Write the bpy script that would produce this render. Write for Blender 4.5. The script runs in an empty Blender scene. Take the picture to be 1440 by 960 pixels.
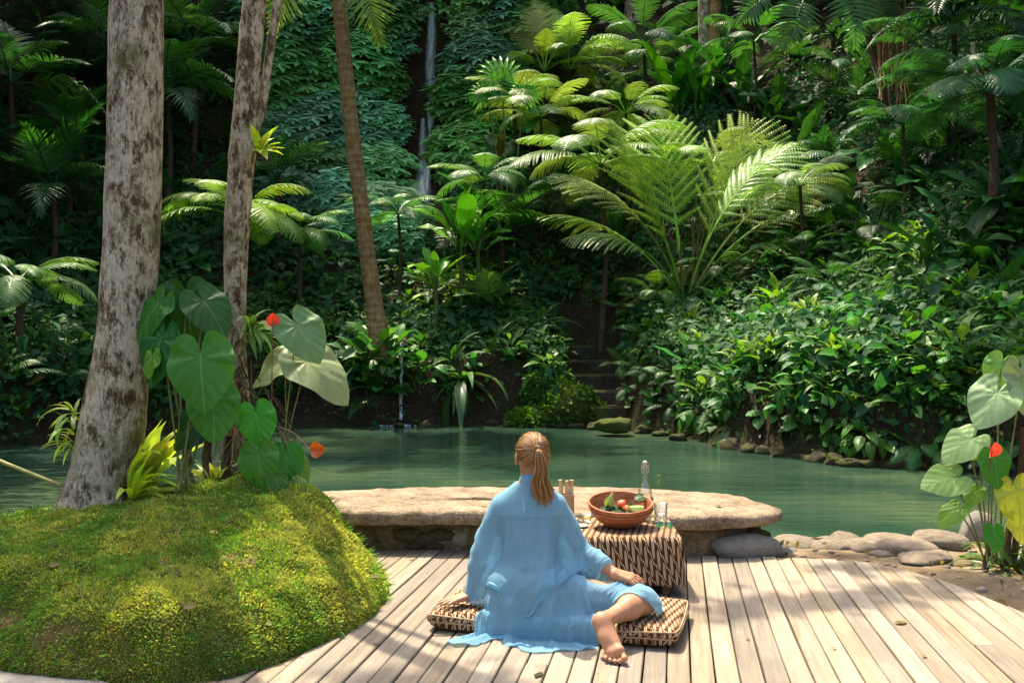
import bpy, bmesh, math, random, numpy as np
from mathutils import Vector, Matrix, Euler
random.seed(7); RNG = np.random.default_rng(11)
sc = bpy.context.scene
LINK = sc.collection.objects.link
PI = math.pi
# ---------------------------------------------------------------- camera, sky, sun, exposure
cam = bpy.data.objects.new('camera', bpy.data.cameras.new('camera')); LINK(cam)
cam.location = (0, 0, 1.40); cam.rotation_euler = (PI/2, 0, 0)
cam.data.lens = 35; cam.data.sensor_width = 36; cam.data.clip_end = 400
sc.camera = cam
SUN = Vector((-0.23, 0.40, 1.0)).normalized()
SUN_EL = math.asin(SUN.z)
w = bpy.data.worlds.new('World'); sc.world = w; w.use_nodes = True
wt = w.node_tree; wt.nodes.clear()
_s = wt.nodes.new('ShaderNodeTexSky'); _s.sky_type = 'NISHITA'; _s.sun_disc = False
_s.dust_density = 5.0; _s.ozone_density = 0.3; _s.air_density = 0.9; _s.sun_elevation = SUN_EL; _s.sun_rotation = math.atan2(SUN.x, SUN.y)
_b = wt.nodes.new('ShaderNodeBackground'); _b.inputs['Strength'].default_value = 0.15
_o = wt.nodes.new('ShaderNodeOutputWorld')
wt.links.new(_s.outputs[0], _b.inputs[0]); wt.links.new(_b.outputs[0], _o.inputs[0])
sun = bpy.data.objects.new('sun', bpy.data.lights.new('sun', 'SUN')); LINK(sun)
sun.data.energy = 3.6; sun.data.angle = math.radians(0.5); sun.data.color = (1.0, 0.90, 0.70)
sun.rotation_euler = (-SUN).to_track_quat('-Z', 'Y').to_euler(); sun.location = (-8, 10, 30)
sc.view_settings.view_transform = 'Standard'; sc.view_settings.look = 'None'
sc.view_settings.exposure = 1.42; sc.view_settings.gamma = 1
sc.render.engine = 'CYCLES'
cy = sc.cycles
cy.max_bounces = 6; cy.diffuse_bounces = 3; cy.glossy_bounces = 2; cy.transmission_bounces = 5
cy.transparent_max_bounces = 20; cy.sample_clamp_indirect = 4; cy.use_denoising = True
cy.caustics_reflective = False; cy.caustics_refractive = False

# ---------------------------------------------------------------- helpers
def P(px, py, Y):
    return Vector(((px-720)/1400*Y, Y, 1.4-(py-480)/1400*Y))
def G(px, py, z=0.0):
    Y = (1.4-z)*1400/(py-480)
    return Vector(((px-720)/1400*Y, Y, z))
def tag(o, label=None, cat=None, group=None, kind=None):
    if label and len(label.split()) > 16: label = label.replace(' close to the water', ' low').replace(' halfway up', ' up').replace(' at the very top', ' high')
    if label: o['label'] = label
    if cat: o['category'] = cat
    if group: o['group'] = group
    if kind: o['kind'] = kind
    return o
def thing(name, label, cat, loc=(0, 0, 0), group=None, rot=None):
    o = bpy.data.objects.new(name, None); LINK(o); o.location = loc; o.empty_display_size = .1
    if rot is not None: o.rotation_euler = rot
    return tag(o, label, cat, group)
def obj(name, mesh, parent=None, mat=None, color=None, kind=None):
    """link mesh; with a parent at pure translation, world-space mesh stays where it is via matrix_parent_inverse"""
    o = bpy.data.objects.new(name, mesh); LINK(o)
    if parent is not None: o.parent = parent
    if mat is not None: o.matrix_local = mat
    if color is not None: o.color = (*color[:3], 1)
    if kind: o['kind'] = kind
    return o
def wobj(name, mesh, parent, color=None, kind=None):
    """child whose mesh data is in world coordinates"""
    o = obj(name, mesh, parent, None, color, kind)
    mw = Matrix.LocRotScale(parent.location, parent.rotation_euler, parent.scale)
    if parent.parent is not None: mw = parent.parent.matrix_local @ parent.matrix_parent_inverse @ mw
    o.matrix_parent_inverse = mw.inverted()
    return o
def mk(name, V, F, mat=None, smooth=True, uv=None):
    m = bpy.data.meshes.new(name)
    V = np.asarray(V, np.float32).reshape(-1, 3)
    if isinstance(F, np.ndarray):
        n, k = F.shape
        m.vertices.add(len(V)); m.vertices.foreach_set('co', V.ravel())
        m.loops.add(n*k); m.loops.foreach_set('vertex_index', F.astype(np.int32).ravel())
        m.polygons.add(n); m.polygons.foreach_set('loop_start', np.arange(0, n*k, k, dtype=np.int32))
        m.polygons.foreach_set('loop_total', np.full(n, k, np.int32))
        m.update(calc_edges=True)
        li = F.astype(np.int64).ravel()
    else:
        m.from_pydata(V.tolist(), [], F); m.update()
        li = np.array([i for f in F for i in f])
    if smooth: m.polygons.foreach_set('use_smooth', np.ones(len(m.polygons), bool))
    if uv is not None:
        l = m.uv_layers.new(name='UVMap')
        l.data.foreach_set('uv', np.asarray(uv, np.float32)[li].ravel())
    if mat is not None: m.materials.append(mat)
    return m
class MB:
    """collects geometry for one mesh"""
    def __init__(s): s.V, s.F, s.U, s.n = [], [], [], 0
    def add(s, V, F, uv=None):
        V = np.asarray(V, float).reshape(-1, 3)
        s.V.append(V); s.F += [tuple(i+s.n for i in f) for f in F]
        s.U.append(np.zeros((len(V), 2)) if uv is None else np.asarray(uv, float)); s.n += len(V)
        return s
    def grid(s, A, uv=None, closed=False):
        A = np.asarray(A, float); n, m = A.shape[:2]; F = []
        for i in range(n-1):
            for j in range(m if closed else m-1):
                k = (j+1) % m
                F.append((i*m+j, i*m+k, (i+1)*m+k, (i+1)*m+j))
        return s.add(A.reshape(-1, 3), F, uv)
    def tube(s, pts, r, n=6, cap=True):
        pts = [Vector(p) for p in pts]; k = len(pts)
        r = [r]*k if not hasattr(r, '__len__') else r
        A = []; ref = Vector((0.13, 0.31, 0.94))
        for i, p in enumerate(pts):
            t = (pts[min(i+1, k-1)]-pts[max(i-1, 0)]).normalized()
            if abs(t.dot(ref)) > .93: ref = Vector((1, .2, .1)).normalized()
            a = t.cross(ref).normalized(); b = t.cross(a); ref = -b if False else ref
            A.append([p+(a*math.cos(q)+b*math.sin(q))*r[i] for q in [2*PI*j/n for j in range(n)]])
        base = s.n
        s.grid(np.array([[list(v) for v in row] for row in A]), closed=True)
        if cap:
            s.F.append(tuple(base+j for j in range(n))); s.F.append(tuple(base+(k-1)*n+j for j in reversed(range(n))))
        return s
    def lathe(s, prof, c=(0, 0, 0), n=32):
        A = [[(c[0]+r*math.cos(2*PI*j/n), c[1]+r*math.sin(2*PI*j/n), c[2]+z) for j in range(n)] for r, z in prof]
        return s.grid(np.array(A), closed=True)
    def box(s, c, d, rot=0, bev=0.0):
        hx, hy, hz = d[0]/2, d[1]/2, d[2]/2; cr, sr = math.cos(rot), math.sin(rot)
        b = min(bev, hx*.9, hy*.9, hz*.9)
        if b > 0:
            ring = [(hx-b, -hy), (hx, -hy+b), (hx, hy-b), (hx-b, hy), (-hx+b, hy), (-hx, hy-b), (-hx, -hy+b), (-hx+b, -hy)]
            lv = [(-hz, b), (-hz+b, 0), (hz-b, 0), (hz, b)]
            A = []
            for z, ins in lv:
                A.append([((x-math.copysign(ins, x)), (y-math.copysign(ins, y)), z) for x, y in ring])
            A = np.array(A); n = 8
            V = A.reshape(-1, 3); F = [(i*n+j, i*n+(j+1) % n, (i+1)*n+(j+1) % n, (i+1)*n+j) for i in range(3) for j in range(n)]
            F += [tuple(reversed(range(n))), tuple(3*n+j for j in range(n))]
        else:
            V = np.array([(x, y, z) for z in (-hz, hz) for x, y in ((-hx, -hy), (hx, -hy), (hx, hy), (-hx, hy))])
            F = [(3, 2, 1, 0), (4, 5, 6, 7), (0, 1, 5, 4), (1, 2, 6, 5), (2, 3, 7, 6), (3, 0, 4, 7)]
        V = np.stack([V[:, 0]*cr-V[:, 1]*sr, V[:, 0]*sr+V[:, 1]*cr, V[:, 2]], 1)+np.array(c)
        return s.add(V, F)
    def mesh(s, name, mat=None, smooth=True):
        return mk(name, np.concatenate(s.V), s.F, mat, smooth, np.concatenate(s.U))
# value noise in numpy, fbm
def _hash(i, j, k, seed):
    h = (i*374761393+j*668265263+k*2147483647+seed*974711) & 0xffffffff
    h = ((h ^ (h >> 13))*1274126177) & 0xffffffff
    return ((h ^ (h >> 16)) & 0xffff)/65535.0
def vnoise(p, seed=0):
    p = np.asarray(p, float); i = np.floor(p).astype(np.int64); f = p-i; f = f*f*(3-2*f); r = 0
    for dx in (0, 1):
        for dy in (0, 1):
            for dz in (0, 1):
                wt_ = (f[..., 0] if dx else 1-f[..., 0])*(f[..., 1] if dy else 1-f[..., 1])*(f[..., 2] if dz else 1-f[..., 2])
                r = r+wt_*_hash(i[..., 0]+dx, i[..., 1]+dy, i[..., 2]+dz, seed)
    return r
def fbm(p, o=4, seed=0):
    p = np.asarray(p, float); r = 0; a = .5; t = 0
    for k in range(o): r = r+a*vnoise(p*2**k, seed+k); t += a; a *= .5
    return r/t-.5
def sstep(a, b, x):
    t = np.clip((x-a)/(b-a), 0, 1); return t*t*(3-2*t)
def basis(t, n):
    """matrix columns: x, y = t (tip direction), z = n (face normal)"""
    t = Vector(t).normalized(); n = Vector(n); n = (n-t*n.dot(t)).normalized(); x = t.cross(n)
    return Matrix((x, t, n)).transposed()
def TRS(loc, R=None, s=1.0):
    M = (R.to_4x4() if R is not None else Matrix.Identity(4))
    if not hasattr(s, '__len__'): s = (s, s, s)
    return Matrix.Translation(Vector(loc)) @ M @ Matrix.Diagonal((*s, 1))

# ---------------------------------------------------------------- materials
class NT:
    def __init__(s, name):
        s.m = bpy.data.materials.new(name); s.m.use_nodes = True; s.t = s.m.node_tree; s.t.nodes.clear()
        s._g = None
    def n(s, ty, ins={}, out=0, **props):
        nd = s.t.nodes.new('ShaderNode'+ty)
        for k, v in props.items(): setattr(nd, k, v)
        for k, v in ins.items():
            if isinstance(v, bpy.types.NodeSocket): s.t.links.new(v, nd.inputs[k])
            else: nd.inputs[k].default_value = v
        return nd.outputs[out]
    def math(s, op, a, b=0.0, c=0.0, clamp=False): return s.n('Math', {0: a, 1: b, 2: c}, operation=op, use_clamp=clamp)
    def mix(s, f, a, b, bt='MIX'):
        nd = s.t.nodes.new('ShaderNodeMix'); nd.data_type = 'RGBA'; nd.blend_type = bt
        for k, v in ((0, f), (6, a), (7, b)):
            if isinstance(v, bpy.types.NodeSocket): s.t.links.new(v, nd.inputs[k])
            else: nd.inputs[k].default_value = v if k == 0 else (*v[:3], 1)
        return nd.outputs[2]
    def noise(s, vec, scale, detail=4, rough=.55, dist=0, out=0):
        return s.n('TexNoise', {'Vector': vec, 'Scale': scale, 'Detail': detail, 'Roughness': rough, 'Distortion': dist}, out)
    def ramp(s, f, stops, interp='LINEAR'):
        nd = s.t.nodes.new('ShaderNodeValToRGB'); s.t.links.new(f, nd.inputs[0]); cr = nd.color_ramp; cr.interpolation = interp
        while len(cr.elements) < len(stops): cr.elements.new(.5)
        for e, (p, c) in zip(cr.elements, stops):
            e.position = p; e.color = (*(c if hasattr(c, '__len__') else (c, c, c)), 1)
        return nd.outputs[0]
    def co(s, kind='Object'): return s.n('TexCoord', out=['Generated', 'Normal', 'UV', 'Object'].index(kind))
    def geo(s, name): 
        nd = s.t.nodes.new('ShaderNodeNewGeometry'); return nd.outputs[name]
    def oi(s, name):
        nd = s.t.nodes.new('ShaderNodeObjectInfo'); return nd.outputs[name]
    def map(s, v, scale=(1, 1, 1), rot=(0, 0, 0)): return s.n('Mapping', {0: v, 2: rot, 3: scale})
    def bump(s, h, strength=.4, dist=.01): return s.n('Bump', {'Height': h, 'Strength': strength, 'Distance': dist})
    def out(s, sh, disp=None):
        o = s.t.nodes.new('ShaderNodeOutputMaterial'); s.t.links.new(sh, o.inputs[0]); return s.m
    def bsdf(s, col, rough=.5, normal=None, **k):
        ins = {'Base Color': col if isinstance(col, bpy.types.NodeSocket) else (*col, 1), 'Roughness': rough}
        if normal is not None: ins['Normal'] = normal
        ins.update({a.replace('_', ' '): b for a, b in k.items()})
        return s.n('BsdfPrincipled', ins)
def leaf_material(name, veins, rough=.36, trans=.36, island=False, spec=.5):
    t = NT(name); col = t.oi('Color'); rnd = t.geo('Random Per Island') if island else t.oi('Random')
    v = t.math('MULTIPLY_ADD', rnd, .55, .72)
    h = t.math('MULTIPLY_ADD', t.math('FRACT', t.math('MULTIPLY', rnd, 7.31)), .05, .475)
    col = t.n('HueSaturation', {'Hue': h, 'Value': v, 'Saturation': 1.0, 'Color': col})
    nz = t.noise(t.co(), 9, 3); big = name.startswith('big'); col = t.mix(1, col, t.ramp(nz, [(.3, .90 if big else .74), (.7, 1.06 if big else 1.18)]), 'MULTIPLY')
    col = t.mix(1, col, (1.0, 1.30, .86), 'MULTIPLY')
    nrm = None
    if veins:
        uv = t.n('SeparateXYZ', {0: t.co('UV')}); sx = uv; sy = uv.node.outputs[1]
        ax = t.math('ABSOLUTE', t.math('SUBTRACT', sx, .5))
        mid = t.math('SUBTRACT', 1, t.math('MULTIPLY', ax, 55), clamp=True)
        q = t.math('FRACT', t.math('MULTIPLY', t.math('SUBTRACT', sy, t.math('MULTIPLY', ax, veins[1])), veins[0]))
        sd = t.math('ABSOLUTE', t.math('SUBTRACT', q, .5))
        ln = t.math('SUBTRACT', 1, t.math('MULTIPLY', sd, 26 if name.startswith('big') else 13), clamp=True)
        vv = t.math('MAXIMUM', mid, t.math('MULTIPLY', ln, .45))
        col = t.mix(t.math('MULTIPLY', vv, veins[2]), col, (.32, .46, .13))
        nrm = t.bump(t.math('MULTIPLY_ADD', sd, 1.3, t.math('MULTIPLY', nz, .5)), .35, .012)
    p = t.bsdf(col, rough, nrm, Specular_IOR_Level=spec)
    tc = t.mix(1, col, (1.5, 1.5, .5), 'MULTIPLY')
    ti = {'Color': tc}
    tr = t.n('BsdfTranslucent', ti)
    return t.out(t.n('MixShader', {0: trans, 1: p, 2: tr}))
M = {}
M['leaf'] = leaf_material('leaf_green', (9, 1.0, .3), .38, .36, False, .4)
M['bigleaf'] = leaf_material('big_leaf_green', (4.5, 1.3, .30), .40, .17, False, .28)
M['frond'] = leaf_material('frond_green', None, .42, .40)
M['cover'] = leaf_material('ground_leaves', None, .6, .32, True, .22)
M['canopy'] = leaf_material('canopy_leaves', None, .5, .22, True)
M['moss'] = leaf_material('moss_green', None, .75, .30, True, .15)
def simple(name, col, rough=.6, noise=None, bump=0, bscale=40, spec=.4, **k):
    t = NT(name); c = (*col, 1); nrm = None; co = t.co()
    if noise:
        nz = t.noise(co, noise[0], 5); c = t.mix(t.ramp(nz, [(.3, 0), (.7, 1)]), col, noise[1])
    if bump: nrm = t.bump(t.noise(co, bscale, 5), bump, .01)
    return t.out(t.bsdf(c if noise else col, rough, nrm, Specular_IOR_Level=spec, **k))
def m_stem():
    t = NT('plant_stem'); c = t.oi('Color'); nz = t.noise(t.co(), 14, 4)
    return t.out(t.bsdf(t.mix(1, c, t.ramp(nz, [(.3, .6), (.7, 1.2)]), 'MULTIPLY'), .5, t.bump(nz, .3, .01)))
M['stem'] = m_stem()
def m_bark(name, lichen, moss):
    t = NT(name); co = t.co(); st = t.map(co, (1, 1, .38))
    a = t.noise(st, 20, 8, .72); b = t.noise(t.map(co, (1, 1, .62)), 7.5, 12, .84, .5); c = t.noise(co, 2.6, 6, .65)
    fine = t.noise(st, 55, 8, .8)
    base = t.ramp(a, [(.3, (.035, .020, .009)), (.48, (.125, .078, .037)), (.68, (.25, .17, .09))])
    lm = t.ramp(t.math('ADD', t.math('MULTIPLY', b, .5), t.math('ADD', t.math('MULTIPLY', a, .3), t.math('MULTIPLY', fine, .2))), [(.482-lichen*.06, 0), (.540-lichen*.06, 1)])
    lc = t.ramp(fine, [(.3, (.27, .20, .115)), (.5, (.56, .47, .32)), (.72, (.76, .68, .52))])
    col = t.mix(lm, base, lc)
    mm = t.ramp(t.math('ADD', t.math('MULTIPLY', c, .75), t.math('MULTIPLY', a, .25)), [(.56-moss*.1, 0), (.64-moss*.1, 1)])
    col = t.mix(t.math('MULTIPLY', mm, .75), col, t.ramp(fine, [(.3, (.06, .065, .012)), (.7, (.17, .17, .04))]))
    rd = t.ramp(t.noise(co, 4.1, 4, .6), [(.66, 0), (.74, 1)]); col = t.mix(t.math('MULTIPLY', rd, .5), col, (.22, .09, .045))
    h = t.math('ADD', a, t.math('MULTIPLY', fine, .35))
    return t.out(t.bsdf(col, .85, t.bump(h, .85, .03), Specular_IOR_Level=.2))
M['bark'] = m_bark('lichen_bark', .40, .42)
M['bark_thin'] = m_bark('mossy_bark', .25, .45)
def m_palmbark():
    t = NT('palm_bark'); co = t.co(); z = t.n('SeparateXYZ', {0: co}, 2)
    nz = t.noise(co, 7, 5); r = t.math('SINE', t.math('MULTIPLY_ADD', z, 44, t.math('MULTIPLY', nz, 5)))
    col = t.ramp(nz, [(.3, (.22, .12, .045)), (.7, (.44, .28, .12))])
    col = t.mix(t.ramp(r, [(.2, .0), (1, .28)]), col, (.10, .06, .025))
    st = t.noise(t.map(co, (1, 1, .12)), 40, 4); col = t.mix(1, col, t.ramp(st, [(.3, .6), (.7, 1.2)]), 'MULTIPLY')
    return t.out(t.bsdf(col, .85, t.bump(t.math('MULTIPLY_ADD', r, .4, st), .35, .02), Specular_IOR_Level=.15))
M['palmbark'] = m_palmbark()
M['fibre'] = simple('dark_fibrous_bark', (.035, .022, .014), .9, (12, (.10, .06, .035)), .8, 30)
def m_ground():
    t = NT('soil_ground'); co = t.co(); a = t.noise(co, 1.3, 6, .6); b = t.noise(co, 14, 6, .65)
    col = t.ramp(b, [(.3, (.016, .011, .007)), (.55, (.045, .030, .018)), (.75, (.085, .06, .036))])
    g = t.ramp(a, [(.48, 0), (.6, 1)]); col = t.mix(t.math('MULTIPLY', g, .75), col, t.ramp(b, [(.3, (.014, .024, .006)), (.7, (.05, .075, .018))]))
    return t.out(t.bsdf(col, .95, t.bump(b, 1, .06), Specular_IOR_Level=.1))
M['ground'] = m_ground()
def m_path():
    t = NT('dusty_path'); co = t.co(); a = t.noise(co, 3, 6, .6); b = t.noise(co, 26, 6, .7)
    col = t.ramp(a, [(.3, (.13, .09, .052)), (.55, (.24, .18, .11)), (.75, (.34, .27, .18))])
    col = t.mix(t.ramp(b, [(.32, .75), (.5, 0)]), col, (.12, .085, .05))
    return t.out(t.bsdf(col, .95, t.bump(b, .8, .02), Specular_IOR_Level=.15))
M['path'] = m_path()
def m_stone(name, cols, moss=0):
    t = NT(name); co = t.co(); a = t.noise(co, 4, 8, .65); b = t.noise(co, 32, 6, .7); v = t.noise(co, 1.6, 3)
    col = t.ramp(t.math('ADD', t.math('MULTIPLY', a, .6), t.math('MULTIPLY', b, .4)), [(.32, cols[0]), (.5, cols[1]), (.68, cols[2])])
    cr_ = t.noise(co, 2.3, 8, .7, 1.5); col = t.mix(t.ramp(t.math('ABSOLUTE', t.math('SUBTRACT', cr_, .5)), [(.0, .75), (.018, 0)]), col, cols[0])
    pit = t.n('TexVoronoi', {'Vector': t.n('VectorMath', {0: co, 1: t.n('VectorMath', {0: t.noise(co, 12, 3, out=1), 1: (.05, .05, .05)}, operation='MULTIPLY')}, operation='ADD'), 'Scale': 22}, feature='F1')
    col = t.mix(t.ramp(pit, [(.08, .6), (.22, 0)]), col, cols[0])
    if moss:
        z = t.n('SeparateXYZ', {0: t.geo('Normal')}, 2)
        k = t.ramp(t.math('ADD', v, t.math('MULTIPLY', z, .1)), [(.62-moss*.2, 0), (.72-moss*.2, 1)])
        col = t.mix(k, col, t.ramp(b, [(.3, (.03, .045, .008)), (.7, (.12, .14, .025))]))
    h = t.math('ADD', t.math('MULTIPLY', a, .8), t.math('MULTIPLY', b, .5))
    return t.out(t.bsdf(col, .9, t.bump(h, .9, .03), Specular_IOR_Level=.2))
M['slab'] = m_stone('coarse_slab', ((.09, .06, .034), (.29, .215, .14), (.45, .355, .25)))
M['stone'] = m_stone('path_stone', ((.16, .12, .08), (.34, .275, .20), (.48, .41, .32)))
M['wallstone'] = m_stone('bench_wall', ((.05, .036, .018), (.16, .115, .062), (.30, .23, .14)), .4)
M['greystone'] = m_stone('grey_stone', ((.22, .20, .16), (.34, .32, .27), (.44, .42, .36)))
M['whitestone'] = m_stone('pale_stone', ((.34, .30, .24), (.46, .43, .36), (.58, .55, .48)))
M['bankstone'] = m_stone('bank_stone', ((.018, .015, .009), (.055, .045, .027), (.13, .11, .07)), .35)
M['mossstone'] = m_stone('mossy_stone', ((.03, .03, .012), (.07, .065, .025), (.14, .12, .06)), 1.6)
def m_wood():
    t = NT('weathered_planks'); co = t.co('UV'); rnd = t.oi('Random')
    off = t.n('VectorMath', {0: co, 1: t.n('CombineXYZ', {0: t.math('MULTIPLY', rnd, 13.7), 1: t.math('MULTIPLY', rnd, 31.1), 2: rnd})}, operation='ADD')
    g = t.noise(t.map(off, (34, 1.6, 1)), 1.0, 7, .62, .35); f = t.noise(t.map(off, (150, 5, 1)), 1.0, 4, .6); a = t.noise(off, 2.6, 5, .6)
    col = t.ramp(g, [(.25, (.165, .125, .08)), (.5, (.29, .232, .162)), (.75, (.39, .325, .235))])
    col = t.mix(t.ramp(f, [(.34, .45), (.5, 0)]), col, (.20, .15, .10))
    col = t.mix(t.ramp(a, [(.36, .7), (.56, 0)]), col, (.22, .185, .135))
    col = t.mix(t.ramp(t.noise(off, 31, 3, .5), [(.70, 0), (.76, .7)]), col, (.10, .07, .045))
    col = t.n('HueSaturation', {'Hue': .5, 'Saturation': t.math('MULTIPLY_ADD', t.math('FRACT', t.math('MULTIPLY', rnd, 5.7)), .3, .8), 'Value': t.math('MULTIPLY_ADD', rnd, .48, .72), 'Color': col})
    return t.out(t.bsdf(col, .8, t.bump(t.math('ADD', g, t.math('MULTIPLY', f, .6)), .35, .006), Specular_IOR_Level=.25))
M['wood'] = m_wood()
M['greywood'] = simple('grey_timber', (.17, .155, .13), .85, (8, (.30, .28, .245)), .5, 30)
def m_water():
    t = NT('pool_water'); co = t.co()
    a = t.noise(co, .33, 3, .5, .5); b = t.noise(t.map(co, (.6, 1.6, 1)), 4.5, 4, .6, .4); c = t.noise(t.map(co, (.7, 2.2, 1)), 17, 4, .6)
    col = t.ramp(a, [(.32, (.012, .034, .021)), (.5, (.027, .062, .039)), (.66, (.068, .105, .052))])
    d = t.noise(t.map(co, (.55, 2.6, 1)), 2.1, 4, .55, .25)
    h = t.math('ADD', t.math('ADD', t.math('MULTIPLY', b, .35), t.math('MULTIPLY', c, .12)), t.math('MULTIPLY', d, 1.7))
    return t.out(t.bsdf(col, .04, t.bump(h, .34, .06), Specular_IOR_Level=.6, IOR=1.33))
M['water'] = m_water()
def m_falls():
    t = NT('falling_water'); uv = t.co('UV')
    n = t.noise(t.map(uv, (14, 1.3, 1)), 1.6, 7, .7, .5); e = t.n('SeparateXYZ', {0: uv})
    ed = t.math('MULTIPLY', t.math('ABSOLUTE', t.math('SUBTRACT', e, .5)), 2)
    al = t.math('MULTIPLY', t.ramp(n, [(.36, .05), (.62, .95)]), t.ramp(ed, [(.2, 1), (1, 0)]))
    p = t.bsdf((.75, .82, .86), .25)
    return t.out(t.n('MixShader', {0: al, 1: t.n('BsdfTransparent'), 2: t.n('MixShader', {0: .4, 1: p, 2: t.n('BsdfTranslucent', {'Color': (.8, .88, .92, 1)})})}))
M['falls'] = m_falls()
M['foam'] = simple('white_foam', (.62, .68, .66), .5)
# ---------------------------------------------------------------- terrain
WZ = -0.25
POOL = np.array([(-9.5, 12), (-8, 15.5), (-6.2, 18.2), (-4.3, 19.4), (-2.2, 19.6), (0, 19.7), (1.9, 18.9), (2.9, 17.6), (3.3, 15.6), (3.9, 14.2),
                 (4.7, 13.2), (5.8, 12.5), (7.2, 11.6), (9.2, 10.4), (9.0, 8.6), (5.5, 7.95), (4.2, 7.7), (3.5, 7.5), (2.7, 7.35), (2.1, 7.32), (1.6, 7.5), (0, 7.6), (-1.6, 7.4), (-2.6, 7.3), (-5, 7.9), (-8.5, 8.6)])
def sdpoly(x, y, poly):
    x = np.asarray(x, float); y = np.asarray(y, float); d = np.full(x.shape, 1e9); ins = np.zeros(x.shape, bool)
    n = len(poly)
    for i in range(n):
        a, b = poly[i], poly[(i+1) % n]; e = b-a
        t = np.clip(((x-a[0])*e[0]+(y-a[1])*e[1])/(e@e), 0, 1)
        d = np.minimum(d, np.hypot(x-a[0]-t*e[0], y-a[1]-t*e[1]))
        c = ((a[1] > y) != (b[1] > y)) & (x < (e[0])*(y-a[1])/(e[1] if abs(e[1]) > 1e-9 else 1e-9)+a[0])
        ins ^= c
    return np.where(ins, -d, d)
def hfun(x, y):
    x = np.asarray(x, float); y = np.asarray(y, float)
    d = sdpoly(x, y, POOL); p = np.stack([x, y, 0*x], -1)
    n1 = fbm(p*.55, 4, 3); n2 = fbm(p*2.2, 3, 9)
    far = sstep(8.6, 11.2, y+0.45*np.maximum(np.abs(x)-4.5, 0))
    dd = np.maximum(d+n1*.5*sstep(.3, 1.5, d), 0)
    gap = 1-np.exp(-((x-1.75)/.62)**2)*sstep(3.6, 2.2, d)          # the stair cut in the bank
    bank = -0.3+1.35*sstep(0.0, .55, d)*gap+.42*np.clip(dd-.4, 0, 3)*(.6+.4*gap)+.92*np.maximum(dd-3.2, 0)
    cl = sstep(2.6, .2, x)                                         # cliff behind the left half
    bank = bank+cl*6.8*sstep(7.2, 8.4, dd)+n2*.25*sstep(.5, 2, d)
    near = -.13+n2*.03-.22*sstep(.35, 0, d)
    h = near*(1-far)+bank*far
    return np.where(d < 0, -.32-.9*sstep(0, -.8, d), h)
_xs = np.concatenate([[-150, -90, -55, -38], np.arange(-28, -11, .8), np.arange(-11, 12, .3), np.arange(12, 28, .8), [38, 55, 90, 150]])
_ys = np.concatenate([[-150, -60, -25, -10, -3], np.arange(1, 7, .5), np.arange(7, 31, .28), np.arange(31, 45, .8), [52, 70, 110, 160]])
_X, _Y = np.meshgrid(_xs, _ys); _Z = hfun(_X, _Y)
_far = np.maximum(np.hypot(_X, _Y-15)-45, 0); _Z = np.minimum(_Z, 26)
def grid_mesh(name, A, mat, uv=None):
    n, m = A.shape[:2]; i, j = np.meshgrid(np.arange(n-1), np.arange(m-1), indexing='ij')
    F = np.stack([i*m+j, i*m+j+1, (i+1)*m+j+1, (i+1)*m+j], -1).reshape(-1, 4)
    return mk(name, A.reshape(-1, 3), F, mat, True, uv)
tag(obj('ground', grid_mesh('ground', np.stack([_X, _Y, _Z], -1), M['ground'])), 'dark soil ground and planted hillside around the pool', kind='structure')
def hz(x, y): return float(hfun(np.array([x]), np.array([y]))[0])
_HY = np.arange(8.8, 44, .06)
def hit(px, py):
    """where the view line through a photo pixel first meets the terrain beyond the near bank"""
    x = (px-720)/1400*_HY; z = 1.4-(py-480)/1400*_HY
    k = np.argmax(hfun(x, _HY) >= z)
    return Vector((x[k], _HY[k], z[k])) if k > 0 else Vector((x[-1], _HY[-1], z[-1]))
def hnormal(x, y, e=.15):
    return Vector((hz(x-e, y)-hz(x+e, y), hz(x, y-e)-hz(x, y+e), 2*e)).normalized()
# water
_wx, _wy = np.meshgrid(np.linspace(-16, 15, 60), np.linspace(6.6, 21, 40))
tag(obj('water', grid_mesh('water', np.stack([_wx, _wy, 0*_wx+WZ], -1), M['water'])), 'still green pool water with small ripples', kind='structure')

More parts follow.
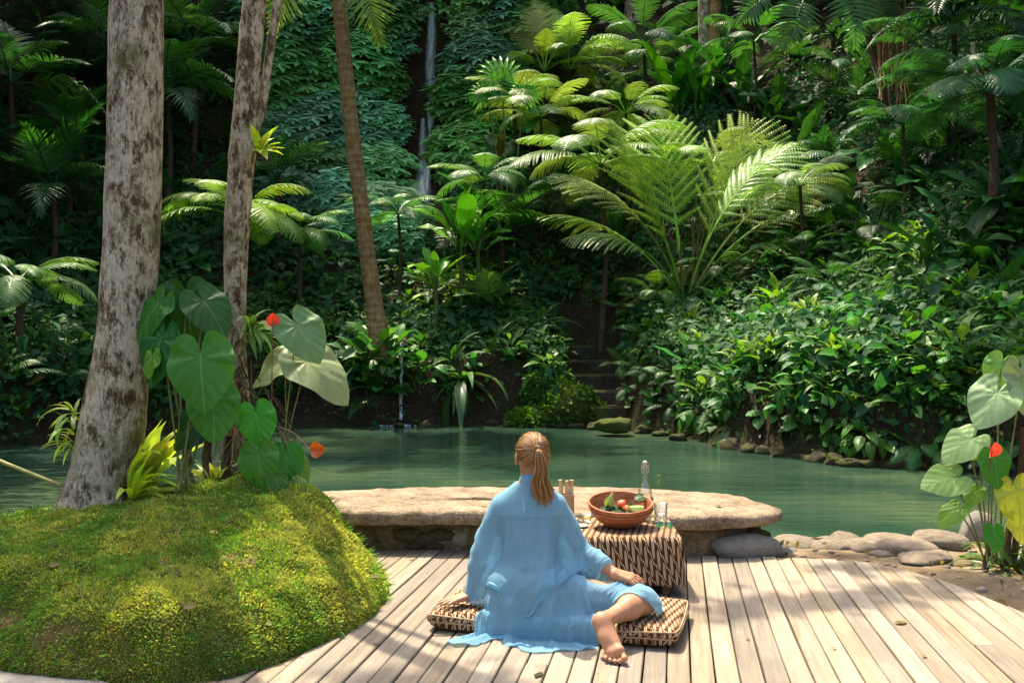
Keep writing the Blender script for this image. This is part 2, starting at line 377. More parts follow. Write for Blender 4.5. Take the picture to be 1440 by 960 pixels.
# ---------------------------------------------------------------- plank deck
deck = tag(bpy.data.objects.new('deck', None), 'weathered wooden plank deck beside the pool', kind='structure'); LINK(deck)
DECK = np.array([(-1.75, 2.0), (-1.55, 3.6), (-1.32, 4.1), (-1.1, 4.5), (-1.0, 5.2), (-1.1, 6.0), (-1.4, 6.72), (-.6, 6.70), (.5, 6.62), (1.3, 6.50), (1.75, 6.47), (2.2, 6.37), (2.46, 6.08), (2.58, 5.6), (2.66, 5.0), (2.8, 4.2), (3.0, 2.0)])
def yspan(x0, tn):
    """Y range of the deck along the line x = x0 + tn*(y-4.08)"""
    ys = np.linspace(1.9, 6.9, 700); xs = x0+tn*(ys-4.08); ins = sdpoly(xs, ys, DECK) < 0
    k = np.where(ins)[0]
    return (ys[k[0]], ys[k[-1]]) if len(k) > 3 else None
def plank_mesh(x0, x1, t0, t1, a, b, k):
    n = 14; m = MB(); g = .0035; T = .035; A = []
    for i in range(n+1):
        f = i/n; yl = a[0]+(a[1]-a[0])*f; yr = b[0]+(b[1]-b[0])*f
        xl = x0+t0*(yl-4.08)+g; xr = x1+t1*(yr-4.08)-g
        wz = .0022*math.sin(k*1.7+f*5)+.002*math.sin(k*3.1); e = .0012*math.sin(k*2.3+f*19)
        xl += e; xr += e*.6; c = .004
        A.append([(xl, yl, -T), (xl, yl, wz-c), (xl+c, yl, wz), ((xl+xr)/2, (yl+yr)/2, wz-.0012), (xr-c, yr, wz+.001), (xr, yr, wz-c), (xr, yr, -T)])
    A = np.array(A); uv = np.stack([A[..., 0]-(x0+t0*(A[..., 1]-4.08)), A[..., 1]], -1).reshape(-1, 2)
    m.grid(A, uv)
    for e in (0, n): m.F.append(tuple(e*7+j for j in (range(7) if e else reversed(range(7)))))
    me = m.mesh('plank', M['wood'], False); me.flip_normals() if False else None
    return me
def plank_dir(x): return .165-.028*max(0, x-.9)-.0*x
_x = -2.75; k = 0
while _x < 3.05:
    wd = .1025; x1 = _x+wd; t0, t1 = plank_dir(_x), plank_dir(x1)
    a, b = yspan(_x, t0), yspan(x1, t1)
    if a and not b: b = a
    if b and not a: a = b
    if a and b:
        cut = {27: 4.32, 33: 4.05, 41: 5.1, 22: 4.75, 47: 4.6}.get(k)
        if cut and a[0] < cut-.3 and a[1] > cut+.3:
            obj('plank', plank_mesh(_x, x1, t0, t1, (a[0], cut-.003), (b[0], cut-.003), k), deck)
            obj('plank', plank_mesh(_x, x1, t0, t1, (cut+.003, a[1]), (cut+.003, b[1]), k+50), deck)
        else: obj('plank', plank_mesh(_x, x1, t0, t1, a, b, k), deck)
    _x = x1; k += 1
# rounded grey timber edging bottom left
m = MB(); c = [(-3.4, 4.55), (-2.7, 4.48), (-2.2, 4.36), (-1.85, 4.2), (-1.6, 4.02), (-1.45, 3.75)]; A = []
for i, (x, y) in enumerate(c):
    d = Vector((c[min(i+1, 5)][0]-c[max(i-1, 0)][0], c[min(i+1, 5)][1]-c[max(i-1, 0)][1])).normalized(); nx, ny = -d.y, d.x
    A.append([(x+nx*o, y+ny*o, z) for o, z in ((.01, -.1), (.01, .005), (0, .012), (-.55, .006), (-.55, -.1))])
m.grid(np.array(A)); tag(obj('deck_edging', m.mesh('deck_edging', M['greywood'], False)), 'grey timber edging curved along the foot of the mossy mound', kind='structure')

# ---------------------------------------------------------------- stone slab bench
SLAB = [(-2.3, 6.62), (-1.4, 6.60), (-.7, 6.56), (.3, 6.49), (1.1, 6.39), (1.5, 6.43), (1.74, 6.56), (1.85, 6.75), (1.8, 7.0), (1.62, 7.3), (1.3, 7.56), (.6, 7.70), (-.2, 7.73), (-1, 7.6), (-1.7, 7.45), (-2.3, 7.25)]
def resample(pts, n, smooth=2):
    p = np.array(pts, float); q = np.vstack([p, p[:1]]); L = np.concatenate([[0], np.cumsum(np.hypot(*np.diff(q, axis=0).T))])
    t = np.linspace(0, L[-1], n, endpoint=False); r = np.stack([np.interp(t, L, q[:, 0]), np.interp(t, L, q[:, 1])], 1)
    for _ in range(smooth): r = (np.roll(r, 1, 0)+2*r+np.roll(r, -1, 0))/4
    return r
def slab_mesh(name, outline, prof, mat, n=160, amp=.02, seed=1, smooth=3):
    """prof: list of (scale toward centre 0..1, inset metres, z) from the top centre out and down"""
    o = resample(outline, n, smooth); c = o.mean(0); A = []
    for f, ins, z in prof:
        v = o-c; L = np.hypot(*v.T)[:, None]; q = c+v*(f-ins/np.maximum(L, .05))
        A.append(np.column_stack([q, np.full(n, z)]))
    A = np.array(A); N = fbm(A*3.2, 4, seed); N2 = fbm(A*14, 3, seed+5)
    edge = np.array([min(1, max(0, (f-.5)*2)) for f, i, z in prof])[:, None]
    A[..., 2] += N*amp*1.2+N2*amp*.7
    v = A[..., :2]-c; L = np.maximum(np.hypot(v[..., 0], v[..., 1])[..., None], .05)
    A[..., :2] += v/L*((N2*amp*1.6+N*amp*1.8)*edge)[..., None]
    m = MB(); m.grid(A[:, ::-1], closed=True)
    m.F.append(tuple(reversed(range(n)))[::-1])
    return m.mesh(name, mat)
bench = thing('stone_bench', 'long low curved stone slab bench on a rubble base between deck and pool', 'bench', (-.2, 7.0, -.1))
tp = [(.05, 0, .285), (.2, 0, .288), (.35, 0, .283), (.5, 0, .287), (.62, 0, .284), (.74, 0, .286), (.84, 0, .283), (.92, 0, .281), (.97, 0, .278), (1, 0, .262), (1.005, 0, .235), (1, 0.005, .205), (.99, .02, .188), (.9, 0, .184), (.6, 0, .184)]
wobj('slab', slab_mesh('slab', SLAB, tp, M['slab'], 220, .024, 4), bench)
BASE = [(-2.3, 6.76), (-1.2, 6.74), (-.6, 6.72), (.4, 6.66), (1.05, 6.50), (1.42, 6.53), (1.66, 6.69), (1.73, 6.95), (1.6, 7.22), (1.2, 7.4), (.5, 7.56), (-.2, 7.6), (-1, 7.48), (-2.3, 7.2)]
bp = [(.6, 0, .186), (.96, 0, .186), (1, 0, .17), (1, 0, .10), (1, -.005, .03), (1, -.02, -.05), (1, -.02, -.16)]
wobj('rubble_base', slab_mesh('rubble_base', BASE, bp, M['wallstone'], 200, .026, 8), bench)
def rock_mesh(name, mat, seed, n=14, flat=1.0, rough=.25):
    bm = bmesh.new(); bmesh.ops.create_icosphere(bm, subdivisions=3, radius=1)
    V = np.array([v.co[:] for v in bm.verts]); d = 1+fbm(V*1.1+seed*7.3, 3, seed)*rough*2.6+fbm(V*3.7, 3, seed+3)*rough
    for v, q, s in zip(bm.verts, V, d):
        p = q*s; p[2] = np.sign(p[2])*abs(p[2])**.8*flat; v.co = p
    me = bpy.data.meshes.new(name); bm.to_mesh(me); bm.free()
    me.polygons.foreach_set('use_smooth', np.ones(len(me.polygons), bool)); me.materials.append(mat); return me
RK = {mm: [rock_mesh('stone', M[mm], s) for s in (1, 2, 3)] for mm in ('stone', 'wallstone', 'greystone', 'whitestone', 'bankstone', 'mossstone')}
RK['bankstone'] = [rock_mesh('stone', M['bankstone'], s, rough=.42) for s in (11, 12, 13)]
def rock(name, loc, size, mm, k=0, rz=0, parent=None):
    me = RK[mm][k % 3]; mat = Matrix.Translation(Vector(loc)) @ Matrix.Rotation(rz, 4, 'Z') @ Matrix.Diagonal((*size, 1))
    if parent is not None:
        mat = Matrix.Translation(-Vector(parent.location)) @ mat
    o = obj(name, me, parent, None)
    if parent is not None: o.matrix_local = mat
    else: o.matrix_world = mat
    return o
# stones set into the bench base, facing the deck
for i, (px, py, sx, szz, mm) in enumerate([(575, 752, .10, .05, 'wallstone'), (598, 757, .08, .055, 'wallstone'), (622, 751, .10, .05, 'wallstone'), (648, 757, .07, .055, 'whitestone'),
        (640, 745, .025, .02, 'whitestone'), (655, 744, .02, .018, 'whitestone'), (585, 766, .07, .03, 'wallstone'), (612, 767, .09, .03, 'wallstone'),
        (975, 752, .045, .02, 'greystone'), (978, 766, .06, .055, 'whitestone'), (1000, 750, .10, .045, 'wallstone'), (1020, 763, .12, .06, 'wallstone'), (992, 749, .03, .014, 'greystone'), (1012, 749, .03, .012, 'greystone'), (1062, 752, .09, .05, 'wallstone')]):
    Y = 6.73-(px > 800)*.13+(px > 1050)*.04
    q = P(px, py, Y); rock('stone', q, (sx, .045, szz), mm, i, 0, bench)
q = P(1046, 768, 6.56); rock('stone', q, (.21, .13, .10), 'greystone', 2, .1, bench)
rock('stone', P(1080, 773, 6.62), (.11, .10, .06), 'greystone', 1, .4, bench)

# ---------------------------------------------------------------- dusty path with edge stones on the right
A = []
PTH_IN = [(1.55, 6.55), (1.9, 6.49), (2.24, 6.39), (2.5, 6.08), (2.62, 5.6), (2.7, 5.0), (2.84, 4.2), (3.05, 2.0)]
PTH_OUT = [(1.75, 7.25), (2.1, 7.25), (2.75, 7.28), (3.5, 7.42), (4.6, 7.62), (6.0, 7.4), (7.5, 6.5), (8, 2.0)]
def lerp_line(pts, n):
    p = np.array(pts, float); L = np.concatenate([[0], np.cumsum(np.hypot(*np.diff(p, axis=0).T))]); t = np.linspace(0, L[-1], n)
    return np.stack([np.interp(t, L, p[:, 0]), np.interp(t, L, p[:, 1])], 1)
a, b = lerp_line(PTH_IN, 90), lerp_line(PTH_OUT, 90); fs = np.linspace(0, 1, 40)
A = a[:, None]*(1-fs)[None, :, None]+b[:, None]*fs[None, :, None]
z = -.030+fbm(np.concatenate([A*2.5, 0*A[..., :1]], -1), 4, 21)*.06-.12*sstep(.88, 1, fs)[None]-.03*sstep(.1, 0, fs)[None]
PATH_PTS = np.concatenate([A, z[..., None]], -1)
tag(obj('path', grid_mesh('path', np.concatenate([A, z[..., None]], -1)[:, ::-1], M['path'])), 'dusty earth path curving around the right edge of the deck', kind='structure')
# labels for stones: each its own thing
for i, (px, py, sx, sy, sz, mm, lab) in enumerate([
        (1122, 764, .17, .16, .05, 'stone', 'flat pale edging stone next to the tip of the slab bench'),
        (1165, 768, .16, .15, .055, 'stone', 'rounded tan edging stone second from the slab bench'),
        (1213, 768, .17, .15, .06, 'stone', 'low tan edging stone in the middle of the pool edge'),
        (1262, 770, .26, .20, .085, 'stone', 'broad tan boulder on the pool edge before the red flowered plant'),
        (1320, 764, .22, .16, .10, 'stone', 'tall pale boulder on the pool edge beside the red flowered plant'),
        (1300, 783, .22, .16, .05, 'stone', 'flat tan stone half sunk in the path by the broad boulder'),
        (1376, 752, .12, .12, .17, 'greystone', 'upright grey stone at the water behind the red flowered plant'),
        (1238, 779, .10, .07, .03, 'stone', 'small flat stone in the dust in front of the broad boulder'),
        (1425, 775, .16, .14, .10, 'greystone', 'grey stone under the yellow leaf at the right'),
        (1105, 776, .10, .07, .03, 'greystone', 'small grey stone at the deck corner by the bench'),
        (1190, 760, .12, .10, .06, 'stone', 'brownish wet stone at the water behind the edging row')]):
    q = G(px, py, -.04+sz*.3); o = rock('edging_stone', q, (sx, sy, sz), mm, i, i*.8)
    tag(o, lab, 'stone', 'stones along the near pool edge')
# ---------------------------------------------------------------- far bank: stones along the waterline, stair, spout, waterfall
bl = [(560, 600), (600, 599), (640, 594), (690, 596), (716, 599), (740, 598), (765, 599), (790, 600), (812, 601), (838, 603), (905, 608), (930, 612), (955, 618)]
for i, (px, py) in enumerate(bl):
    q = G(px, py, -.23); s = .07+.07*((i*37) % 7)/7
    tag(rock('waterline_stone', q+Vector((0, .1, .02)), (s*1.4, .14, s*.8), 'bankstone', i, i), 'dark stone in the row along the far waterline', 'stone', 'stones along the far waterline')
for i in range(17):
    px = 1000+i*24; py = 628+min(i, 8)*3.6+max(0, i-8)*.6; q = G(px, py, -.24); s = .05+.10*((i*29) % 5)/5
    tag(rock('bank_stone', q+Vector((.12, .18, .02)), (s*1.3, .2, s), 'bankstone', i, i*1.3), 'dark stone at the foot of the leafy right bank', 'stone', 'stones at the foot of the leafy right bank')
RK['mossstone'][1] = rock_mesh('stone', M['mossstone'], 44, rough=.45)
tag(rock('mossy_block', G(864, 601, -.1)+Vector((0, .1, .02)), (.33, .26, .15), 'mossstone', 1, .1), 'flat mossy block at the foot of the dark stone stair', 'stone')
MR = []; V3_ = lambda *a: np.array(a, float)
def unit_(v): return v/(np.linalg.norm(v, axis=-1, keepdims=True)+1e-9)
for i, (px, py, s, lab) in enumerate([(742, 588, .30, 'low mossy rock at the water left of the stair'), (790, 566, .50, 'large mossy rock left of the stair'), (824, 580, .36, 'mossy rock touching the lowest stair step'), (772, 545, .38, 'mossy rock half under the shrubs above the bank')]):
    q = P(px, py+6, 19.4+i*.12); MR.append((q, s)); root = thing('mossy_rock', lab, 'rock', q, 'mossy rocks left of the stair')
    rm = rock_mesh('rock_body', M['mossstone'], i+31, rough=.42); obj('rock_body', rm, root, Matrix.Diagonal((s*1.1, s*.8, s*.8, 1)))
    V_ = np.array([v.co[:] for v in rm.vertices])*V3_(s*1.1, s*.8, s*.8); N_ = unit_(V_); k_ = RNG.integers(0, len(V_), 2600); N_ = N_[k_]; P_ = V_[k_]+RNG.normal(size=(2600, 3))*.03
    r_ = unit_(RNG.normal(size=(2600, 3))); d_ = unit_(N_*.8+r_*.7+np.array([0, -.2, 0])); s_ = unit_(np.cross(d_, r_)); L_ = RNG.uniform(.05, .13, (2600, 1))
    W_ = np.stack([P_, P_+d_*L_*.5-s_*L_*.3, P_+d_*L_, P_+d_*L_*.5+s_*L_*.3], 1).reshape(-1, 3)
    obj('moss', mk('moss', W_, np.arange(10400, dtype=np.int32).reshape(-1, 4), M['cover'], False), root, None, (.075, .13, .02) if i != 3 else (.05, .11, .03), 'stuff')
stair = thing('stone_stair', 'dark stone stair climbing the bank from the pool into the shade', 'stair', (1.7, 19.6, 0))
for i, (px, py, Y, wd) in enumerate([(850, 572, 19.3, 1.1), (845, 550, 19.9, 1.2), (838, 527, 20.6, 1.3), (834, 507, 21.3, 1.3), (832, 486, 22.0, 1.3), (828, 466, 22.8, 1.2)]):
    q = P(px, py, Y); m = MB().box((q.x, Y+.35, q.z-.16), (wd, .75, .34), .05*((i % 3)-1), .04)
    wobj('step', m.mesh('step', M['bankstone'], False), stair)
# bamboo spout and its thin jet
sp = P(566, 482, 20.0)
spout = thing('bamboo_spout', 'thin dark spout pouring a jet of water from the bank', 'spout', sp)
m = MB().tube([sp+Vector((0, .75, .12)), sp+Vector((0, 0, 0))], .05, 10); wobj('pipe', m.mesh('pipe', M['fibre']), spout)
m = MB(); pts = [sp+Vector((0, -.02, -.01))]
for i in range(1, 15):
    t = i/14; pts.append(sp+Vector((.012*math.sin(i*2.1), -.05-.25*t**.6, -(sp.z-WZ)*t**1.5)))
m.tube(pts, [.034-.012*math.sin(PI*i/14)+.008*((i*5) % 3) for i in range(15)], 7)
jet = thing('water_jet', 'thin white jet of water falling from the spout into the pool', 'water jet', pts[-1])
tj = NT('jet_water'); _n = tj.noise(tj.map(tj.co(), (14, 14, 3)), 1.5, 4)
M['jet'] = tj.out(tj.n('MixShader', {0: tj.ramp(_n, [(.42, 0), (.62, 1)]), 1: tj.n('BsdfTransparent'), 2: tj.bsdf((.8, .85, .85), .2)}))
wobj('stream', m.mesh('stream', M['jet']), jet)
m = MB(); jx, jy = pts[-1].x, pts[-1].y
for i in range(170):
    a = RNG.uniform(0, 2*PI); r = .62*RNG.uniform(0, 1)**1.1; s = RNG.uniform(.006, .026)*(1.2-r)
    b = bmesh.new(); bmesh.ops.create_icosphere(b, subdivisions=1, radius=s)
    m.add([(v.co.x*1.4+jx+r*math.cos(a), v.co.y*1.4+jy+r*math.sin(a)*.8, v.co.z*.5+WZ+.004+max(0, .10*(.2-r))) for v in b.verts], [[v.index for v in f.verts] for f in b.faces]); b.free()
wobj('splash', m.mesh('splash', M['foam']), jet, kind='stuff')
# waterfall: thin veils down the cliff
wf = thing('waterfall', 'thin white waterfall sliding down the leafy cliff', 'waterfall', hit(597, 318))
def veil(pix, wpx):
    A = []; U = []
    for i, (x, y) in enumerate(pix):
        q = hit(x, y); q = q+Vector((0, -.45, 0)); wd = wpx[i]*.92/1400*q.y/2
        for j in range(5):
            f = j/4*2-1; A.append((q.x+f*wd, q.y-.06*(1-f*f), q.z)); U.append((j/4, q.z))
    return grid_mesh('veil', np.array(A).reshape(len(pix), 5, 3), M['falls'], np.array(U))
wobj('veil', veil([(609, 12), (609, 40), (608, 70), (607, 100), (608, 130), (613, 160), (607, 185)], [10, 15, 17, 19, 18, 20, 10]), wf)
wobj('veil', veil([(597, 172), (597, 200), (598, 230), (597, 260), (596, 290), (596, 325)], [8, 14, 22, 26, 30, 34]), wf)
wobj('veil', veil([(604, 150), (607, 190), (605, 230), (602, 270)], [8, 8, 9, 8]), wf)
# ---------------------------------------------------------------- leaf, frond meshes (unit length along +Y, face +Z)
def heart_mesh(name, mat, rings, segs, droop=.25, cup=.1, quilt=.02, wave=.02, wide=1.0, seed=0, lobe=1.0):
    key = [(0, 1.0), (8, .93), (22, .80), (42, .69), (68, .62), (98, .57), (128, .55), (150, .52), (165, .40), (175, .20), (180, .09)]
    ka = [q[0] for q in key]; kr = [q[1] for q in key]
    V = [(0, 0, 0)]; U = [(.5, .35)]; F = []
    r_ = np.random.default_rng(seed+50)
    ph = r_.uniform(0, 6)
    for i in range(1, rings+1):
        f = (i/rings)**.9
        for j in range(segs):
            th = (j/segs)*360; a = th if th <= 180 else 360-th; sg = 1 if th <= 180 else -1
            r = np.interp(a, ka, kr)*f*(lobe if a > 100 else 1)
            x = r*math.sin(math.radians(a))*sg*wide; y = r*math.cos(math.radians(a))
            q = math.cos(math.radians(a)*9)*quilt*min(f*1.5, 1)*(1-.3*f)
            z = -droop*y*abs(y)*(1 if y > 0 else .9)+cup*abs(x)*.5-cup*1.1*x*x+q+wave*f*f*math.sin(math.radians(a)*5*sg+ph)
            V.append((x, y, z)); U.append((.5+x/1.3/wide, .35+y*.65))
    for j in range(segs):
        F.append((0, 1+(j+1) % segs, 1+j))
        for i in range(rings-1):
            a = 1+i*segs; F.append((a+j, a+(j+1) % segs, a+segs+(j+1) % segs, a+segs+j))
    return mk(name, V, F, mat, True, np.array(U))
def blade_mesh(name, mat, prof, nv, nu, fold=.25, droop=.5, wave=0, petiole=0., seed=0, twist=0, pw=.012):
    """prof: half width as function of v in 0..1; petiole: stalk length before the blade"""
    V, U, F = [], [], []; y = z = 0.; ang = 0; n = nv+1
    step = 1/nv; ph = seed*1.7
    for i in range(n):
        v = i/nv; wd = prof(v); a = -droop*v*1.2
        if i: y += math.cos(a)*step; z += math.sin(a)*step
        for j in range(2*nu+1):
            u = (j-nu)/nu; x = u*wd
            zz = z+abs(x)*fold+wave*abs(u)*math.sin(v*14+ph+(2.1 if u > 0 else 0))*wd; xx = x
            if twist: c, s_ = math.cos(twist*v), math.sin(twist*v); xx, zz = x*c-(zz-z)*s_, z+x*s_+(zz-z)*c
            V.append((xx, y+petiole, zz)); U.append((.5+.5*u*min(1, wd*4), v))
    k = 2*nu+1
    for i in range(nv):
        for j in range(2*nu): F.append((i*k+j, i*k+j+1, (i+1)*k+j+1, (i+1)*k+j))
    if petiole:
        b = len(V)
        for x, yy in ((-pw, 0), (pw, 0), (pw*.6, petiole+.02), (-pw*.6, petiole+.02)): V.append((x, yy, -.02*petiole-(.15*(1-yy/petiole)*petiole))); U.append((.5, .5))
        F.append((b, b+1, b+2, b+3)); 
        for zz in (-1, 1): V.append((0, 0, zz*pw-.15*petiole)); U.append((.5, .5))
        for zz in (1, -1): V.append((0, petiole+.02, zz*pw*.6-.02*petiole)); U.append((.5, .5))
        F.append((b+4, b+5, b+6, b+7))
    V = np.array(V); L = V[:, 1].max(); V /= L if not petiole else (1+petiole)
    return mk(name, V, F, mat, True, np.array(U))
ov = lambda w: (lambda v: w*max(0.02, (math.sin(PI*min(1, v**.8)))**.75) if v < .999 else .001)
lance = lambda w: (lambda v: w*max(.03, math.sin(PI*v**.7)**1.1) if v < .999 else .001)
paddle = lambda w: (lambda v: w*min(1, .25+v*3.0)*max(.0, 1-max(0, v-.72)/.28*.999)**.55)
strap = lambda w: (lambda v: w*min(1, .55+v*1.2)*max(.0, 1-max(0, v-.55)/.45*.999)**.8)
LF = {
 'ovate': [blade_mesh('leaf', M['leaf'], ov(w), 5, 1, .3, d, .12, .45, s) for s, (w, d) in enumerate(((.26, .7), (.22, 1.0), (.30, .5)))],
 'lance': [blade_mesh('leaf', M['leaf'], lance(w), 6, 1, .35, d, .1, .25, s) for s, (w, d) in enumerate(((.15, .8), (.13, 1.1), (.17, .5)))],
 'paddle': [blade_mesh('leaf', M['bigleaf'], paddle(w), 12, 2, .35, d, .16, .22, s, 0, .02) for s, (w, d) in enumerate(((.15, .35), (.17, .7), (.13, .2), (.18, 1.0)))],
 'strap': [blade_mesh('leaf', M['frond'], strap(w), 9, 1, .5, d, .03, 0, s) for s, (w, d) in enumerate(((.06, .9), (.07, 1.4), (.05, .5)))],
 'heart': [heart_mesh('leaf', M['leaf'], 3, 16, d, .25, .012, .03, 1, s) for s, d in enumerate((.25, .4, .15))],
 'caladium': [heart_mesh('leaf', M['leaf'], 3, 16, d, .2, .01, .05, .82, s+9) for s, d in enumerate((.3, .5, .2))],
 'bigheart': [heart_mesh('leaf', M['bigleaf'], 8, 48, d, c, .019, .045, 1, s+20) for s, (d, c) in enumerate(((.22, .22), (.38, .30), (.10, .4), (.5, .1)))],
}
LF['flat'] = [blade_mesh('leaf', M['leaf'], ov(w), 5, 1, .08, .12, .05, .12, s) for s, w in enumerate((.26, .20, .30))]
def fern_frond(name, pairs, plen, arch, droop, pin=.034, seed=0, stalk=.2, rise=0., step=.017, th0=66, th1=26):
    r = np.random.default_rng(seed); R = []; y = z = 0; n = 40
    for i in range(n+1):
        v = i/n; a = rise-arch*v**1.4; R.append((y, z)); y += math.cos(a)/n; z += math.sin(a)/n
    R = np.array(R); V, F = [], []
    def rp(v): return np.array([0, np.interp(v, np.linspace(0, 1, n+1), R[:, 0]), np.interp(v, np.linspace(0, 1, n+1), R[:, 1])])
    for i in range(n):                                       # rachis as a thin 3-sided rod
        a, b = rp(i/n), rp((i+1)/n); w0, w1 = .0085*(1-i/n)+.0015, .0085*(1-(i+1)/n)+.0015; k = len(V)
        for p, w_ in ((a, w0), (b, w1)):
            V += [p+np.array([-w_, 0, 0]), p+np.array([w_, 0, 0]), p+np.array([0, 0, -w_*1.4])]
        F += [(k, k+1, k+4, k+3), (k+1, k+2, k+5, k+4), (k+2, k, k+3, k+5)]
    for i in range(pairs):
        v = stalk+(.985-stalk)*(i/(pairs-1))**.93; u = (v-stalk)/(1-stalk)
        L = plen*(max(.06, (1-abs((u-.36)/.66)**1.9)) if u > .36 else .45+.55*math.sin(u/.36*PI/2))
        p = rp(v); tn = rp(min(1, v+.01))-rp(max(0, v-.01)); tn /= np.linalg.norm(tn); up = np.cross([1, 0, 0], tn)
        for sg in (-1, 1):
            th = math.radians(th0-th1*u+r.uniform(-4, 4)); m = max(3, int(L/step)); dr = droop*r.uniform(.75, 1.25)
            pts = []; q = p.copy()
            for s in range(m+1):
                f = s/m; d = np.array([sg, 0, 0])*math.sin(th)+tn*math.cos(th); d = d*math.cos(dr*f*1.5)-up*math.sin(dr*f*1.5)
                pts.append(q.copy()); q = q+d*L/m
            k = len(V)
            for s in range(m):
                f = (s+.5)/m; a, b = pts[s], pts[s+1]; c = (a+b)/2; t = (b-a)/np.linalg.norm(b-a)
                side = np.cross(t, up); side /= np.linalg.norm(side)
                pl = pin*(1-.75*f**1.5)*(min(1, L/plen+.35))
                for q2 in (-1, 1):
                    dd = side*q2*.93+t*.36-up*(.14+.2*r.random()); e = c+dd*pl; hw = t*(L/m)*.52; k = len(V)
                    mid = c+dd*pl*.45
                    V += [c-hw, mid-hw*.72+t*pl*.10, e, mid+hw*.72+t*pl*.10] if False else [c-hw, e, c+hw*.5+dd*pl*.25, c+hw]; F.append((k, k+1, k+2, k+3) if q2 > 0 else (k+3, k+2, k+1, k))
    return mk(name, np.array(V), F, M['frond'], False)
def palm_frond(name, pairs, llen, arch, hang, wd=.016, seed=0, stalk=.22, rise=.3, broad=False):
    r = np.random.default_rng(seed); n = 24; R = []; y = z = 0
    for i in range(n+1):
        v = i/n; a = rise-arch*v**1.3; R.append((y, z)); y += math.cos(a)/n; z += math.sin(a)/n
    R = np.array(R); V, F = [], []; lin = np.linspace(0, 1, n+1)
    def rp(v): return np.array([0, np.interp(v, lin, R[:, 0]), np.interp(v, lin, R[:, 1])])
    for i in range(n):
        a, b = rp(i/n), rp((i+1)/n); w0, w1 = .011*(1-i/n)+.002, .011*(1-(i+1)/n)+.002; k = len(V)
        for p, w_ in ((a, w0), (b, w1)): V += [p+np.array([-w_, 0, 0]), p+np.array([w_, 0, 0]), p+np.array([0, 0, -w_*1.3])]
        F += [(k, k+1, k+4, k+3), (k+1, k+2, k+5, k+4), (k+2, k, k+3, k+5)]
    for i in range(pairs):
        u = i/(pairs-1); v = stalk+(.99-stalk)*u; p = rp(v); tn = rp(min(1, v+.02))-rp(max(0, v-.02)); tn /= np.linalg.norm(tn); up = np.cross([1, 0, 0], tn)
        L = llen*(.55+.45*math.sin(PI*min(1, u*1.25+.12)))*(1-.55*u**3)*r.uniform(.9, 1.08)
        for sg in (-1, 1):
            th = math.radians((78 if broad else 70)-42*u+r.uniform(-5, 5)); k = len(V); hg = hang*r.uniform(.7, 1.3); q = p.copy()
            for s in range(5):
                f = s/4; d = np.array([sg, 0, 0])*math.sin(th)+tn*math.cos(th); d = d*math.cos(hg*f*1.4-.25)-up*math.sin(hg*f*1.4-.25)
                ww = wd*(.55, 1, .92, .55, .03)[s]; V += [q-tn*ww, q+up*ww*.35, q+tn*ww]; q = q+d*L/4
            for s in range(4):
                a = k+s*3; F += [(a, a+1, a+4, a+3), (a+1, a+2, a+5, a+4)]
    return mk(name, np.array(V), F, M['frond'], True)
FR = {
 'tree': [fern_frond('frond', 25, .27, a, d, .027, s, .3, ri) for s, (a, d, ri) in enumerate(((.75, .25, .1), (1.15, .4, .25), (1.6, .5, .4)))],
 'small': [fern_frond('frond', 15, .26, a, d, .045, s+10, .14, .3, .04) for s, (a, d) in enumerate(((1.1, .4), (1.6, .6)))],
 'palm': [palm_frond('frond', 22, .38, a, h, .017, s+20) for s, (a, h) in enumerate(((.9, .5), (1.4, .8), (.6, .3)))],
 'broadpalm': [palm_frond('frond', 13, .42, a, h, .030, s+30, .3, .3, True) for s, (a, h) in enumerate(((1.0, .4), (1.5, .6)))],
 'sword': [palm_frond('frond', 24, .12, a, .5, .014, s+40, .08, .3) for s, a in enumerate((1.2, 1.7))],
}
def fan_mesh(name, mat):
    V, F, U = [], [], []
    for i in range(16):
        a = math.radians(-118+236*i/15); d = np.array([math.sin(a), math.cos(a)]); nn = np.array([d[1], -d[0]]); L = .8+.2*math.cos(a*.8); k = len(V)
        for f, w_, z in ((0, .004, 0), (.45, .075*L, .06), (.75, .055, .0), (1, .003, -.16)):
            c = d*f*L
            for s in (-1, 0, 1): V.append((c[0]+nn[0]*w_*s, c[1]+nn[1]*w_*s, z-(.02 if s == 0 else 0)))
        for s in range(3):
            b = k+s*3; F += [(b, b+1, b+4, b+3), (b+1, b+2, b+5, b+4)]
    return mk(name, V, F, mat, False)
FAN = fan_mesh('fan_blade', M['frond'])
def jit(c, v=.16):
    a = random.uniform(1-v, 1+v); return (c[0]*a*random.uniform(1-v*.6, 1+v*.6), c[1]*a, c[2]*a*random.uniform(1-v, 1+v))
def rosette(name, label, cat, loc, part, meshes, n, size, pitch, col, group=None, spread=.05, lift=0., az=None, rollj=.25, facecam=0., base=None, szv=.25, hgt=0.):
    """a plant of n leaves or fronds around a base: pitch = (inner, outer) elevation in degrees"""
    root = thing(name, label, cat, loc, group)
    for i in range(n):
        f = (i+.5)/n; a = i*2.39996+random.uniform(-.3, .3) if az is None else math.radians(random.uniform(*az))
        el = math.radians(pitch[0]+(pitch[1]-pitch[0])*f+random.uniform(-8, 8)); s = size*random.uniform(1-szv, 1+szv*.6)
        t = Vector((math.cos(a)*math.cos(el), math.sin(a)*math.cos(el), math.sin(el)))
        nrm = Vector((-math.cos(a)*math.sin(el), -math.sin(a)*math.sin(el), math.cos(el)))+Vector((random.uniform(-rollj, rollj), random.uniform(-rollj, rollj)-facecam, 0))
        R = basis(t, nrm); l = Vector((math.cos(a)*spread*f, math.sin(a)*spread*f, lift+hgt*random.random()))
        obj(part, random.choice(meshes), root, TRS(l, R, s), jit(col) if part != 'leaf' or random.random() > .012 else jit((.15, .085, .035), .3))
    return root

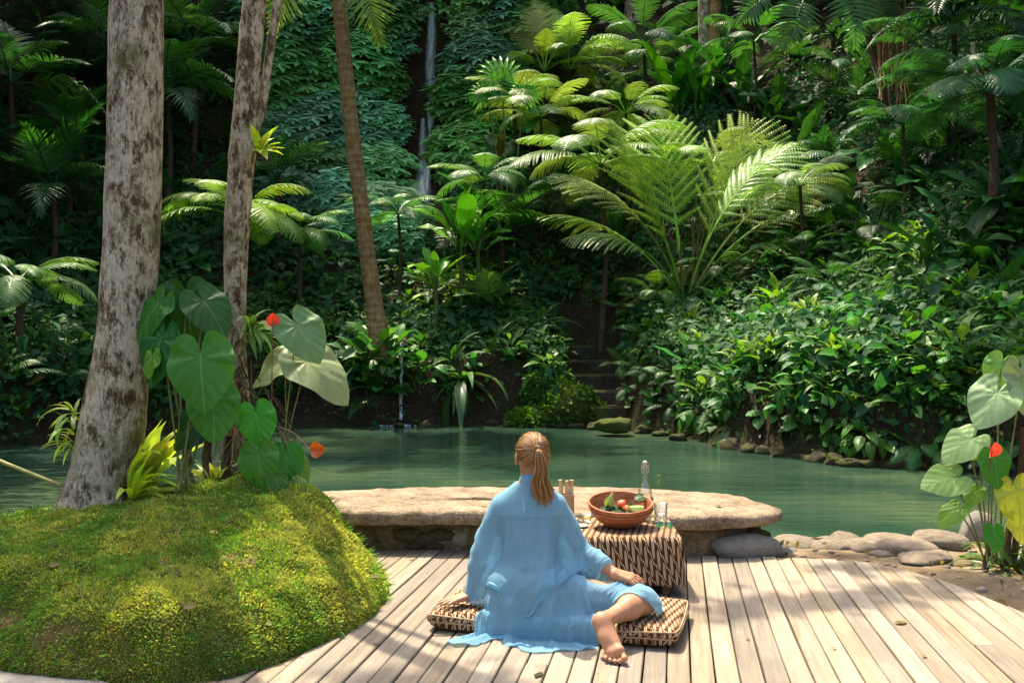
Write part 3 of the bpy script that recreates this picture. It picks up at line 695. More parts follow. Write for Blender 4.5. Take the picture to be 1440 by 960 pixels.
# ---------------------------------------------------------------- mossy mound
MC = np.array([-2.05, 5.25])
MOUND = [(-4.2, 4.7), (-3.0, 4.42), (-2.3, 4.28), (-1.85, 4.12), (-1.5, 4.05), (-1.2, 4.12), (-1.0, 4.4), (-.82, 4.75), (-.70, 5.15), (-.68, 5.6), (-.85, 6.05), (-1.15, 6.5), (-1.7, 6.9), (-2.6, 7.1), (-3.6, 7.0), (-4.4, 6.2)]
mo = resample(MOUND, 220, 3); rings = 64; A = []
for i in range(rings+1):
    f = i/rings; A.append(np.column_stack([MC+(mo-MC)*f, np.zeros(len(mo))]))
A = np.array(A); f = np.linspace(0, 1, rings+1)[:, None]
hh = .44*(1-np.clip((f-.25)/.75, 0, 1)**2.8)**.62
px_ = A[..., 0]; py_ = A[..., 1]
ridge = .13*np.exp(-((px_+1.25)/.75)**2-((py_-5.75)/.62)**2)+.05*np.exp(-((px_+1.9)/.9)**2-((py_-5.9)/.6)**2)
left = .09*sstep(-2.3, -3.2, px_)
top = np.clip(hh*(1.0+0*px_)+(ridge-left)*sstep(1.0, .72, f)*sstep(0, .2, hh), 0, 2)
A[..., 2] = top-.06*(f > .985)-.02
nn = fbm(A*np.array([2.6, 2.6, 2.6]), 4, 31); n2 = fbm(A*9, 3, 33)
A[..., 2] += (nn*.17+n2*.085)*sstep(1.0, .9, f)
v = A[..., :2]-MC; A[..., :2] += v/np.maximum(np.hypot(v[..., 0], v[..., 1]), .1)[..., None]*(nn*.10*sstep(.5, 1, f))[..., None]
m = MB(); m.grid(A, closed=True)
tm = NT('moss_bed'); _b = tm.noise(tm.co(), 30, 6, .7); _a = tm.noise(tm.co(), 3.5, 5, .6)
c_ = tm.mix(tm.ramp(_a, [(.42, 0), (.6, 1)]), tm.ramp(_b, [(.3, (.06, .08, .018)), (.7, (.18, .21, .045))]), tm.ramp(_b, [(.3, (.09, .065, .025)), (.7, (.26, .21, .07))]))
M['mossbed'] = tm.out(tm.bsdf(c_, .95, tm.bump(_b, 1, .03), Specular_IOR_Level=.1))
mound = thing('mossy_mound', 'big rounded mound thick with green and yellow moss at the deck corner', 'mound', (MC[0], MC[1], 0))
wobj('mound_body', m.mesh('mound_body', M['mossbed']), mound)
def mesh_sample(A, n, closed=True):
    """random points with normals on a closed-ring grid"""
    a = A; b = np.roll(A, -1, 1) if closed else None
    p0, p1, p2, p3 = a[:-1], b[:-1], b[1:], a[1:]
    nr = np.cross(p2-p0, p3-p1); ar = np.linalg.norm(nr, axis=-1); w_ = (ar/ar.sum()).ravel()
    k = RNG.choice(len(w_), n, p=w_); u, v_ = RNG.random((n, 1)), RNG.random((n, 1))
    q = [x.reshape(-1, 3)[k] for x in (p0, p1, p2, p3)]
    pt = (q[0]*(1-u)+q[1]*u)*(1-v_)+(q[3]*(1-u)+q[2]*u)*v_
    nn_ = nr.reshape(-1, 3)[k]; nn_ /= np.linalg.norm(nn_, axis=1, keepdims=True)+1e-9
    return pt, nn_
def unit(v): return v/(np.linalg.norm(v, axis=-1, keepdims=True)+1e-9)
def scatter_blades(name, pt, nr, length, width, lean, mat, lay=0.):
    """two-triangle leaves standing on points; lean tips them sideways"""
    n = len(pt); r = unit(RNG.normal(size=(n, 3))); d = unit(nr+r*lean); s = unit(np.cross(d, r+np.array([.01, .02, .3])))
    L = (length*RNG.uniform(.5, 1.3, n))[:, None]; W = (width*RNG.uniform(.6, 1.3, n))[:, None]; up = unit(np.cross(s, d))
    c = pt+d*L*.55+up*L*.08
    V = np.stack([pt, c-s*W, pt+d*L-up*L*lay, c+s*W], 1).reshape(-1, 3)
    F = np.arange(4*n, dtype=np.int32).reshape(n, 4)
    return mk(name, V, F, mat, False)
pt, nr = mesh_sample(A, 330000); nr = nr if np.median(nr[:, 2]) > 0 else -nr
ok = (pt[:, 0] > -3.3) & (pt[:, 1] < 6.9); pt, nr = pt[ok], nr[ok]
cl = fbm(pt*3.3, 4, 41); c2 = fbm(pt*7, 3, 47); bare = (fbm(pt*5.5, 4, 44) < -.185) & (RNG.random(len(pt)) < .8)
g = ~bare
lit_yel = (cl+.5*c2+.10*sstep(-1.6, -.9, pt[:, 0]))+.13*RNG.normal(size=len(pt)) > .03  # random patches, plus yellow pushed right to stand for sunlit moss
big = (RNG.random(len(pt)) < .02+.12*(c2 > .10))
for sel, col, ln, wd, nm in ((g & lit_yel & ~big, (.42, .345, .10), .013, .0042, 0), (g & ~lit_yel & ~big, (.165, .235, .055), .014, .0045, 1), (g & big & ~lit_yel, (.12, .21, .05), .022, .007, 2), (g & big & lit_yel, (.48, .38, .12), .020, .006, 3)):
    o = wobj('moss', scatter_blades('moss', pt[sel], nr[sel], ln, wd, .8, M['moss'], .25), mound, col, 'stuff')
# taller seedlings and grass at the rim
k = RNG.choice(len(pt), 900); q = pt[k]; e = (q[:, 1] > 5.6) | (RNG.random(900) < .25)
wobj('sprouts', scatter_blades('sprouts', np.repeat(q[e], 5, 0), np.repeat(nr[k][e], 5, 0), .055, .0035, .9, M['moss'], .4), mound, (.16, .24, .05), 'stuff')

# ---------------------------------------------------------------- the three slender trunks
def trunk_mesh(name, path, mat, n=40, amp=.06, sub=10, seed=0, flare=0):
    """path: (Vector, radius) list; lumpy, with real relief"""
    p = np.array([[*a, b] for a, b in path], float); k = len(p); t = np.linspace(0, k-1, (k-1)*sub+1)
    i0 = np.clip(np.floor(t).astype(int), 0, k-2); f = (t-i0)[:, None]
    def pt_(i): return p[np.clip(i, 0, k-1)]
    a, b, c, d = pt_(i0-1), pt_(i0), pt_(i0+1), pt_(i0+2)
    q = .5*((2*b)+(-a+c)*f+(2*a-5*b+4*c-d)*f*f+(-a+3*b-3*c+d)*f**3)
    A = []
    for r in q:
        A.append([(r[0]+r[3]*math.cos(2*PI*j/n), r[1]+r[3]*math.sin(2*PI*j/n), r[2]) for j in range(n)])
    A = np.array(A); c = q[:, None, :3]; N = fbm(A*np.array([9, 9, 4])/max(.4, p[0, 3]*4), 4, seed)*2; N2 = fbm(A*np.array([30, 30, 12]), 3, seed+3)
    v = A-c; A = c+v*(1+amp*N+amp*.7*N2)[..., None]
    if flare:
        ang = np.arctan2(v[..., 1], v[..., 0]); e = sstep(.25, 0, np.linspace(0, 1, len(q)))[:, None]**2
        A = A+v*(flare*e*np.maximum(0, np.cos(ang*4+seed)))[..., None]
    m = MB(); m.grid(A, closed=True); return m.mesh(name, mat)
def tree_at(name, label, cat, path, mat, group=None, **k):
    p0, r0 = path[0]
    if p0.y > 9:
        g_ = hz(p0.x, p0.y)
        if p0.z > g_+.05: path = [(Vector((p0.x+.02, p0.y, g_-.25)), r0*1.15)]+path
    t = thing(name, label, cat, path[0][0], group); wobj('trunk', trunk_mesh('trunk', path, mat, **k), t); return t
YT = 5.85
bigtree = tree_at('tree', 'thick pale lichen spotted tree trunk rising from the mossy mound', 'tree',
    [(P(x, y, YT), r/1400*YT) for x, y, r in ((122, 745, 68), (134, 715, 58), (147, 665, 49), (157, 600, 46), (167, 540, 42), (176, 470, 38.5), (182, 390, 38), (186, 310, 38), (189, 200, 37), (191, 90, 36.5), (192, 0, 36.5), (194, -160, 35))]
    + [(P(200, -420, 5.9), .145), (Vector((-2.15, 6.0, 6.6)), .13), (Vector((-2.0, 6.0, 8.5)), .11)], M['bark'], n=56, amp=.05, sub=12, seed=3, flare=.1)
Y2 = 6.4
tree2 = tree_at('tree', 'slimmer mossy tree trunk with an epiphyte, right of the thick trunk', 'tree',
    [(P(x, y, Y2), r/1400*Y2) for x, y, r in ((338, 705, 22), (337, 640, 18), (335, 560, 15), (332, 480, 14.5), (331, 400, 15.5), (333, 320, 17.5), (338, 250, 18), (343, 190, 18.5), (349, 110, 17), (355, 30, 16.5), (359, -40, 16))]
    + [(P(368, -300, 6.5), .07), (Vector((-1.5, 6.6, 6.5)), .06)], M['bark_thin'], n=36, amp=.10, sub=12, seed=12)
wobj('branch', trunk_mesh('branch', [(P(x, y, 6.45), r/1400*6.45) for x, y, r in ((350, 205, 7), (366, 160, 7), (374, 110, 6.5), (382, 55, 6), (390, 0, 6), (400, -70, 5.5), (420, -240, 5))], M['bark_thin'], n=16, amp=.1, sub=6, seed=5), tree2)
YP = 20.0
palm = tree_at('palm_tree', 'bare ringed golden brown palm trunk leaning from the far bank', 'palm tree',
    [(P(x, y, YP), r/1400*YP) for x, y, r in ((531, 470, 15), (528, 440, 13), (521, 390, 12), (515, 345, 11.5), (508, 290, 11), (500, 225, 10.6), (492, 155, 10.5), (484, 80, 10.5), (477, 0, 10.5), (470, -90, 10.5), (462, -190, 10))],
    M['palmbark'], n=24, amp=.03, sub=12, seed=8)
crown_c = P(460, -200, YP)
for i in range(15):
    a = i*2.4; el = math.radians(random.uniform(-25, 50))
    if i in (2, 5, 8): continue
    t = Vector((math.cos(a)*math.cos(el), math.sin(a)*math.cos(el), math.sin(el)))
    o = obj('frond', FR['palm'][i % 2], palm, TRS(crown_c-palm.location, basis(t, Vector((0, 0, 1))+t*.01), 3.2), jit((.07, .13, .02)))
# two frond tips that dip into the picture top
for px, py, tx, ty, s in ((500, -60, 30, 100, 1.9), (430, -70, -40, 110, 1.9)):
    q = P(px, py, 19.5); t = Vector((tx, -20, -ty)); obj('frond', FR['palm'][0], palm, TRS(q-palm.location, basis(t, (0, -1, .3)), s), (.26, .30, .04))
YR = hit(1004, 118).y; YH = hit(1243, 185).y; YL = hit(1415, 222).y
rp_ = tree_at('palm_tree', 'short stretch of ringed palm trunk at the top of the slope', 'palm tree', [(P(x, y, YR), r/1400*YR) for x, y, r in ((1003, 120, 8), (1004, 70, 8), (1006, 0, 7.5), (1008, -80, 7.5))], M['palmbark'], n=20, amp=.03, sub=10, seed=2)
tree_at('tree', 'dark rough trunk just left of the upper slope palm trunk', 'tree', [(P(x, y, YR+.3), r/1400*YR) for x, y, r in ((993, 110, 9), (991, 50, 9), (990, 0, 8.5), (988, -80, 8.5))], M['bark_thin'], n=20, amp=.12, sub=10, seed=6)
hang = tree_at('tree', 'dark tree at upper right hung with thin brown aerial roots', 'tree', [(P(x, y, YH), r/1400*YH) for x, y, r in ((1247, 190, 8), (1244, 120, 7), (1240, 50, 7), (1238, -60, 7))], M['fibre'], n=20, amp=.2, sub=10, seed=6)
for i in range(22):
    x = 1236+i*1.6+random.uniform(-6, 6); q0, q1 = P(x+random.uniform(-3, 3), -20, YH-.3), P(x+random.uniform(-8, 12), random.uniform(110, 175), YH-.4+random.uniform(-.2, .2))
    wobj('aerial_root', MB().tube([q0, q0.lerp(q1, .35)+Vector((random.uniform(-.06, .06), 0, 0)), q0.lerp(q1, .7)+Vector((random.uniform(-.06, .06), 0, 0)), q1], [.03, .028, .024, .012], 5).mesh('aerial_root', M['palmbark']), hang)
tree_at('tree', 'leaning thin bare stem under the fern at right', 'tree', [(P(x, y, YL), r/1400*YL) for x, y, r in ((1415, 225, 4), (1400, 190, 4), (1385, 150, 4), (1372, 100, 3.5), (1368, 60, 3))], M['bark_thin'], n=12, amp=.1, sub=6, seed=17)
# epiphyte on the second trunk
q = P(365, 214, 6.3)
rosette('birds_nest_fern', 'small yellow green fern rosette perched on the slimmer trunk', 'fern', q, 'leaf', [blade_mesh('leaf', M['frond'], strap(.13), 8, 1, .4, .5, .1, 0, 3)], 11, .19, (75, -5), (.42, .42, .05), spread=.02, az=(-100, 70))
bm_ = MB()
for i in range(16): bm_.tube([q+Vector((random.uniform(-.03, .05), 0, 0)), q+Vector((random.uniform(-.02, .08), random.uniform(-.03, .03), -random.uniform(.04, .13)))], [.004, .001], 4)
ro = [o for o in bpy.data.objects if o.name.startswith('birds_nest_fern')][0]; wobj('root_mat', bm_.mesh('root_mat', M['fibre']), ro)

# ---------------------------------------------------------------- anthuriums with big heart leaves
def petiole(root, a, b, col=(.20, .22, .06), r=.006, sag=.05):
    a, b = Vector(a), Vector(b); c = a.lerp(b, .55)+Vector((0, 0, sag)); pts = [a.lerp(c, t).lerp(c.lerp(b, t), t) for t in [i/7 for i in range(8)]]
    return wobj('petiole', MB().tube(pts, [r*1.2]+[r]*6+[r*.7], 6).mesh('petiole', M['stem']), root, col)
def heart(root, px, py, Y, size, ang, face, k, col, base=None, pr=.006, sag=.08, roll=0, mat=None, sx=1.0):
    """heart leaf attached at pixel px,py; ang: tip direction in the picture, 0 = down, + = to the right; face: (x, up) lean of the face"""
    q = P(px, py, Y); a = math.radians(ang); t = Vector((math.sin(a), face[2] if len(face) > 2 else -.25, -math.cos(a)))
    R = basis(t, Vector((face[0], -1, face[1])))
    o = obj('leaf', LF['bigheart'][k], root, TRS(q-root.location, R, size*(1.27 if px < 900 else 1.1)), jit(col, .06))
    if base is not None: petiole(root, base, q+Vector((0, .01, 0)), r=pr, sag=sag)
    return o
def spathe(root, px, py, Y, s, col, base, tip=(0, 0, 1)):
    q = P(px, py, Y); m = blade_mesh('flower', M['petal'], ov(.42), 8, 2, .9, -.5, 0)
    obj('flower', m, root, TRS(q-root.location, basis(tip, (0.3, -1, .1)), s), col)
    sp_ = MB().tube([q, q+Vector(tip).normalized()*s*.75], [s*.07, s*.04], 7); wobj('spadix', sp_.mesh('spadix', M['stem']), root, (.45, .16, .05))
    petiole(root, base, q, (.22, .10, .05), .0035, .06)
M['petal'] = leaf_material('flower_petal', None, .25, .25)
gd = (.032, .135, .018)
b1 = P(262, 690, 5.75)
an1 = thing('anthurium', 'large dark green heart leaved plant growing between the two near trunks', 'plant', b1)
for a in ((282, 508-6, 5.45, .245, 8, (.05, .45, -.3), 0, gd), (226, 478, 5.6, .21, -22, (-.55, .35, -.2), 1, (.026, .115, .022)), (222, 428, 5.7, .19, -38, (-.5, .9, -.25), 1, (.028, .12, .018)),
          (286, 424, 5.72, .19, 42, (.5, .75, -.2), 1, (.03, .105, .025)), (262, 418, 5.8, .21, 5, (.2, .3, .1), 2, (.018, .075, .012)), (300, 560, 5.6, .20, 5, (.25, .5, -.25), 0, (.034, .14, .018)),
          (285, 588, 5.7, .19, -58, (-.15, .75, -.2), 3, (.02, .07, .012)), (240, 455, 5.9, .17, 10, (0, .5, 0), 2, (.02, .08, .013))):
    heart(an1, *a, base=b1+Vector((random.uniform(-.06, .06), random.uniform(-.03, .05), 0)), pr=.007)
heart(an1, 214, 502, 5.58, .10, -10, (-.7, .2), 2, (.10, .26, .03))
b2 = P(400, 690, 6.0)
an2 = thing('anthurium', 'heart leaved plant right of the slim trunk with pale sunlit leaves', 'plant', b2)
for a in ((418, 458, 6.0, .21, 38, (.1, 1.3, -.25), 0, (.12, .18, .09)), (432, 508, 6.05, .26, 62, (.05, 1.6, -.2), 3, (.28, .28, .17)), (400, 505, 6.2, .24, -72, (-.2, 1.4, .1), 3, (.29, .28, .19)),
          (360, 583, 5.8, .155, 14, (.1, .5, -.2), 0, (.045, .19, .025)), (363, 640, 5.7, .16, 8, (-.1, .8, -.3), 1, (.07, .22, .03)), (402, 640, 5.85, .15, 5, (.5, .4, -.1), 2, (.05, .17, .02)), (412, 650, 5.95, .13, 40, (.6, .9, -.1), 1, (.14, .24, .05)), (388, 672, 5.7, .09, 20, (.2, .8), 2, (.05, .15, .02)), (416, 678, 5.8, .07, 60, (.2, .8), 2, (.20, .26, .06))):
    heart(an2, *a, base=b2+Vector((random.uniform(-.08, .05), random.uniform(-.03, .05), 0)), pr=.0045)
spathe(an2, 383, 460, 5.95, .085, (.85, .10, .045), b2+Vector((-.08, 0, 0)))
spathe(an2, 436, 633, 5.6, .10, (.85, .24, .03), P(390, 600, 5.8), (1, -.1, .12))
b3 = P(1388, 792, 6.2)
an3 = thing('anthurium', 'tall heart leaved plant with a red flower on the path edge at right', 'plant', b3)
pg = (.24, .27, .19)
for a in ((1402, 553, 6.1, .235, -38, (-.2, 1.2, -.3), 0, pg), (1440, 528, 6.15, .25, 10, (.3, 1.2, -.3), 0, (.27, .29, .21)), (1408, 512, 6.3, .16, -20, (-.3, .6, .1), 1, (.16, .22, .08)), (1364, 618, 6.05, .19, -62, (-.3, 1.1, -.2), 1, (.26, .32, .16)),
          (1340, 672, 6.0, .19, -80, (-.1, 1.0, -.2), 0, (.20, .30, .12)), (1398, 645, 5.95, .165, 8, (.1, .5, -.2), 0, (.05, .17, .02)), (1372, 690, 6.1, .10, -30, (-.5, .6), 2, (.16, .26, .05)),
          (1428, 690, 5.95, .20, 10, (0, .6, -.2), 1, (.45, .40, .05)), (1378, 632, 6.1, .11, -70, (0, .8), 2, (.42, .34, .04)), (1345, 716, 6.0, .13, -60, (-.2, 2.2), 3, (.24, .30, .06)), (1398, 748, 6.05, .115, 0, (.2, .5), 2, (.05, .17, .02)), (1430, 735, 6.1, .13, 30, (.3, .6), 1, (.50, .44, .06)), (1415, 770, 6.2, .1, 20, (.3, .8), 2, (.10, .2, .03))):
    heart(an3, *a, base=b3+Vector((random.uniform(-.05, .10), random.uniform(-.03, .05), 0)), pr=.005)
spathe(an3, 1393, 643, 5.9, .095, (.85, .07, .05), b3)
for x0, y0, x1, y1 in ((1385, 800, 1388, 740), (1412, 800, 1420, 690), (1425, 790, 1437, 600), (1440, 800, 1448, 540)):
    wobj('stem', MB().tube([P(x0, y0, 6.2), P((x0+x1)/2+4, (y0+y1)/2, 6.2), P(x1, y1, 6.2)], [.022, .017, .012], 8).mesh('stem', M['fibre']), an3)
# grassy tuft and litter round its foot, yellow bromeliad and lily-like tuft by the big trunk
def tuft(name, label, cat, loc, n, size, col, pitch=(80, 15), k='strap', **kw): return rosette(name, label, cat, loc, 'leaf', LF[k], n, size, pitch, col, **kw)
tuft('grass_tuft', 'dark grassy tuft at the foot of the red flowered plant', 'grass tuft', P(1420, 800, 6.3), 40, .22, (.07, .11, .03), (85, 10), spread=.16)
tuft('grass_tuft', 'dry straw tuft on the path under the yellow leaf', 'grass tuft', P(1437, 812, 6.1), 26, .13, (.30, .25, .10), (60, 0), spread=.16)
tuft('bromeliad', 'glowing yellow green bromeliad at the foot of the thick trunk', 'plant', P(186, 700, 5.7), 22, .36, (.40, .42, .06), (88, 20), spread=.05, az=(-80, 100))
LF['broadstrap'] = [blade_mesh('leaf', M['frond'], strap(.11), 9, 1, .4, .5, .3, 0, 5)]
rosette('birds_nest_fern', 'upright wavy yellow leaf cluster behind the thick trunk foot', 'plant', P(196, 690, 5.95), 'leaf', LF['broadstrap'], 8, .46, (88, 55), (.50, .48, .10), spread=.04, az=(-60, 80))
tuft('spiky_epiphyte', 'pale spiky leafed epiphyte on the left side of the thick trunk', 'plant', P(104, 640, 5.75), 30, .14, (.30, .34, .10), (80, -30), spread=.04, hgt=.26, az=(90, 270))
tuft('grass_tuft', 'wispy pale grass tuft on the slim trunk by the red flower', 'grass tuft', P(352, 478, 6.35), 34, .17, (.17, .22, .07), (70, -20), spread=.03, az=(-100, 60), hgt=.1)
tuft('grass_tuft', 'dry pale tuft between the trunks on the mound', 'grass tuft', P(300, 688, 6.0), 46, .22, (.24, .23, .10), (85, 10), spread=.12)
tuft('grass_tuft', 'dark green blades at the foot of the slim trunk', 'grass tuft', P(345, 694, 6.1), 50, .26, (.05, .09, .025), (85, 5), spread=.16)
rt = thing('root_tangle', 'tangle of thin dry hanging roots around the slim trunk foot', 'roots', P(345, 690, 6.2))
for i in range(60):
    a = P(340+random.uniform(-30, 40), random.uniform(505, 600), 6.25+random.uniform(-.1, .1)); b = P(345+random.uniform(-70, 85), random.uniform(640, 695), 6.1+random.uniform(-.25, .2))
    c = a.lerp(b, .5)+Vector((random.uniform(-.1, .1), random.uniform(-.05, .05), random.uniform(.0, .1)))
    pts = [a.lerp(c, t).lerp(c.lerp(b, t), t) for t in (0, .2, .4, .6, .8, 1)]
    wobj('root', MB().tube(pts, [.004, .0035, .003, .003, .0025, .001], 4).mesh('root', M['stem']), rt, jit((.20, .14, .07)) if i % 3 else (.06, .035, .02))
for x0, x1 in ((270, 262), (295, 290), (315, 318)):
    wobj('stump', MB().tube([P(x0, 700, 6.0), P(x1, 640, 6.05), P(x1+4, 612, 6.05)], [.03, .028, .02], 8).mesh('stump', M['fibre']), rt)
m = MB().tube([Vector((-5.3, 6.7, -.2)), Vector((-4.9, 6.6, .5)), Vector((-4.2, 6.45, .86)), P(-40, 633, 6.2), P(0, 648, 6.0), P(40, 664, 5.85), P(86, 682, 5.7)], [.02, .018, .015, .012, .012, .011, .008], 7)
tag(obj('fallen_stick', m.mesh('fallen_stick', M['stem']), None, None, (.34, .33, .10)), 'pale bare stick slanting to the thick trunk foot', 'stick')
for i in range(9):
    px, py, s = ((735, 652), (0, 0))[0] + (0,) if False else [(923, 668, .05), (612, 668, .02), (655, 640, .03), (1243, 693, .03), (890, 640, .02), (1010, 700, .02), (525, 640, .025), (1150, 640, .03), (780, 650, .02)][i]
    q = G(px, py, WZ); o = obj('floating_leaf', LF['flat'][i % 3], None, TRS(q+Vector((0, 0, .006)), basis((math.cos(i*2.2), math.sin(i*2.2), .02), (0, 0, 1)), s*1.1), (.55, .50, .06) if i == 0 else (.34, .32, .12))
    tag(o, 'bright yellow leaf floating on the pool behind the bottle' if i == 0 else 'small pale leaf floating on the green pool', 'leaf', 'floating leaves')
# ---------------------------------------------------------------- planting on the far banks and slopes
def inpoly(px, py, poly):
    return sdpoly(np.array([px]), np.array([py]), np.array(poly, float))[0] < 0
# undergrowth carpet: uncountable leaves over the soil
def carpet(name, label, n, size, col, seed, zmax=99, dmin=.25, lean=.7, dmax=12):
    r = np.random.default_rng(seed); Y = r.uniform(10.5, 31, n*2); X = r.uniform(-1, 1, n*2)*(Y*.56+1.5)
    d = sdpoly(X, Y, POOL); ok = (d > dmin) & (d < dmax) & ~((np.abs(X-1.72) < .75) & (d < 3.4)) & ~((np.abs(X+2.2) < .55) & (Y > 24.8)); cl_ = fbm(np.stack([X*.8, Y*.8, 0*X+seed], -1), 3, seed) > -.09
    X, Y = X[ok & cl_][:n], Y[ok & cl_][:n]; Z = hfun(X, Y); e = .1
    nr_ = unit(np.stack([hfun(X-e, Y)-hfun(X+e, Y), hfun(X, Y-e)-hfun(X, Y+e), 0*X+2*e], -1)); nr_[:, 1] -= .35
    tier = r.random(len(X))**2*.45
    pt_ = np.stack([X, Y, Z], -1)+unit(nr_)*tier[:, None]; m_ = len(pt_)
    # each leaf: a folded four point blade lying outward and hanging
    rr = r.normal(size=(m_, 3)); nn_ = unit(nr_+rr*.45); t = unit(np.cross(nn_, r.normal(size=(m_, 3))+np.array([0, 0, 0]))); t[:, 2] -= .35; t = unit(t); s = unit(np.cross(t, nn_))
    L = (size*r.uniform(.5, 1.4, m_))[:, None]
    V = np.stack([pt_, pt_+t*L*.4+s*L*.27+nn_*L*.08, pt_+t*L-nn_*L*.15, pt_+t*L*.4-s*L*.27+nn_*L*.08, pt_+t*L*.45], 1).reshape(-1, 3)
    b = np.arange(m_)[:, None]*5
    F = np.concatenate([b+np.array([[0, 4, 1, 0]])[:, :3], b+np.array([[4, 2, 1]]), b+np.array([[0, 3, 4]]), b+np.array([[3, 2, 4]])]).astype(np.int32)
    tag(obj(name, mk(name, V, F, M['cover'], False), None, None, col), label, kind='stuff')
carpet('undergrowth', 'dark low leafy undergrowth covering the soil of the hillside', 42000, .17, (.028, .085, .022), 61)
carpet('undergrowth', 'small bright green ground leaves between the larger plants', 20000, .13, (.055, .13, .022), 62)
carpet('undergrowth', 'bluish green creeping leaves on the slope', 18000, .24, (.022, .075, .04), 63)
carpet('undergrowth', 'tiny mossy leaves on the banks', 26000, .055, (.06, .10, .02), 64, dmin=.05)

carpet('undergrowth', 'dim creepers hanging down the steep bank to the water', 16000, .15, (.030, .085, .024), 65, dmin=.04, dmax=1.1)
def zone(px, py):
    col = ['at the far left edge', 'left of the thick trunk', 'between the near trunks', 'left of the palm trunk', 'beside the water jet', 'right of the waterfall', 'above the stone stair', 'just right of the stair', 'under the glowing fern', 'right of the glowing fern', 'above the right bank middle', 'above the red flowered plant', 'at the right edge'][int(np.searchsorted([70, 170, 330, 500, 590, 740, 850, 930, 1030, 1130, 1260, 1380], px))]
    row = ['at the very top', 'high up', 'halfway up', 'low down', 'close to the water'][int(np.searchsorted([70, 200, 390, 500], py))]
    return row+' '+col.replace('above the red flowered plant', 'above the red flower')
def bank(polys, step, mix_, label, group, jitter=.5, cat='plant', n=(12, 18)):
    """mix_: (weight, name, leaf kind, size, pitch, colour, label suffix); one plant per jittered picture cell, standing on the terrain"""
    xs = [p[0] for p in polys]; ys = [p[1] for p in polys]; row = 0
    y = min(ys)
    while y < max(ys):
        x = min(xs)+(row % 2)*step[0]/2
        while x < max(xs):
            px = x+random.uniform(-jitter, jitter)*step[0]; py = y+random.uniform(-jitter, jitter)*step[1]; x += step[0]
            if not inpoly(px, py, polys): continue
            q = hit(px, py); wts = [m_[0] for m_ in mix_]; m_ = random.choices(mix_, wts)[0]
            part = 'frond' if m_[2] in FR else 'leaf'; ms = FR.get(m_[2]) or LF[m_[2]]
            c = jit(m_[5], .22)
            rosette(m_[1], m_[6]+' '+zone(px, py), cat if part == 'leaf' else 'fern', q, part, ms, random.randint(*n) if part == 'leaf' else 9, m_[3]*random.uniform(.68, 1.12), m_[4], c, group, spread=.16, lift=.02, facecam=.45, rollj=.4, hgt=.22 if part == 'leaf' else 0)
        y += step[1]; row += 1
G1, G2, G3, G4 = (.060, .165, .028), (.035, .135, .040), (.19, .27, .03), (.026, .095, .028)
bank([(905, 470), (960, 400), (1050, 385), (1100, 335), (1300, 345), (1460, 350), (1460, 520), (1400, 600), (1330, 605), (1200, 598), (1100, 592), (1010, 578), (950, 545), (900, 510)], (33, 27),
     [(4, 'leafy_shrub', 'ovate', .50, (75, 5), G1, 'mid green glossy oval leafed plant'), (3, 'leafy_shrub', 'ovate', .46, (75, 0), G2, 'bluish green oval leafed plant'),
      (2.6, 'spear_leaf_shrub', 'lance', .55, (80, 10), (.08, .18, .035), 'narrow leafed green plant'), (1.2, 'leafy_shrub', 'lance', .5, (85, 30), G3, 'yellow green narrow leafed plant'),
      (2.2, 'heart_leaf_plant', 'heart', .17, (70, 0), (.055, .15, .04), 'heart leafed plant'), (2.0, 'fern', 'small', .6, (60, 0), (.08, .17, .05), 'small fern')],
     'x', 'low leafy plants massed on the right bank')
bank([(870, 500), (905, 420), (960, 395), (1000, 430), (985, 500), (930, 520), (885, 530)], (26, 24),
     [(3, 'fern', 'small', .62, (60, -20), (.08, .17, .03), 'bright small fern spilling'), (2, 'leafy_shrub', 'lance', .4, (60, -20), (.07, .15, .03), 'fine leafed bright shrub')],
     'x', 'bright ferns and shrubs right of the stair')
bank([(872, 520), (950, 520), (1015, 575), (960, 592), (885, 575)], (34, 24), [(2, 'fern', 'small', .55, (40, -35), (.035, .10, .03), 'dim fern on the steep bank'), (2, 'heart_leaf_plant', 'heart', .17, (40, -30), (.035, .10, .03), 'dim heart leafed creeper on the steep bank')], 'x', 'creepers on the steep bank right of the stair', n=(8, 11))
bank([(955, 560), (1060, 585), (1330, 612), (1440, 625), (1440, 650), (1330, 642), (1060, 615), (955, 602)], (28, 17), [(2, 'heart_leaf_plant', 'heart', .17, (30, -50), (.04, .12, .03), 'heart leafed creeper hanging over the water'), (2, 'leafy_shrub', 'ovate', .42, (30, -55), G1, 'oval leafed plant hanging over the water'), (1, 'fern', 'small', .5, (20, -50), (.05, .13, .04), 'small fern hanging over the water')], 'x', 'plants hanging over the water on the right', n=(8, 12))
bank([(540, 395), (600, 375), (700, 385), (760, 420), (790, 470), (790, 530), (700, 520), (620, 520), (545, 520)], (26, 24),
     [(4, 'caladium', 'caladium', .20, (60, 0), (.10, .155, .085), 'pale green heart leafed plant'), (2, 'heart_leaf_plant', 'heart', .19, (60, -5), G2, 'darker heart leafed plant'),
      (1.6, 'leafy_shrub', 'ovate', .42, (70, 0), G1, 'oval leafed plant'), (1.3, 'fern', 'sword', .75, (60, 0), (.07, .15, .03), 'sword fern'), (.8, 'spear_leaf_shrub', 'lance', .5, (75, 10), (.10, .18, .04), 'light green narrow leafed plant')],
     'x', 'mixed plants on the bank left of the stair')
bank([(345, 400), (420, 370), (545, 390), (545, 545), (480, 560), (360, 560)], (30, 27),
     [(4, 'heart_leaf_plant', 'heart', .20, (65, 0), (.028, .085, .035), 'dark heart leafed plant'), (1.2, 'caladium', 'caladium', .2, (60, 0), (.07, .12, .07), 'greyish heart leafed plant'), (1, 'leafy_shrub', 'ovate', .45, (70, 0), G4, 'dark oval leafed plant')],
     'x', 'plants')
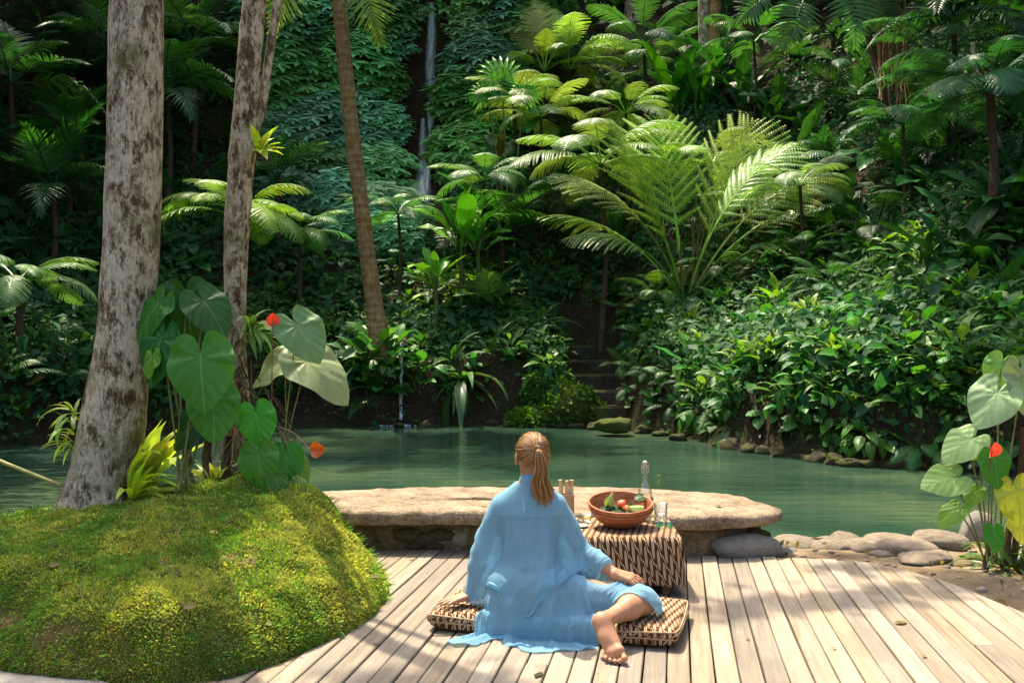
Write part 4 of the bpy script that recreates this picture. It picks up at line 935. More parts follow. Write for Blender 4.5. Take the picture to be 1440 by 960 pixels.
bank([(-30, 330), (150, 340), (260, 330), (320, 420), (300, 560), (140, 590), (0, 610), (-30, 600)], (42, 38),
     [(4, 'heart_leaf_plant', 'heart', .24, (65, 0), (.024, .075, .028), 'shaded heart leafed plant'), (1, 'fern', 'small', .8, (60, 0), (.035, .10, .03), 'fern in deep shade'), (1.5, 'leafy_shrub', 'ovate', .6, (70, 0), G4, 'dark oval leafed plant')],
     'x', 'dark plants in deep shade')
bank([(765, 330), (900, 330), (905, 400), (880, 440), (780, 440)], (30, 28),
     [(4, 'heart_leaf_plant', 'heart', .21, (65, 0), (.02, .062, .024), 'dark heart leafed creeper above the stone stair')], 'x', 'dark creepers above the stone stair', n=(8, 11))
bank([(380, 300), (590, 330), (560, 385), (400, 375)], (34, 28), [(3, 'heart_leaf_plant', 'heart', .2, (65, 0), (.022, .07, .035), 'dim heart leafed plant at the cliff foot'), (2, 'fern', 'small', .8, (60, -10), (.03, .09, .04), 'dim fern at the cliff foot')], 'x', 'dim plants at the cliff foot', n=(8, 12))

for i, (px, py, s, c, lab) in enumerate(((527, 470, .85, G1, 'large green shrub in front of the palm trunk foot'), (508, 490, .8, G4, 'dark shrub left of the palm trunk foot'), (552, 480, .75, G1, 'leafy shrub between the palm trunk and the water jet'), (590, 505, .7, G1, 'leafy shrub right of the water jet'), (470, 520, .8, G4, 'dark shrub on the left bank above the water'), (535, 520, .7, G2, 'bluish green shrub low in front of the palm trunk'))):
    q = P(px, py+22, 19.75); rosette('leafy_shrub', lab, 'plant', Vector((q.x, q.y, max(q.z-.35, hz(q.x, q.y)))), 'leaf', LF['ovate'], 22, s*.8, (80, -10), c, spread=.25, facecam=.4, hgt=.55, rollj=.4)
# individual larger plants -------------------------------------------------
def crown(name, label, cat, px, py, pyb, rpx, n, pitch, col, meshes, part='frond', trunk=True, dy=0., group=None, tr=.055, **k):
    b = hit(px, pyb); Y = b.y+dy; q = P(px, py, Y); s = 1.14*rpx/1400*Y; bz = b.z if dy == 0 else hz(q.x, Y)
    root = thing(name, label, cat, (q.x, Y, bz), group); h = q.z-bz; b = Vector((b.x, Y, bz))
    if trunk and h > .15:
        m = MB().tube([Vector((q.x, Y, b.z-.2)), Vector((q.x+.03*h, Y, b.z+h*.5)), q], [tr*1.3, tr, tr*.9], 10); wobj('trunk', m.mesh('trunk', M['fibre']), root)
    rj = k.pop('rollj', .2); fc = k.pop('facecam', 0)
    for i in range(n):
        f = (i+.5)/n; a = i*2.39996+random.uniform(-.3, .3); el = math.radians(pitch[0]+(pitch[1]-pitch[0])*f+random.uniform(-8, 8))
        t = Vector((math.cos(a)*math.cos(el), math.sin(a)*math.cos(el), math.sin(el))); nn_ = Vector((-math.cos(a)*math.sin(el), -math.sin(a)*math.sin(el)-fc, math.cos(el)))+Vector((random.uniform(-rj, rj), random.uniform(-rj, rj), 0))
        obj(part, random.choice(meshes), root, TRS(q-root.location, basis(t, nn_), s*random.uniform(.8, 1.12)), jit(col, .12))
    return root, q
def fan(root, q, rows, col, meshes, part='frond', Y=None):
    """fronds by picture angle (0 = up, + = right), length in metres, lean to the viewer, face"""
    for a, L, ty, nrm in rows:
        a = math.radians(a); t = Vector((math.sin(a), ty, math.cos(a)))
        obj(part, random.choice(meshes), root, TRS(q-root.location, basis(t, nrm), L), jit(col, .1))
HERO = [fern_frond('frond', 13, .37, .35, .22, .030, 71, .40, .05, .0125, 52, 30), fern_frond('frond', 17, .26, 1.15, .40, .028, 72, .50, .25, .0125, 64, 28), fern_frond('frond', 17, .24, 1.5, .45, .026, 73, .46, .40, .0125, 66, 28)]
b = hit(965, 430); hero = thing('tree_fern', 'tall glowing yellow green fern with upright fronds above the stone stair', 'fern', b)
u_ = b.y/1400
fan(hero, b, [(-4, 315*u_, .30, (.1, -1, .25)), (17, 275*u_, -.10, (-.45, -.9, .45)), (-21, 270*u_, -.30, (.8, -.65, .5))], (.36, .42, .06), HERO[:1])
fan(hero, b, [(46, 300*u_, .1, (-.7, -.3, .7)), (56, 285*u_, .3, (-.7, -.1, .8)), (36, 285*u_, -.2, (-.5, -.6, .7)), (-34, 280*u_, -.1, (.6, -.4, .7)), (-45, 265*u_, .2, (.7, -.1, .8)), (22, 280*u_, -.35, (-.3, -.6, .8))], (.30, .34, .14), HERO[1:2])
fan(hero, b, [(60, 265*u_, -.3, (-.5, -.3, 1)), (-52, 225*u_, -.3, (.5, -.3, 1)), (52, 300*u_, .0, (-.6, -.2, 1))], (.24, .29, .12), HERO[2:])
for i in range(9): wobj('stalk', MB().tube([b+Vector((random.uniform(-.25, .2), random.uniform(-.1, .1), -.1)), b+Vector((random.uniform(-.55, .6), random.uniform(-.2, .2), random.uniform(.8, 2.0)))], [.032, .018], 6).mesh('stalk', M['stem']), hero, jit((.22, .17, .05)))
crown('tree_fern', 'umbrella shaped tree fern with arching sunlit fronds left of the glowing fern', 'fern', 845, 232, 335, 125, 15, (40, -5), (.19, .24, .10), FR['tree'][1:], dy=-2.2)
crown('tree_fern', 'tree fern with level feathery fronds at the top centre of the slope', 'fern', 800, 98, 190, 100, 14, (45, 0), (.20, .27, .09), FR['tree'][1:])
r_, q = crown('tree_fern', 'yellow green upright fern behind the top tree fern', 'fern', 765, 100, 130, 60, 6, (60, 10), (.20, .25, .04), FR['tree'][:1], trunk=False, dy=-1)
fan(r_, q, [(-6, 2.3, .1, (0, -1, .2)), (10, 2.0, .1, (0, -1, .2)), (-25, 1.8, .1, (0, -1, .2)), (28, 1.6, .1, (0, -1, .2))], (.26, .28, .05), FR['tree'][:1])
crown('tree_fern', 'small tree fern below the bright fan palm', 'fern', 722, 138, 240, 72, 12, (40, -10), (.22, .26, .09), FR['tree'][1:], tr=.05, dy=-2.2)
crown('tree_fern', 'bluish tree fern in the shade at the top right of centre', 'fern', 905, 62, 130, 85, 12, (50, 0), (.05, .12, .06), FR['tree'][1:], dy=-1.5)
crown('tree_fern', 'grey green tree fern with arching fronds right behind the upright paddles', 'fern', 925, 100, 150, 75, 10, (55, -5), (.07, .14, .06), FR['tree'][1:], trunk=False)
crown('tree_fern', 'large bluish tree fern spreading in from the right', 'fern', 1392, 128, 250, 150, 16, (38, -10), (.035, .115, .06), FR['tree'][1:], dy=-1.5, tr=.07)
crown('tree_fern', 'sunlit tree fern arching behind the slim trunk', 'fern', 335, 305, 380, 112, 14, (40, -5), (.22, .30, .06), FR['tree'][1:], dy=-3.0, tr=.06)
crown('tree_fern', 'drooping tree fern at the left edge', 'fern', 25, 395, 500, 105, 13, (35, -15), (.11, .19, .08), FR['tree'][1:])
crown('tree_fern', 'small fern with rounded crown in front of the dark hollow', 'fern', 1130, 352, 385, 55, 12, (55, 0), (.05, .14, .035), FR['tree'][1:], trunk=False)
crown('tree_fern', 'fern sending level fronds out beside the glowing fern', 'fern', 1075, 285, 330, 95, 10, (35, 0), (.20, .25, .11), FR['tree'][1:])
crown('tree_fern', 'dim fern below the umbrella shaped tree fern', 'fern', 770, 300, 350, 80, 10, (45, 0), (.04, .10, .035), FR['tree'][1:], trunk=False)
crown('tree_fern', 'low feathery fern on the bank under the glowing fern', 'fern', 925, 415, 440, 62, 11, (50, -10), (.09, .17, .04), FR['tree'][1:], trunk=False)
crown('tree_fern', 'low feathery fern right under the glowing fern stalks', 'fern', 1010, 380, 420, 60, 10, (50, -10), (.09, .17, .05), FR['tree'][1:], trunk=False)
crown('tree_fern', 'single arching pale fern frond beside the stair', 'fern', 872, 440, 452, 42, 4, (50, 10), (.10, .19, .05), FR['tree'][1:], trunk=False, dy=-.6)
crown('tree_fern', 'bluish fern among the leafy plants of the right bank', 'fern', 1165, 405, 430, 70, 10, (50, 0), (.05, .13, .06), FR['tree'][1:], trunk=False)
for px, py, pb, r, n, c, lab, dy in ((760, 165, 280, 80, 13, (.24, .28, .13), 'pale tree fern between the fan palm and the umbrella shaped one', -1.5), (1000, 235, 330, 95, 12, (.22, .28, .10), 'pale tree fern spreading just behind the glowing fern', -.5), (880, 160, 250, 80, 12, (.20, .27, .11), 'pale tree fern above the glowing fern', -1.5), (1125, 262, 340, 85, 12, (.20, .26, .13), 'pale level tree fern right of the glowing fern', -1.0),
        (680, 255, 350, 75, 11, (.10, .19, .07), 'green tree fern right of the waterfall foot', -1.5), (1270, 175, 270, 95, 12, (.04, .12, .06), 'bluish tree fern below the aerial roots', -1), (1060, 60, 150, 80, 11, (.07, .17, .05), 'green tree fern at the top right of the palm trunk', -1), (1330, 75, 200, 110, 12, (.05, .13, .06), 'bluish tree fern high at the right', -1), (560, 300, 370, 70, 11, (.07, .16, .07), 'green fern at the cliff foot left of the waterfall', -1.5), (420, 330, 400, 75, 12, (.09, .19, .06), 'green fern right of the slim trunk', -1)):
    crown('tree_fern', lab, 'fern', px, py, pb, r, n, (42, -8), c, FR['tree'][1:], dy=dy, tr=.035)
# fan palm
b = hit(716, 240); b = Vector((b.x*(b.y-2.4)/b.y, b.y-2.4, hz(b.x*(b.y-2.4)/b.y, b.y-2.4))); fp = thing('fan_palm', 'bright green fan palm standing up in the light right of the waterfall', 'palm', b)
for px, py, a, s, dx in ((706, 98, -12, 42, .1), (738, 118, 55, 30, .3), (684, 118, -60, 28, -.3)):
    q = P(px, py+14, b.y-.1); aa = math.radians(a)
    obj('fan_blade', FAN, fp, TRS(q-b, basis((math.sin(aa), .25, math.cos(aa)), (dx, -1, .45)), s/1400*b.y), jit((.13, .30, .03), .1)); petiole(fp, b, q, (.16, .20, .05), .022, .2)
# paddle leaved clumps
def paddles(label, px, py, rpx, n, pitch, col, group=None, fc=.5, name='paddle_leaf_plant'):
    b = hit(px, py); dy = -2.2 if px < 720 and py < 400 else 0
    if dy:
        c = P(px, py, b.y+dy); g_ = hz(c.x, c.y); root = rosette(name, label, 'plant', c, 'leaf', LF['paddle'], n, rpx/1400*c.y, pitch, col, group, spread=.15, facecam=fc, rollj=.35)
        wobj('stem', MB().tube([Vector((c.x, c.y, g_-.1)), c.lerp(Vector((c.x+.05, c.y, g_)), .5), c+Vector((0, 0, .12))], [.075, .06, .04], 8).mesh('stem', M['stem']), root, (.10, .14, .04)); return root
    return rosette(name, label, 'plant', b, 'leaf', LF['paddle'], n, rpx/1400*b.y, pitch, col, group, spread=.15, facecam=fc, rollj=.35)
for px, py, r, n, pt_, c, lab in ((648, 345, 95, 12, (85, 35), (.13, .27, .025), 'bright yellow green paddle leaved clump right of the waterfall'), (672, 350, 70, 9, (80, 30), (.07, .20, .03), 'mid green paddle leaved clump beside the bright one'),
        (612, 395, 62, 9, (85, 30), (.14, .27, .03), 'bright broad leaved clump at the cliff foot by the palm trunk'), (950, 165, 105, 9, (88, 60), (.07, .24, .02), 'tall upright paddle leaves lit from behind at the top'),
        (985, 160, 85, 8, (85, 55), (.06, .22, .025), 'shorter upright paddle leaves right of the tallest ones'), (1045, 160, 95, 10, (85, 45), (.025, .11, .025), 'dark upright paddle leaves below the upper palm trunk'),
        (1090, 175, 90, 10, (80, 30), (.02, .085, .025), 'dark broad paddle clump in the shade at upper right'), (1120, 225, 70, 9, (75, 5), (.04, .13, .04), 'broad leaved clump with one pale leaf at right of the glowing fern'), (1160, 240, 65, 9, (70, 0), (.05, .12, .05), 'grey green broad leaved clump under the aerial roots'),
        (880, 165, 60, 8, (85, 45), (.06, .18, .03), 'small paddle clump between the tree ferns'), (790, 215, 60, 8, (70, 10), (.04, .12, .03), 'dim paddle clump under the top tree fern'), (1300, 270, 95, 9, (60, 0), (.02, .09, .035), 'dark long leaved clump under the bluish tree fern'),
        (1345, 330, 90, 9, (65, 5), (.025, .09, .03), 'dark broad leaved clump at the right edge of the slope'), (1235, 225, 80, 8, (60, 0), (.02, .08, .03), 'dark leaved clump at the foot of the aerial roots'), (1420, 300, 100, 9, (70, 10), (.03, .10, .03), 'broad leaved plant at the far right edge'), (1330, 430, 70, 10, (75, 10), (.035, .12, .035), 'large paddle leaves standing above the right bank plants'),
        (1400, 420, 75, 9, (75, 10), (.04, .14, .03), 'light paddle leaves at right above the bank plants'), (980, 520, 70, 9, (70, -10), (.06, .16, .04), 'broad leaved plant hanging over the water right of the stair'), (700, 230, 60, 7, (75, 20), (.03, .10, .03), 'dim paddle clump below the small tree fern'), (1010, 115, 80, 8, (85, 50), (.04, .16, .03), 'green paddle leaves in front of the upper trunks')):
    paddles(lab, px, py, r, n, pt_, c)
tuft('bromeliad', 'yellow green strap leaved rosette in the middle of the bank left of the stair', 'plant', hit(645, 425), 24, 1.0, (.26, .30, .04), (80, 10))
tuft('bromeliad', 'dark green strap leaved tuft hanging over the water left of the stair', 'plant', hit(650, 535), 40, .8, (.07, .12, .04), (50, -40))
tuft('bromeliad', 'green strap leaved rosette beside the yellow green one', 'plant', hit(668, 405), 20, .8, (.09, .18, .04), (80, 10))
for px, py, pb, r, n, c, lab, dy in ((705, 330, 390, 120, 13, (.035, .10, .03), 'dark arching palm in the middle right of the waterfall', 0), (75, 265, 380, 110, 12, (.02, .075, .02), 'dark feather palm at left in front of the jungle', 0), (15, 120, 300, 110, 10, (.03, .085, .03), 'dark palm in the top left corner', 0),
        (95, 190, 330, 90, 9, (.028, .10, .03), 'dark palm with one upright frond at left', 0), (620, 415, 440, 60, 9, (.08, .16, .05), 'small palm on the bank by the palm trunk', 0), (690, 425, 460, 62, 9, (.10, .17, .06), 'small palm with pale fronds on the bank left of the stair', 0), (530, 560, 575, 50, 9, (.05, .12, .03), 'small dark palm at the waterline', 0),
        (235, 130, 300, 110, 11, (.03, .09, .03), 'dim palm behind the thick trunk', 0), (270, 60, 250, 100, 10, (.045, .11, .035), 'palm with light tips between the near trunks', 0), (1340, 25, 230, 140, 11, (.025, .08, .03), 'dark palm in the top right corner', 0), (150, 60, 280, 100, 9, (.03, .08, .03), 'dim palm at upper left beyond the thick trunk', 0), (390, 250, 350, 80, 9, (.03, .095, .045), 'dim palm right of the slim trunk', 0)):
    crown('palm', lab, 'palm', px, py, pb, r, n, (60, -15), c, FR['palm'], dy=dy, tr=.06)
b = hit(1200, 150); bp_ = thing('broad_palm', 'hanging broad pleated palm fronds at the top right', 'palm', b-Vector((0, 2, 0)))
for px, py, a, L, k in ((1188, -28, 176, 98, 0), (1135, -12, 205, 92, 0), (1090, -10, 235, 70, 1), (1225, -20, 160, 70, 1)):
    q = P(px, py, b.y-2.2); aa = math.radians(a); obj('frond', FR['broadpalm'][k], bp_, TRS(q-bp_.location, basis((math.sin(aa), -.35, math.cos(aa)), (0, -1, .35)), L/1400*b.y), jit((.07, .16, .07), .08))
wobj('trunk', MB().tube([P(1200, -40, b.y-2), bp_.location-Vector((0, 0, .3))], [.07, .09], 8).mesh('trunk', M['fibre']), bp_)
# climbing vines draped on the cliff, tier over tier of hanging leaflets
def vine_mesh(seed):
    r = np.random.default_rng(seed); V, F = [], []; k = 0
    for c in range(300):
        u = r.uniform(-1, 1); v = r.uniform(-1, 1)
        if u*u+v*v > 1.05: continue
        sh_ = .22*math.sin(2.6*u+seed)+.1*math.sin(7*u+seed*2); v = (round((v+sh_)*3)/3-sh_)*.5+v*.5
        bulge = .55*math.sqrt(max(0, 1-.9*(u*u+v*v)))+r.uniform(-.06, .10); c0 = np.array([u, -bulge, v])
        n = r.integers(4, 7); sp_ = r.choice([.55, .8, 1.1, 1.7])
        for i in range(n):
            a = (i-(n-1)/2)*.62+r.uniform(-.15, .15); t = np.array([math.sin(a), -.50-.1*r.random(), -math.cos(a)*.62-.12]); t /= np.linalg.norm(t); L = r.uniform(.17, .27)*sp_; nn_ = np.array([math.sin(a)*.5+u*.3, -.8+r.uniform(-.3, .3), .85+r.uniform(-.3, .3)]); s = np.cross(t, nn_); s /= np.linalg.norm(s); w_ = L*.25
            V += [c0, c0+t*L*.45+s*w_, c0+t*L, c0+t*L*.45-s*w_]; F.append((k, k+1, k+2, k+3)); k += 4
    return mk('foliage', V, np.array(F, np.int32), M['cover'], False)
VINE = [vine_mesh(s) for s in (1, 2, 3, 4)]
random.seed(99)
vn = [(420, 60), (470, 30), (525, 30), (548, 60), (430, 120), (500, 95), (540, 115), (445, 180), (510, 160), (540, 180), (455, 240), (515, 225), (545, 245), (470, 290), (530, 295), (548, 310), (500, 335), (550, 345), (675, 40), (700, 20), (740, 45), (676, 95), (715, 85), (668, 150), (700, 160), (662, 215), (680, 235), (400, 200), (410, 290), (735, -5), (670, -5), (555, 0), (520, -15), (450, -20), (385, 20), (390, 110)]
for i, (px, py) in enumerate(vn):
    q = hit(px+random.uniform(-6, 6), py+random.uniform(-6, 6)); s = random.uniform(30, 54)/1400*q.y
    o = thing('climbing_vine', 'leafy vine hanging in tiers '+['at the cliff top', 'high on the cliff', 'halfway up the cliff', 'low on the cliff', 'at the cliff foot'][int(np.searchsorted([25, 100, 190, 280], py))]+(' right of the waterfall' if px > 600 else ' close left of the waterfall' if px > 510 else ' behind the palm trunk' if px > 440 else ' left of the palm trunk'), 'vine', q, 'vines hanging on the cliff by the waterfall')
    c = random.choice([(.25, .38, .34), (.20, .36, .24), (.27, .40, .38), (.17, .34, .15)])
    obj('foliage', VINE[i % 4], o, TRS((0, -.25, 0), Matrix.Rotation(random.uniform(-.3, .3), 3, 'Y'), (s*1.15, s, s)), jit(c, .3), 'stuff')
# fill of the dim upper slope
random.seed(123)
for y in range(-60, 335, 62):
    for x in range(-60, 1540, 74):
        px, py = x+random.uniform(-34, 34), y+random.uniform(-28, 28)
        if 390 < px < 760 and py < 345: continue
        if sdpoly(np.array([px]), np.array([py]), np.array([(880, 130), (1060, 130), (1100, 300), (980, 420), (880, 330)]))[0] < 0: continue
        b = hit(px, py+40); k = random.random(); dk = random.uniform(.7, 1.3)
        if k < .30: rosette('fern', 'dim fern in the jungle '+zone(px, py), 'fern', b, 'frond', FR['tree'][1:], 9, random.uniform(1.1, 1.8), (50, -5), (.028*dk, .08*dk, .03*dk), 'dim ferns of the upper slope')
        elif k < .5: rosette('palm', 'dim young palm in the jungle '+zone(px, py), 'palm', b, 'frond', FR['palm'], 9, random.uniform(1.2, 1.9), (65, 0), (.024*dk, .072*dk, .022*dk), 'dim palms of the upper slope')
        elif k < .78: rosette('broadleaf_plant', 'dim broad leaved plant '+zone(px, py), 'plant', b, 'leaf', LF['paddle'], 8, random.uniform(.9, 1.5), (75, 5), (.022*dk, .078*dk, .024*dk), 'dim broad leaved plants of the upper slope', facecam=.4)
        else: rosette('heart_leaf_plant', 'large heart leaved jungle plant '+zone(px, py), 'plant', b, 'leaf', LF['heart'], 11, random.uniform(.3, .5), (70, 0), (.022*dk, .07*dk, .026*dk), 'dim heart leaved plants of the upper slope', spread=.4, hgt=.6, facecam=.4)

for x in range(700, 1460, 58):
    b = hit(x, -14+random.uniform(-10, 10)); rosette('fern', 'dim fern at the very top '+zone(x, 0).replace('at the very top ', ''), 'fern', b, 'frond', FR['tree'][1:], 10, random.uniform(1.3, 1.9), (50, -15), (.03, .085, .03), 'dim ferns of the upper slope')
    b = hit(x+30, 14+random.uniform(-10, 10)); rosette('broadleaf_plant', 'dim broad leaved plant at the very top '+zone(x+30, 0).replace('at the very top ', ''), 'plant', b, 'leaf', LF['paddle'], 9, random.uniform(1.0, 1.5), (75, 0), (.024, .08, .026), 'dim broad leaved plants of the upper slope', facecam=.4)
# ---------------------------------------------------------------- implicit surfaces for the figure
class Field:
    def __init__(s, lo, hi, h):
        s.lo = np.array(lo, float); s.h = h; s.n = np.ceil((np.array(hi)-s.lo)/h).astype(int)+1
        s.d = np.full(s.n, .12, np.float32)
    def sub(s, lo, hi):
        a = np.clip(np.floor((np.array(lo)-s.lo)/s.h).astype(int), 0, s.n); b = np.clip(np.ceil((np.array(hi)-s.lo)/s.h).astype(int)+1, 0, s.n)
        g = [s.lo[k]+np.arange(a[k], b[k])*s.h for k in range(3)]
        return tuple(slice(a[k], b[k]) for k in range(3)), [v.astype(np.float32) for v in (g[0][:, None, None], g[1][None, :, None], g[2][None, None, :])]
    def join(s, sl, d, k):
        e = s.d[sl]
        if k > 0:
            hh = np.maximum(k-np.abs(e-d), 0)/k; s.d[sl] = np.minimum(e, d)-hh*hh*k*.25
        else: s.d[sl] = np.minimum(e, d)
    def cap(s, a, b, ra, rb, k=.02, m=.09):
        a, b = np.array(a, float), np.array(b, float); r = max(ra, rb)+m
        sl, (x, y, z) = s.sub(np.minimum(a, b)-r, np.maximum(a, b)+r); e = b-a
        t = np.clip(((x-a[0])*e[0]+(y-a[1])*e[1]+(z-a[2])*e[2])/max(e@e, 1e-9), 0, 1)
        s.join(sl, np.sqrt((x-a[0]-t*e[0])**2+(y-a[1]-t*e[1])**2+(z-a[2]-t*e[2])**2)-(ra+(rb-ra)*t), k)
    def ell(s, c, r, R=None, k=.02, m=.09):
        c = np.array(c, float); r = np.array(r, float); q = r.max()+m; sl, g = s.sub(c-q, c+q); p = [g[i]-c[i] for i in range(3)]
        if R is not None: R = np.array(R); p = [R[0][i]*p[0]+R[1][i]*p[1]+R[2][i]*p[2] for i in range(3)]
        k0 = np.sqrt((p[0]/r[0])**2+(p[1]/r[1])**2+(p[2]/r[2])**2); k1 = np.sqrt((p[0]/r[0]**2)**2+(p[1]/r[1]**2)**2+(p[2]/r[2]**2)**2)
        s.join(sl, k0*(k0-1)/np.maximum(k1, 1e-6), k)
    def at(s, p):
        q = (p-s.lo)/s.h; q = np.clip(q, 0, s.n-1.001); i = q.astype(int); f = (q-i); r = 0
        for dx in (0, 1):
            for dy in (0, 1):
                for dz in (0, 1):
                    r = r+s.d[i[:, 0]+dx, i[:, 1]+dy, i[:, 2]+dz]*(f[:, 0] if dx else 1-f[:, 0])*(f[:, 1] if dy else 1-f[:, 1])*(f[:, 2] if dz else 1-f[:, 2])
        return r
    def grad(s, p):
        e = s.h; g = np.stack([s.at(p+np.eye(3)[k]*e)-s.at(p-np.eye(3)[k]*e) for k in range(3)], 1); return unit(g)
def surface_nets(d, lo, h):
    ins = d < 0; n = np.array(d.shape)-1
    c = [ins[dx:n[0]+dx, dy:n[1]+dy, dz:n[2]+dz] for dx in (0, 1) for dy in (0, 1) for dz in (0, 1)]
    anyi = c[0].copy(); alli = c[0].copy()
    for q in c[1:]: anyi |= q; alli &= q
    act = anyi & ~alli; idx = np.full(act.shape, -1, np.int64); I = np.argwhere(act); idx[act] = np.arange(len(I))
    S = np.zeros((len(I), 3)); W = np.zeros(len(I))
    cor = [np.array(q) for q in np.ndindex(2, 2, 2)]; val = {tuple(q): d[I[:, 0]+q[0], I[:, 1]+q[1], I[:, 2]+q[2]].astype(float) for q in cor}
    for q in cor:
        for ax in range(3):
            if q[ax]: continue
            r = q.copy(); r[ax] = 1; a, b = val[tuple(q)], val[tuple(r)]; m_ = (a < 0) != (b < 0)
            t = np.where(m_, a/np.where(m_, a-b, 1), 0); p = np.tile(q.astype(float), (len(I), 1)); p[:, ax] = t; S += p*m_[:, None]; W += m_
    V = np.array(lo)+(I+S/W[:, None])*h; F = []
    for ax in range(3):
        u, v = (ax+1) % 3, (ax+2) % 3
        sl0 = [slice(1, -1)]*3; sl1 = [slice(1, -1)]*3; sl0[ax] = slice(0, -1); sl1[ax] = slice(1, None)
        a, b = ins[tuple(sl0)], ins[tuple(sl1)]; E = np.argwhere(a != b); inside_first = a[a != b]
        off = np.array([1, 1, 1]); off[ax] = 0; E = E+off
        q = []
        for du, dv in ((-1, -1), (0, -1), (0, 0), (-1, 0)):
            t = E.copy(); t[:, u] += du; t[:, v] += dv; q.append(idx[t[:, 0], t[:, 1], t[:, 2]])
        q = np.stack(q, 1); q[~inside_first] = q[~inside_first][:, ::-1]; F.append(q)
    return V, np.concatenate(F).astype(np.int32)
V3 = lambda *a: np.array(a, float)
HC = V3(.10, 4.86, .845)                                            # head centre
def hand(f, wrist, d, up, side, curl=.25, spread=.12, tilt=0.):
    """wrist point, finger direction, back-of-hand normal, thumb side (unit vectors); returns nothing, joins into the field"""
    d, up, side = unit(V3(*d)), unit(V3(*up)), unit(V3(*side)); side = unit(side-d*(side@d)); up = unit(np.cross(side, d)*np.sign(np.cross(side, d)@up))
    f.ell(wrist+d*.045, (.012, .012, .012), k=.03)
    ln = (.066, .074, .069, .054); off = (.031, .0105, -.0105, -.030); ml = (.083, .086, .082, .074)
    for i in range(4):
        kn = wrist+d*ml[i]+side*off[i]+up*.004
        f.cap(wrist+side*off[i]*.5, kn, .0145, .0115, .016, .05)
    for i in range(4):
        p = wrist+d*ml[i]+side*off[i]+up*.003; dd = unit(d+side*(.5-.33*i)*spread*1.6); c = curl*(1+.15*i)
        for s, (l, r0, r1) in enumerate(((.46, .0100, .0088), (.31, .0090, .0080), (.23, .0080, .0064))):
            a = c*(.35, .8, 1.1)[s]; q = dd*math.cos(a)-up*math.sin(a); e = p+q*ln[i]*l; f.cap(p, e, r0, r1, .005, .03); p = e
    p = wrist+side*.018+d*.012-up*.004
    for l, dv, r0, r1 in ((.042, d*.62+side*.72-up*.22, .0165, .0125), (.033, d*.85+side*.45-up*.2, .0120, .0102), (.026, d*.97+side*.15-up*.25, .0102, .0078)):
        e = p+unit(dv)*l; f.cap(p, e, r0, r1, .012, .04); p = e
def foot(f, heel, d, sole):
    """heel centre, heel-to-toe direction, sole normal; a right foot seen from the sole"""
    d = unit(V3(*d)); sole = unit(V3(*sole)); sole = unit(sole-d*(sole@d)); side = np.cross(d, sole)       # side: towards the big toe or away
    big = -side
    f.ell(heel, (.034, .034, .036), k=.02)
    f.cap(heel, heel+d*.07-big*.012-sole*.004, .033, .029, .03); f.cap(heel-sole*.012, heel+d*.10+big*.008-sole*.020, .030, .026, .03)
    f.cap(heel+d*.06-sole*.02, heel+d*.150+big*.018-sole*.012, .029, .022, .03); f.cap(heel+d*.07-big*.014-sole*.012, heel+d*.142-big*.022-sole*.012, .027, .018, .025)
    f.ell(heel+d*.158+big*.022-sole*.004, (.020, .020, .020), k=.02); f.ell(heel+d*.150-big*.012-sole*.008, (.019, .019, .019), k=.02)
    for i, (o, fw, r, l) in enumerate(((.030, .175, .0140, .036), (.0065, .180, .0094, .034), (-.0125, .173, .0090, .031), (-.030, .163, .0086, .027), (-.046, .150, .0082, .022))):
        a = heel+d*(fw-.012)+big*o-sole*.008; b_ = a+d*l*.75+sole*.004; c = b_+d*l*.35+sole*.008; f.cap(a, b_, r*.80, r*.80, .005, .03); f.ell(c, (r*1.15,)*3, k=.003, m=.03)
# pose (world metres). viewer-left arm props on the cushion, viewer-right hand rests on the bent knee
PEL_L, PEL_R = V3(.00, 4.82, .215), V3(.17, 4.80, .215)
SH_L, SH_R = V3(-.050, 4.86, .602), V3(.215, 4.85, .594)
EL_L, WR_L = V3(-.150, 4.905, .372), V3(-.205, 4.895, .150)
EL_R, WR_R = V3(.340, 4.885, .375), V3(.490, 4.765, .292)
KN_R, AN_R = V3(.615, 4.715, .168), V3(.432, 4.495, .150)
body = Field((-.44, 4.16, -.02), (.76, 5.42, .99), .0042)
B = body
B.cap(PEL_L, PEL_R, .125, .125, .06); B.ell((.08, 4.87, .23), (.17, .13, .13), k=.06)
B.cap((.045, 4.86, .38), (.135, 4.86, .38), .088, .088, .08); B.cap((.03, 4.87, .50), (.14, 4.87, .50), .090, .090, .08)
B.ell((.085, 4.865, .555), (.135, .092, .13), k=.05); B.cap(SH_L+V3(.02, 0, -.01), SH_R+V3(-.02, 0, -.01), .050, .050, .06)
for sx in (-1, 1): B.ell((.09+sx*.075, 4.945, .52), (.055, .05, .06), k=.04)
B.cap((.02, 4.85, .655), (.10, 4.845, .70), .035, .045, .05); B.cap((.155, 4.85, .65), (.10, 4.845, .70), .035, .045, .05)
B.cap((.10, 4.838, .64), (.102, 4.855, .79), .053, .050, .04)
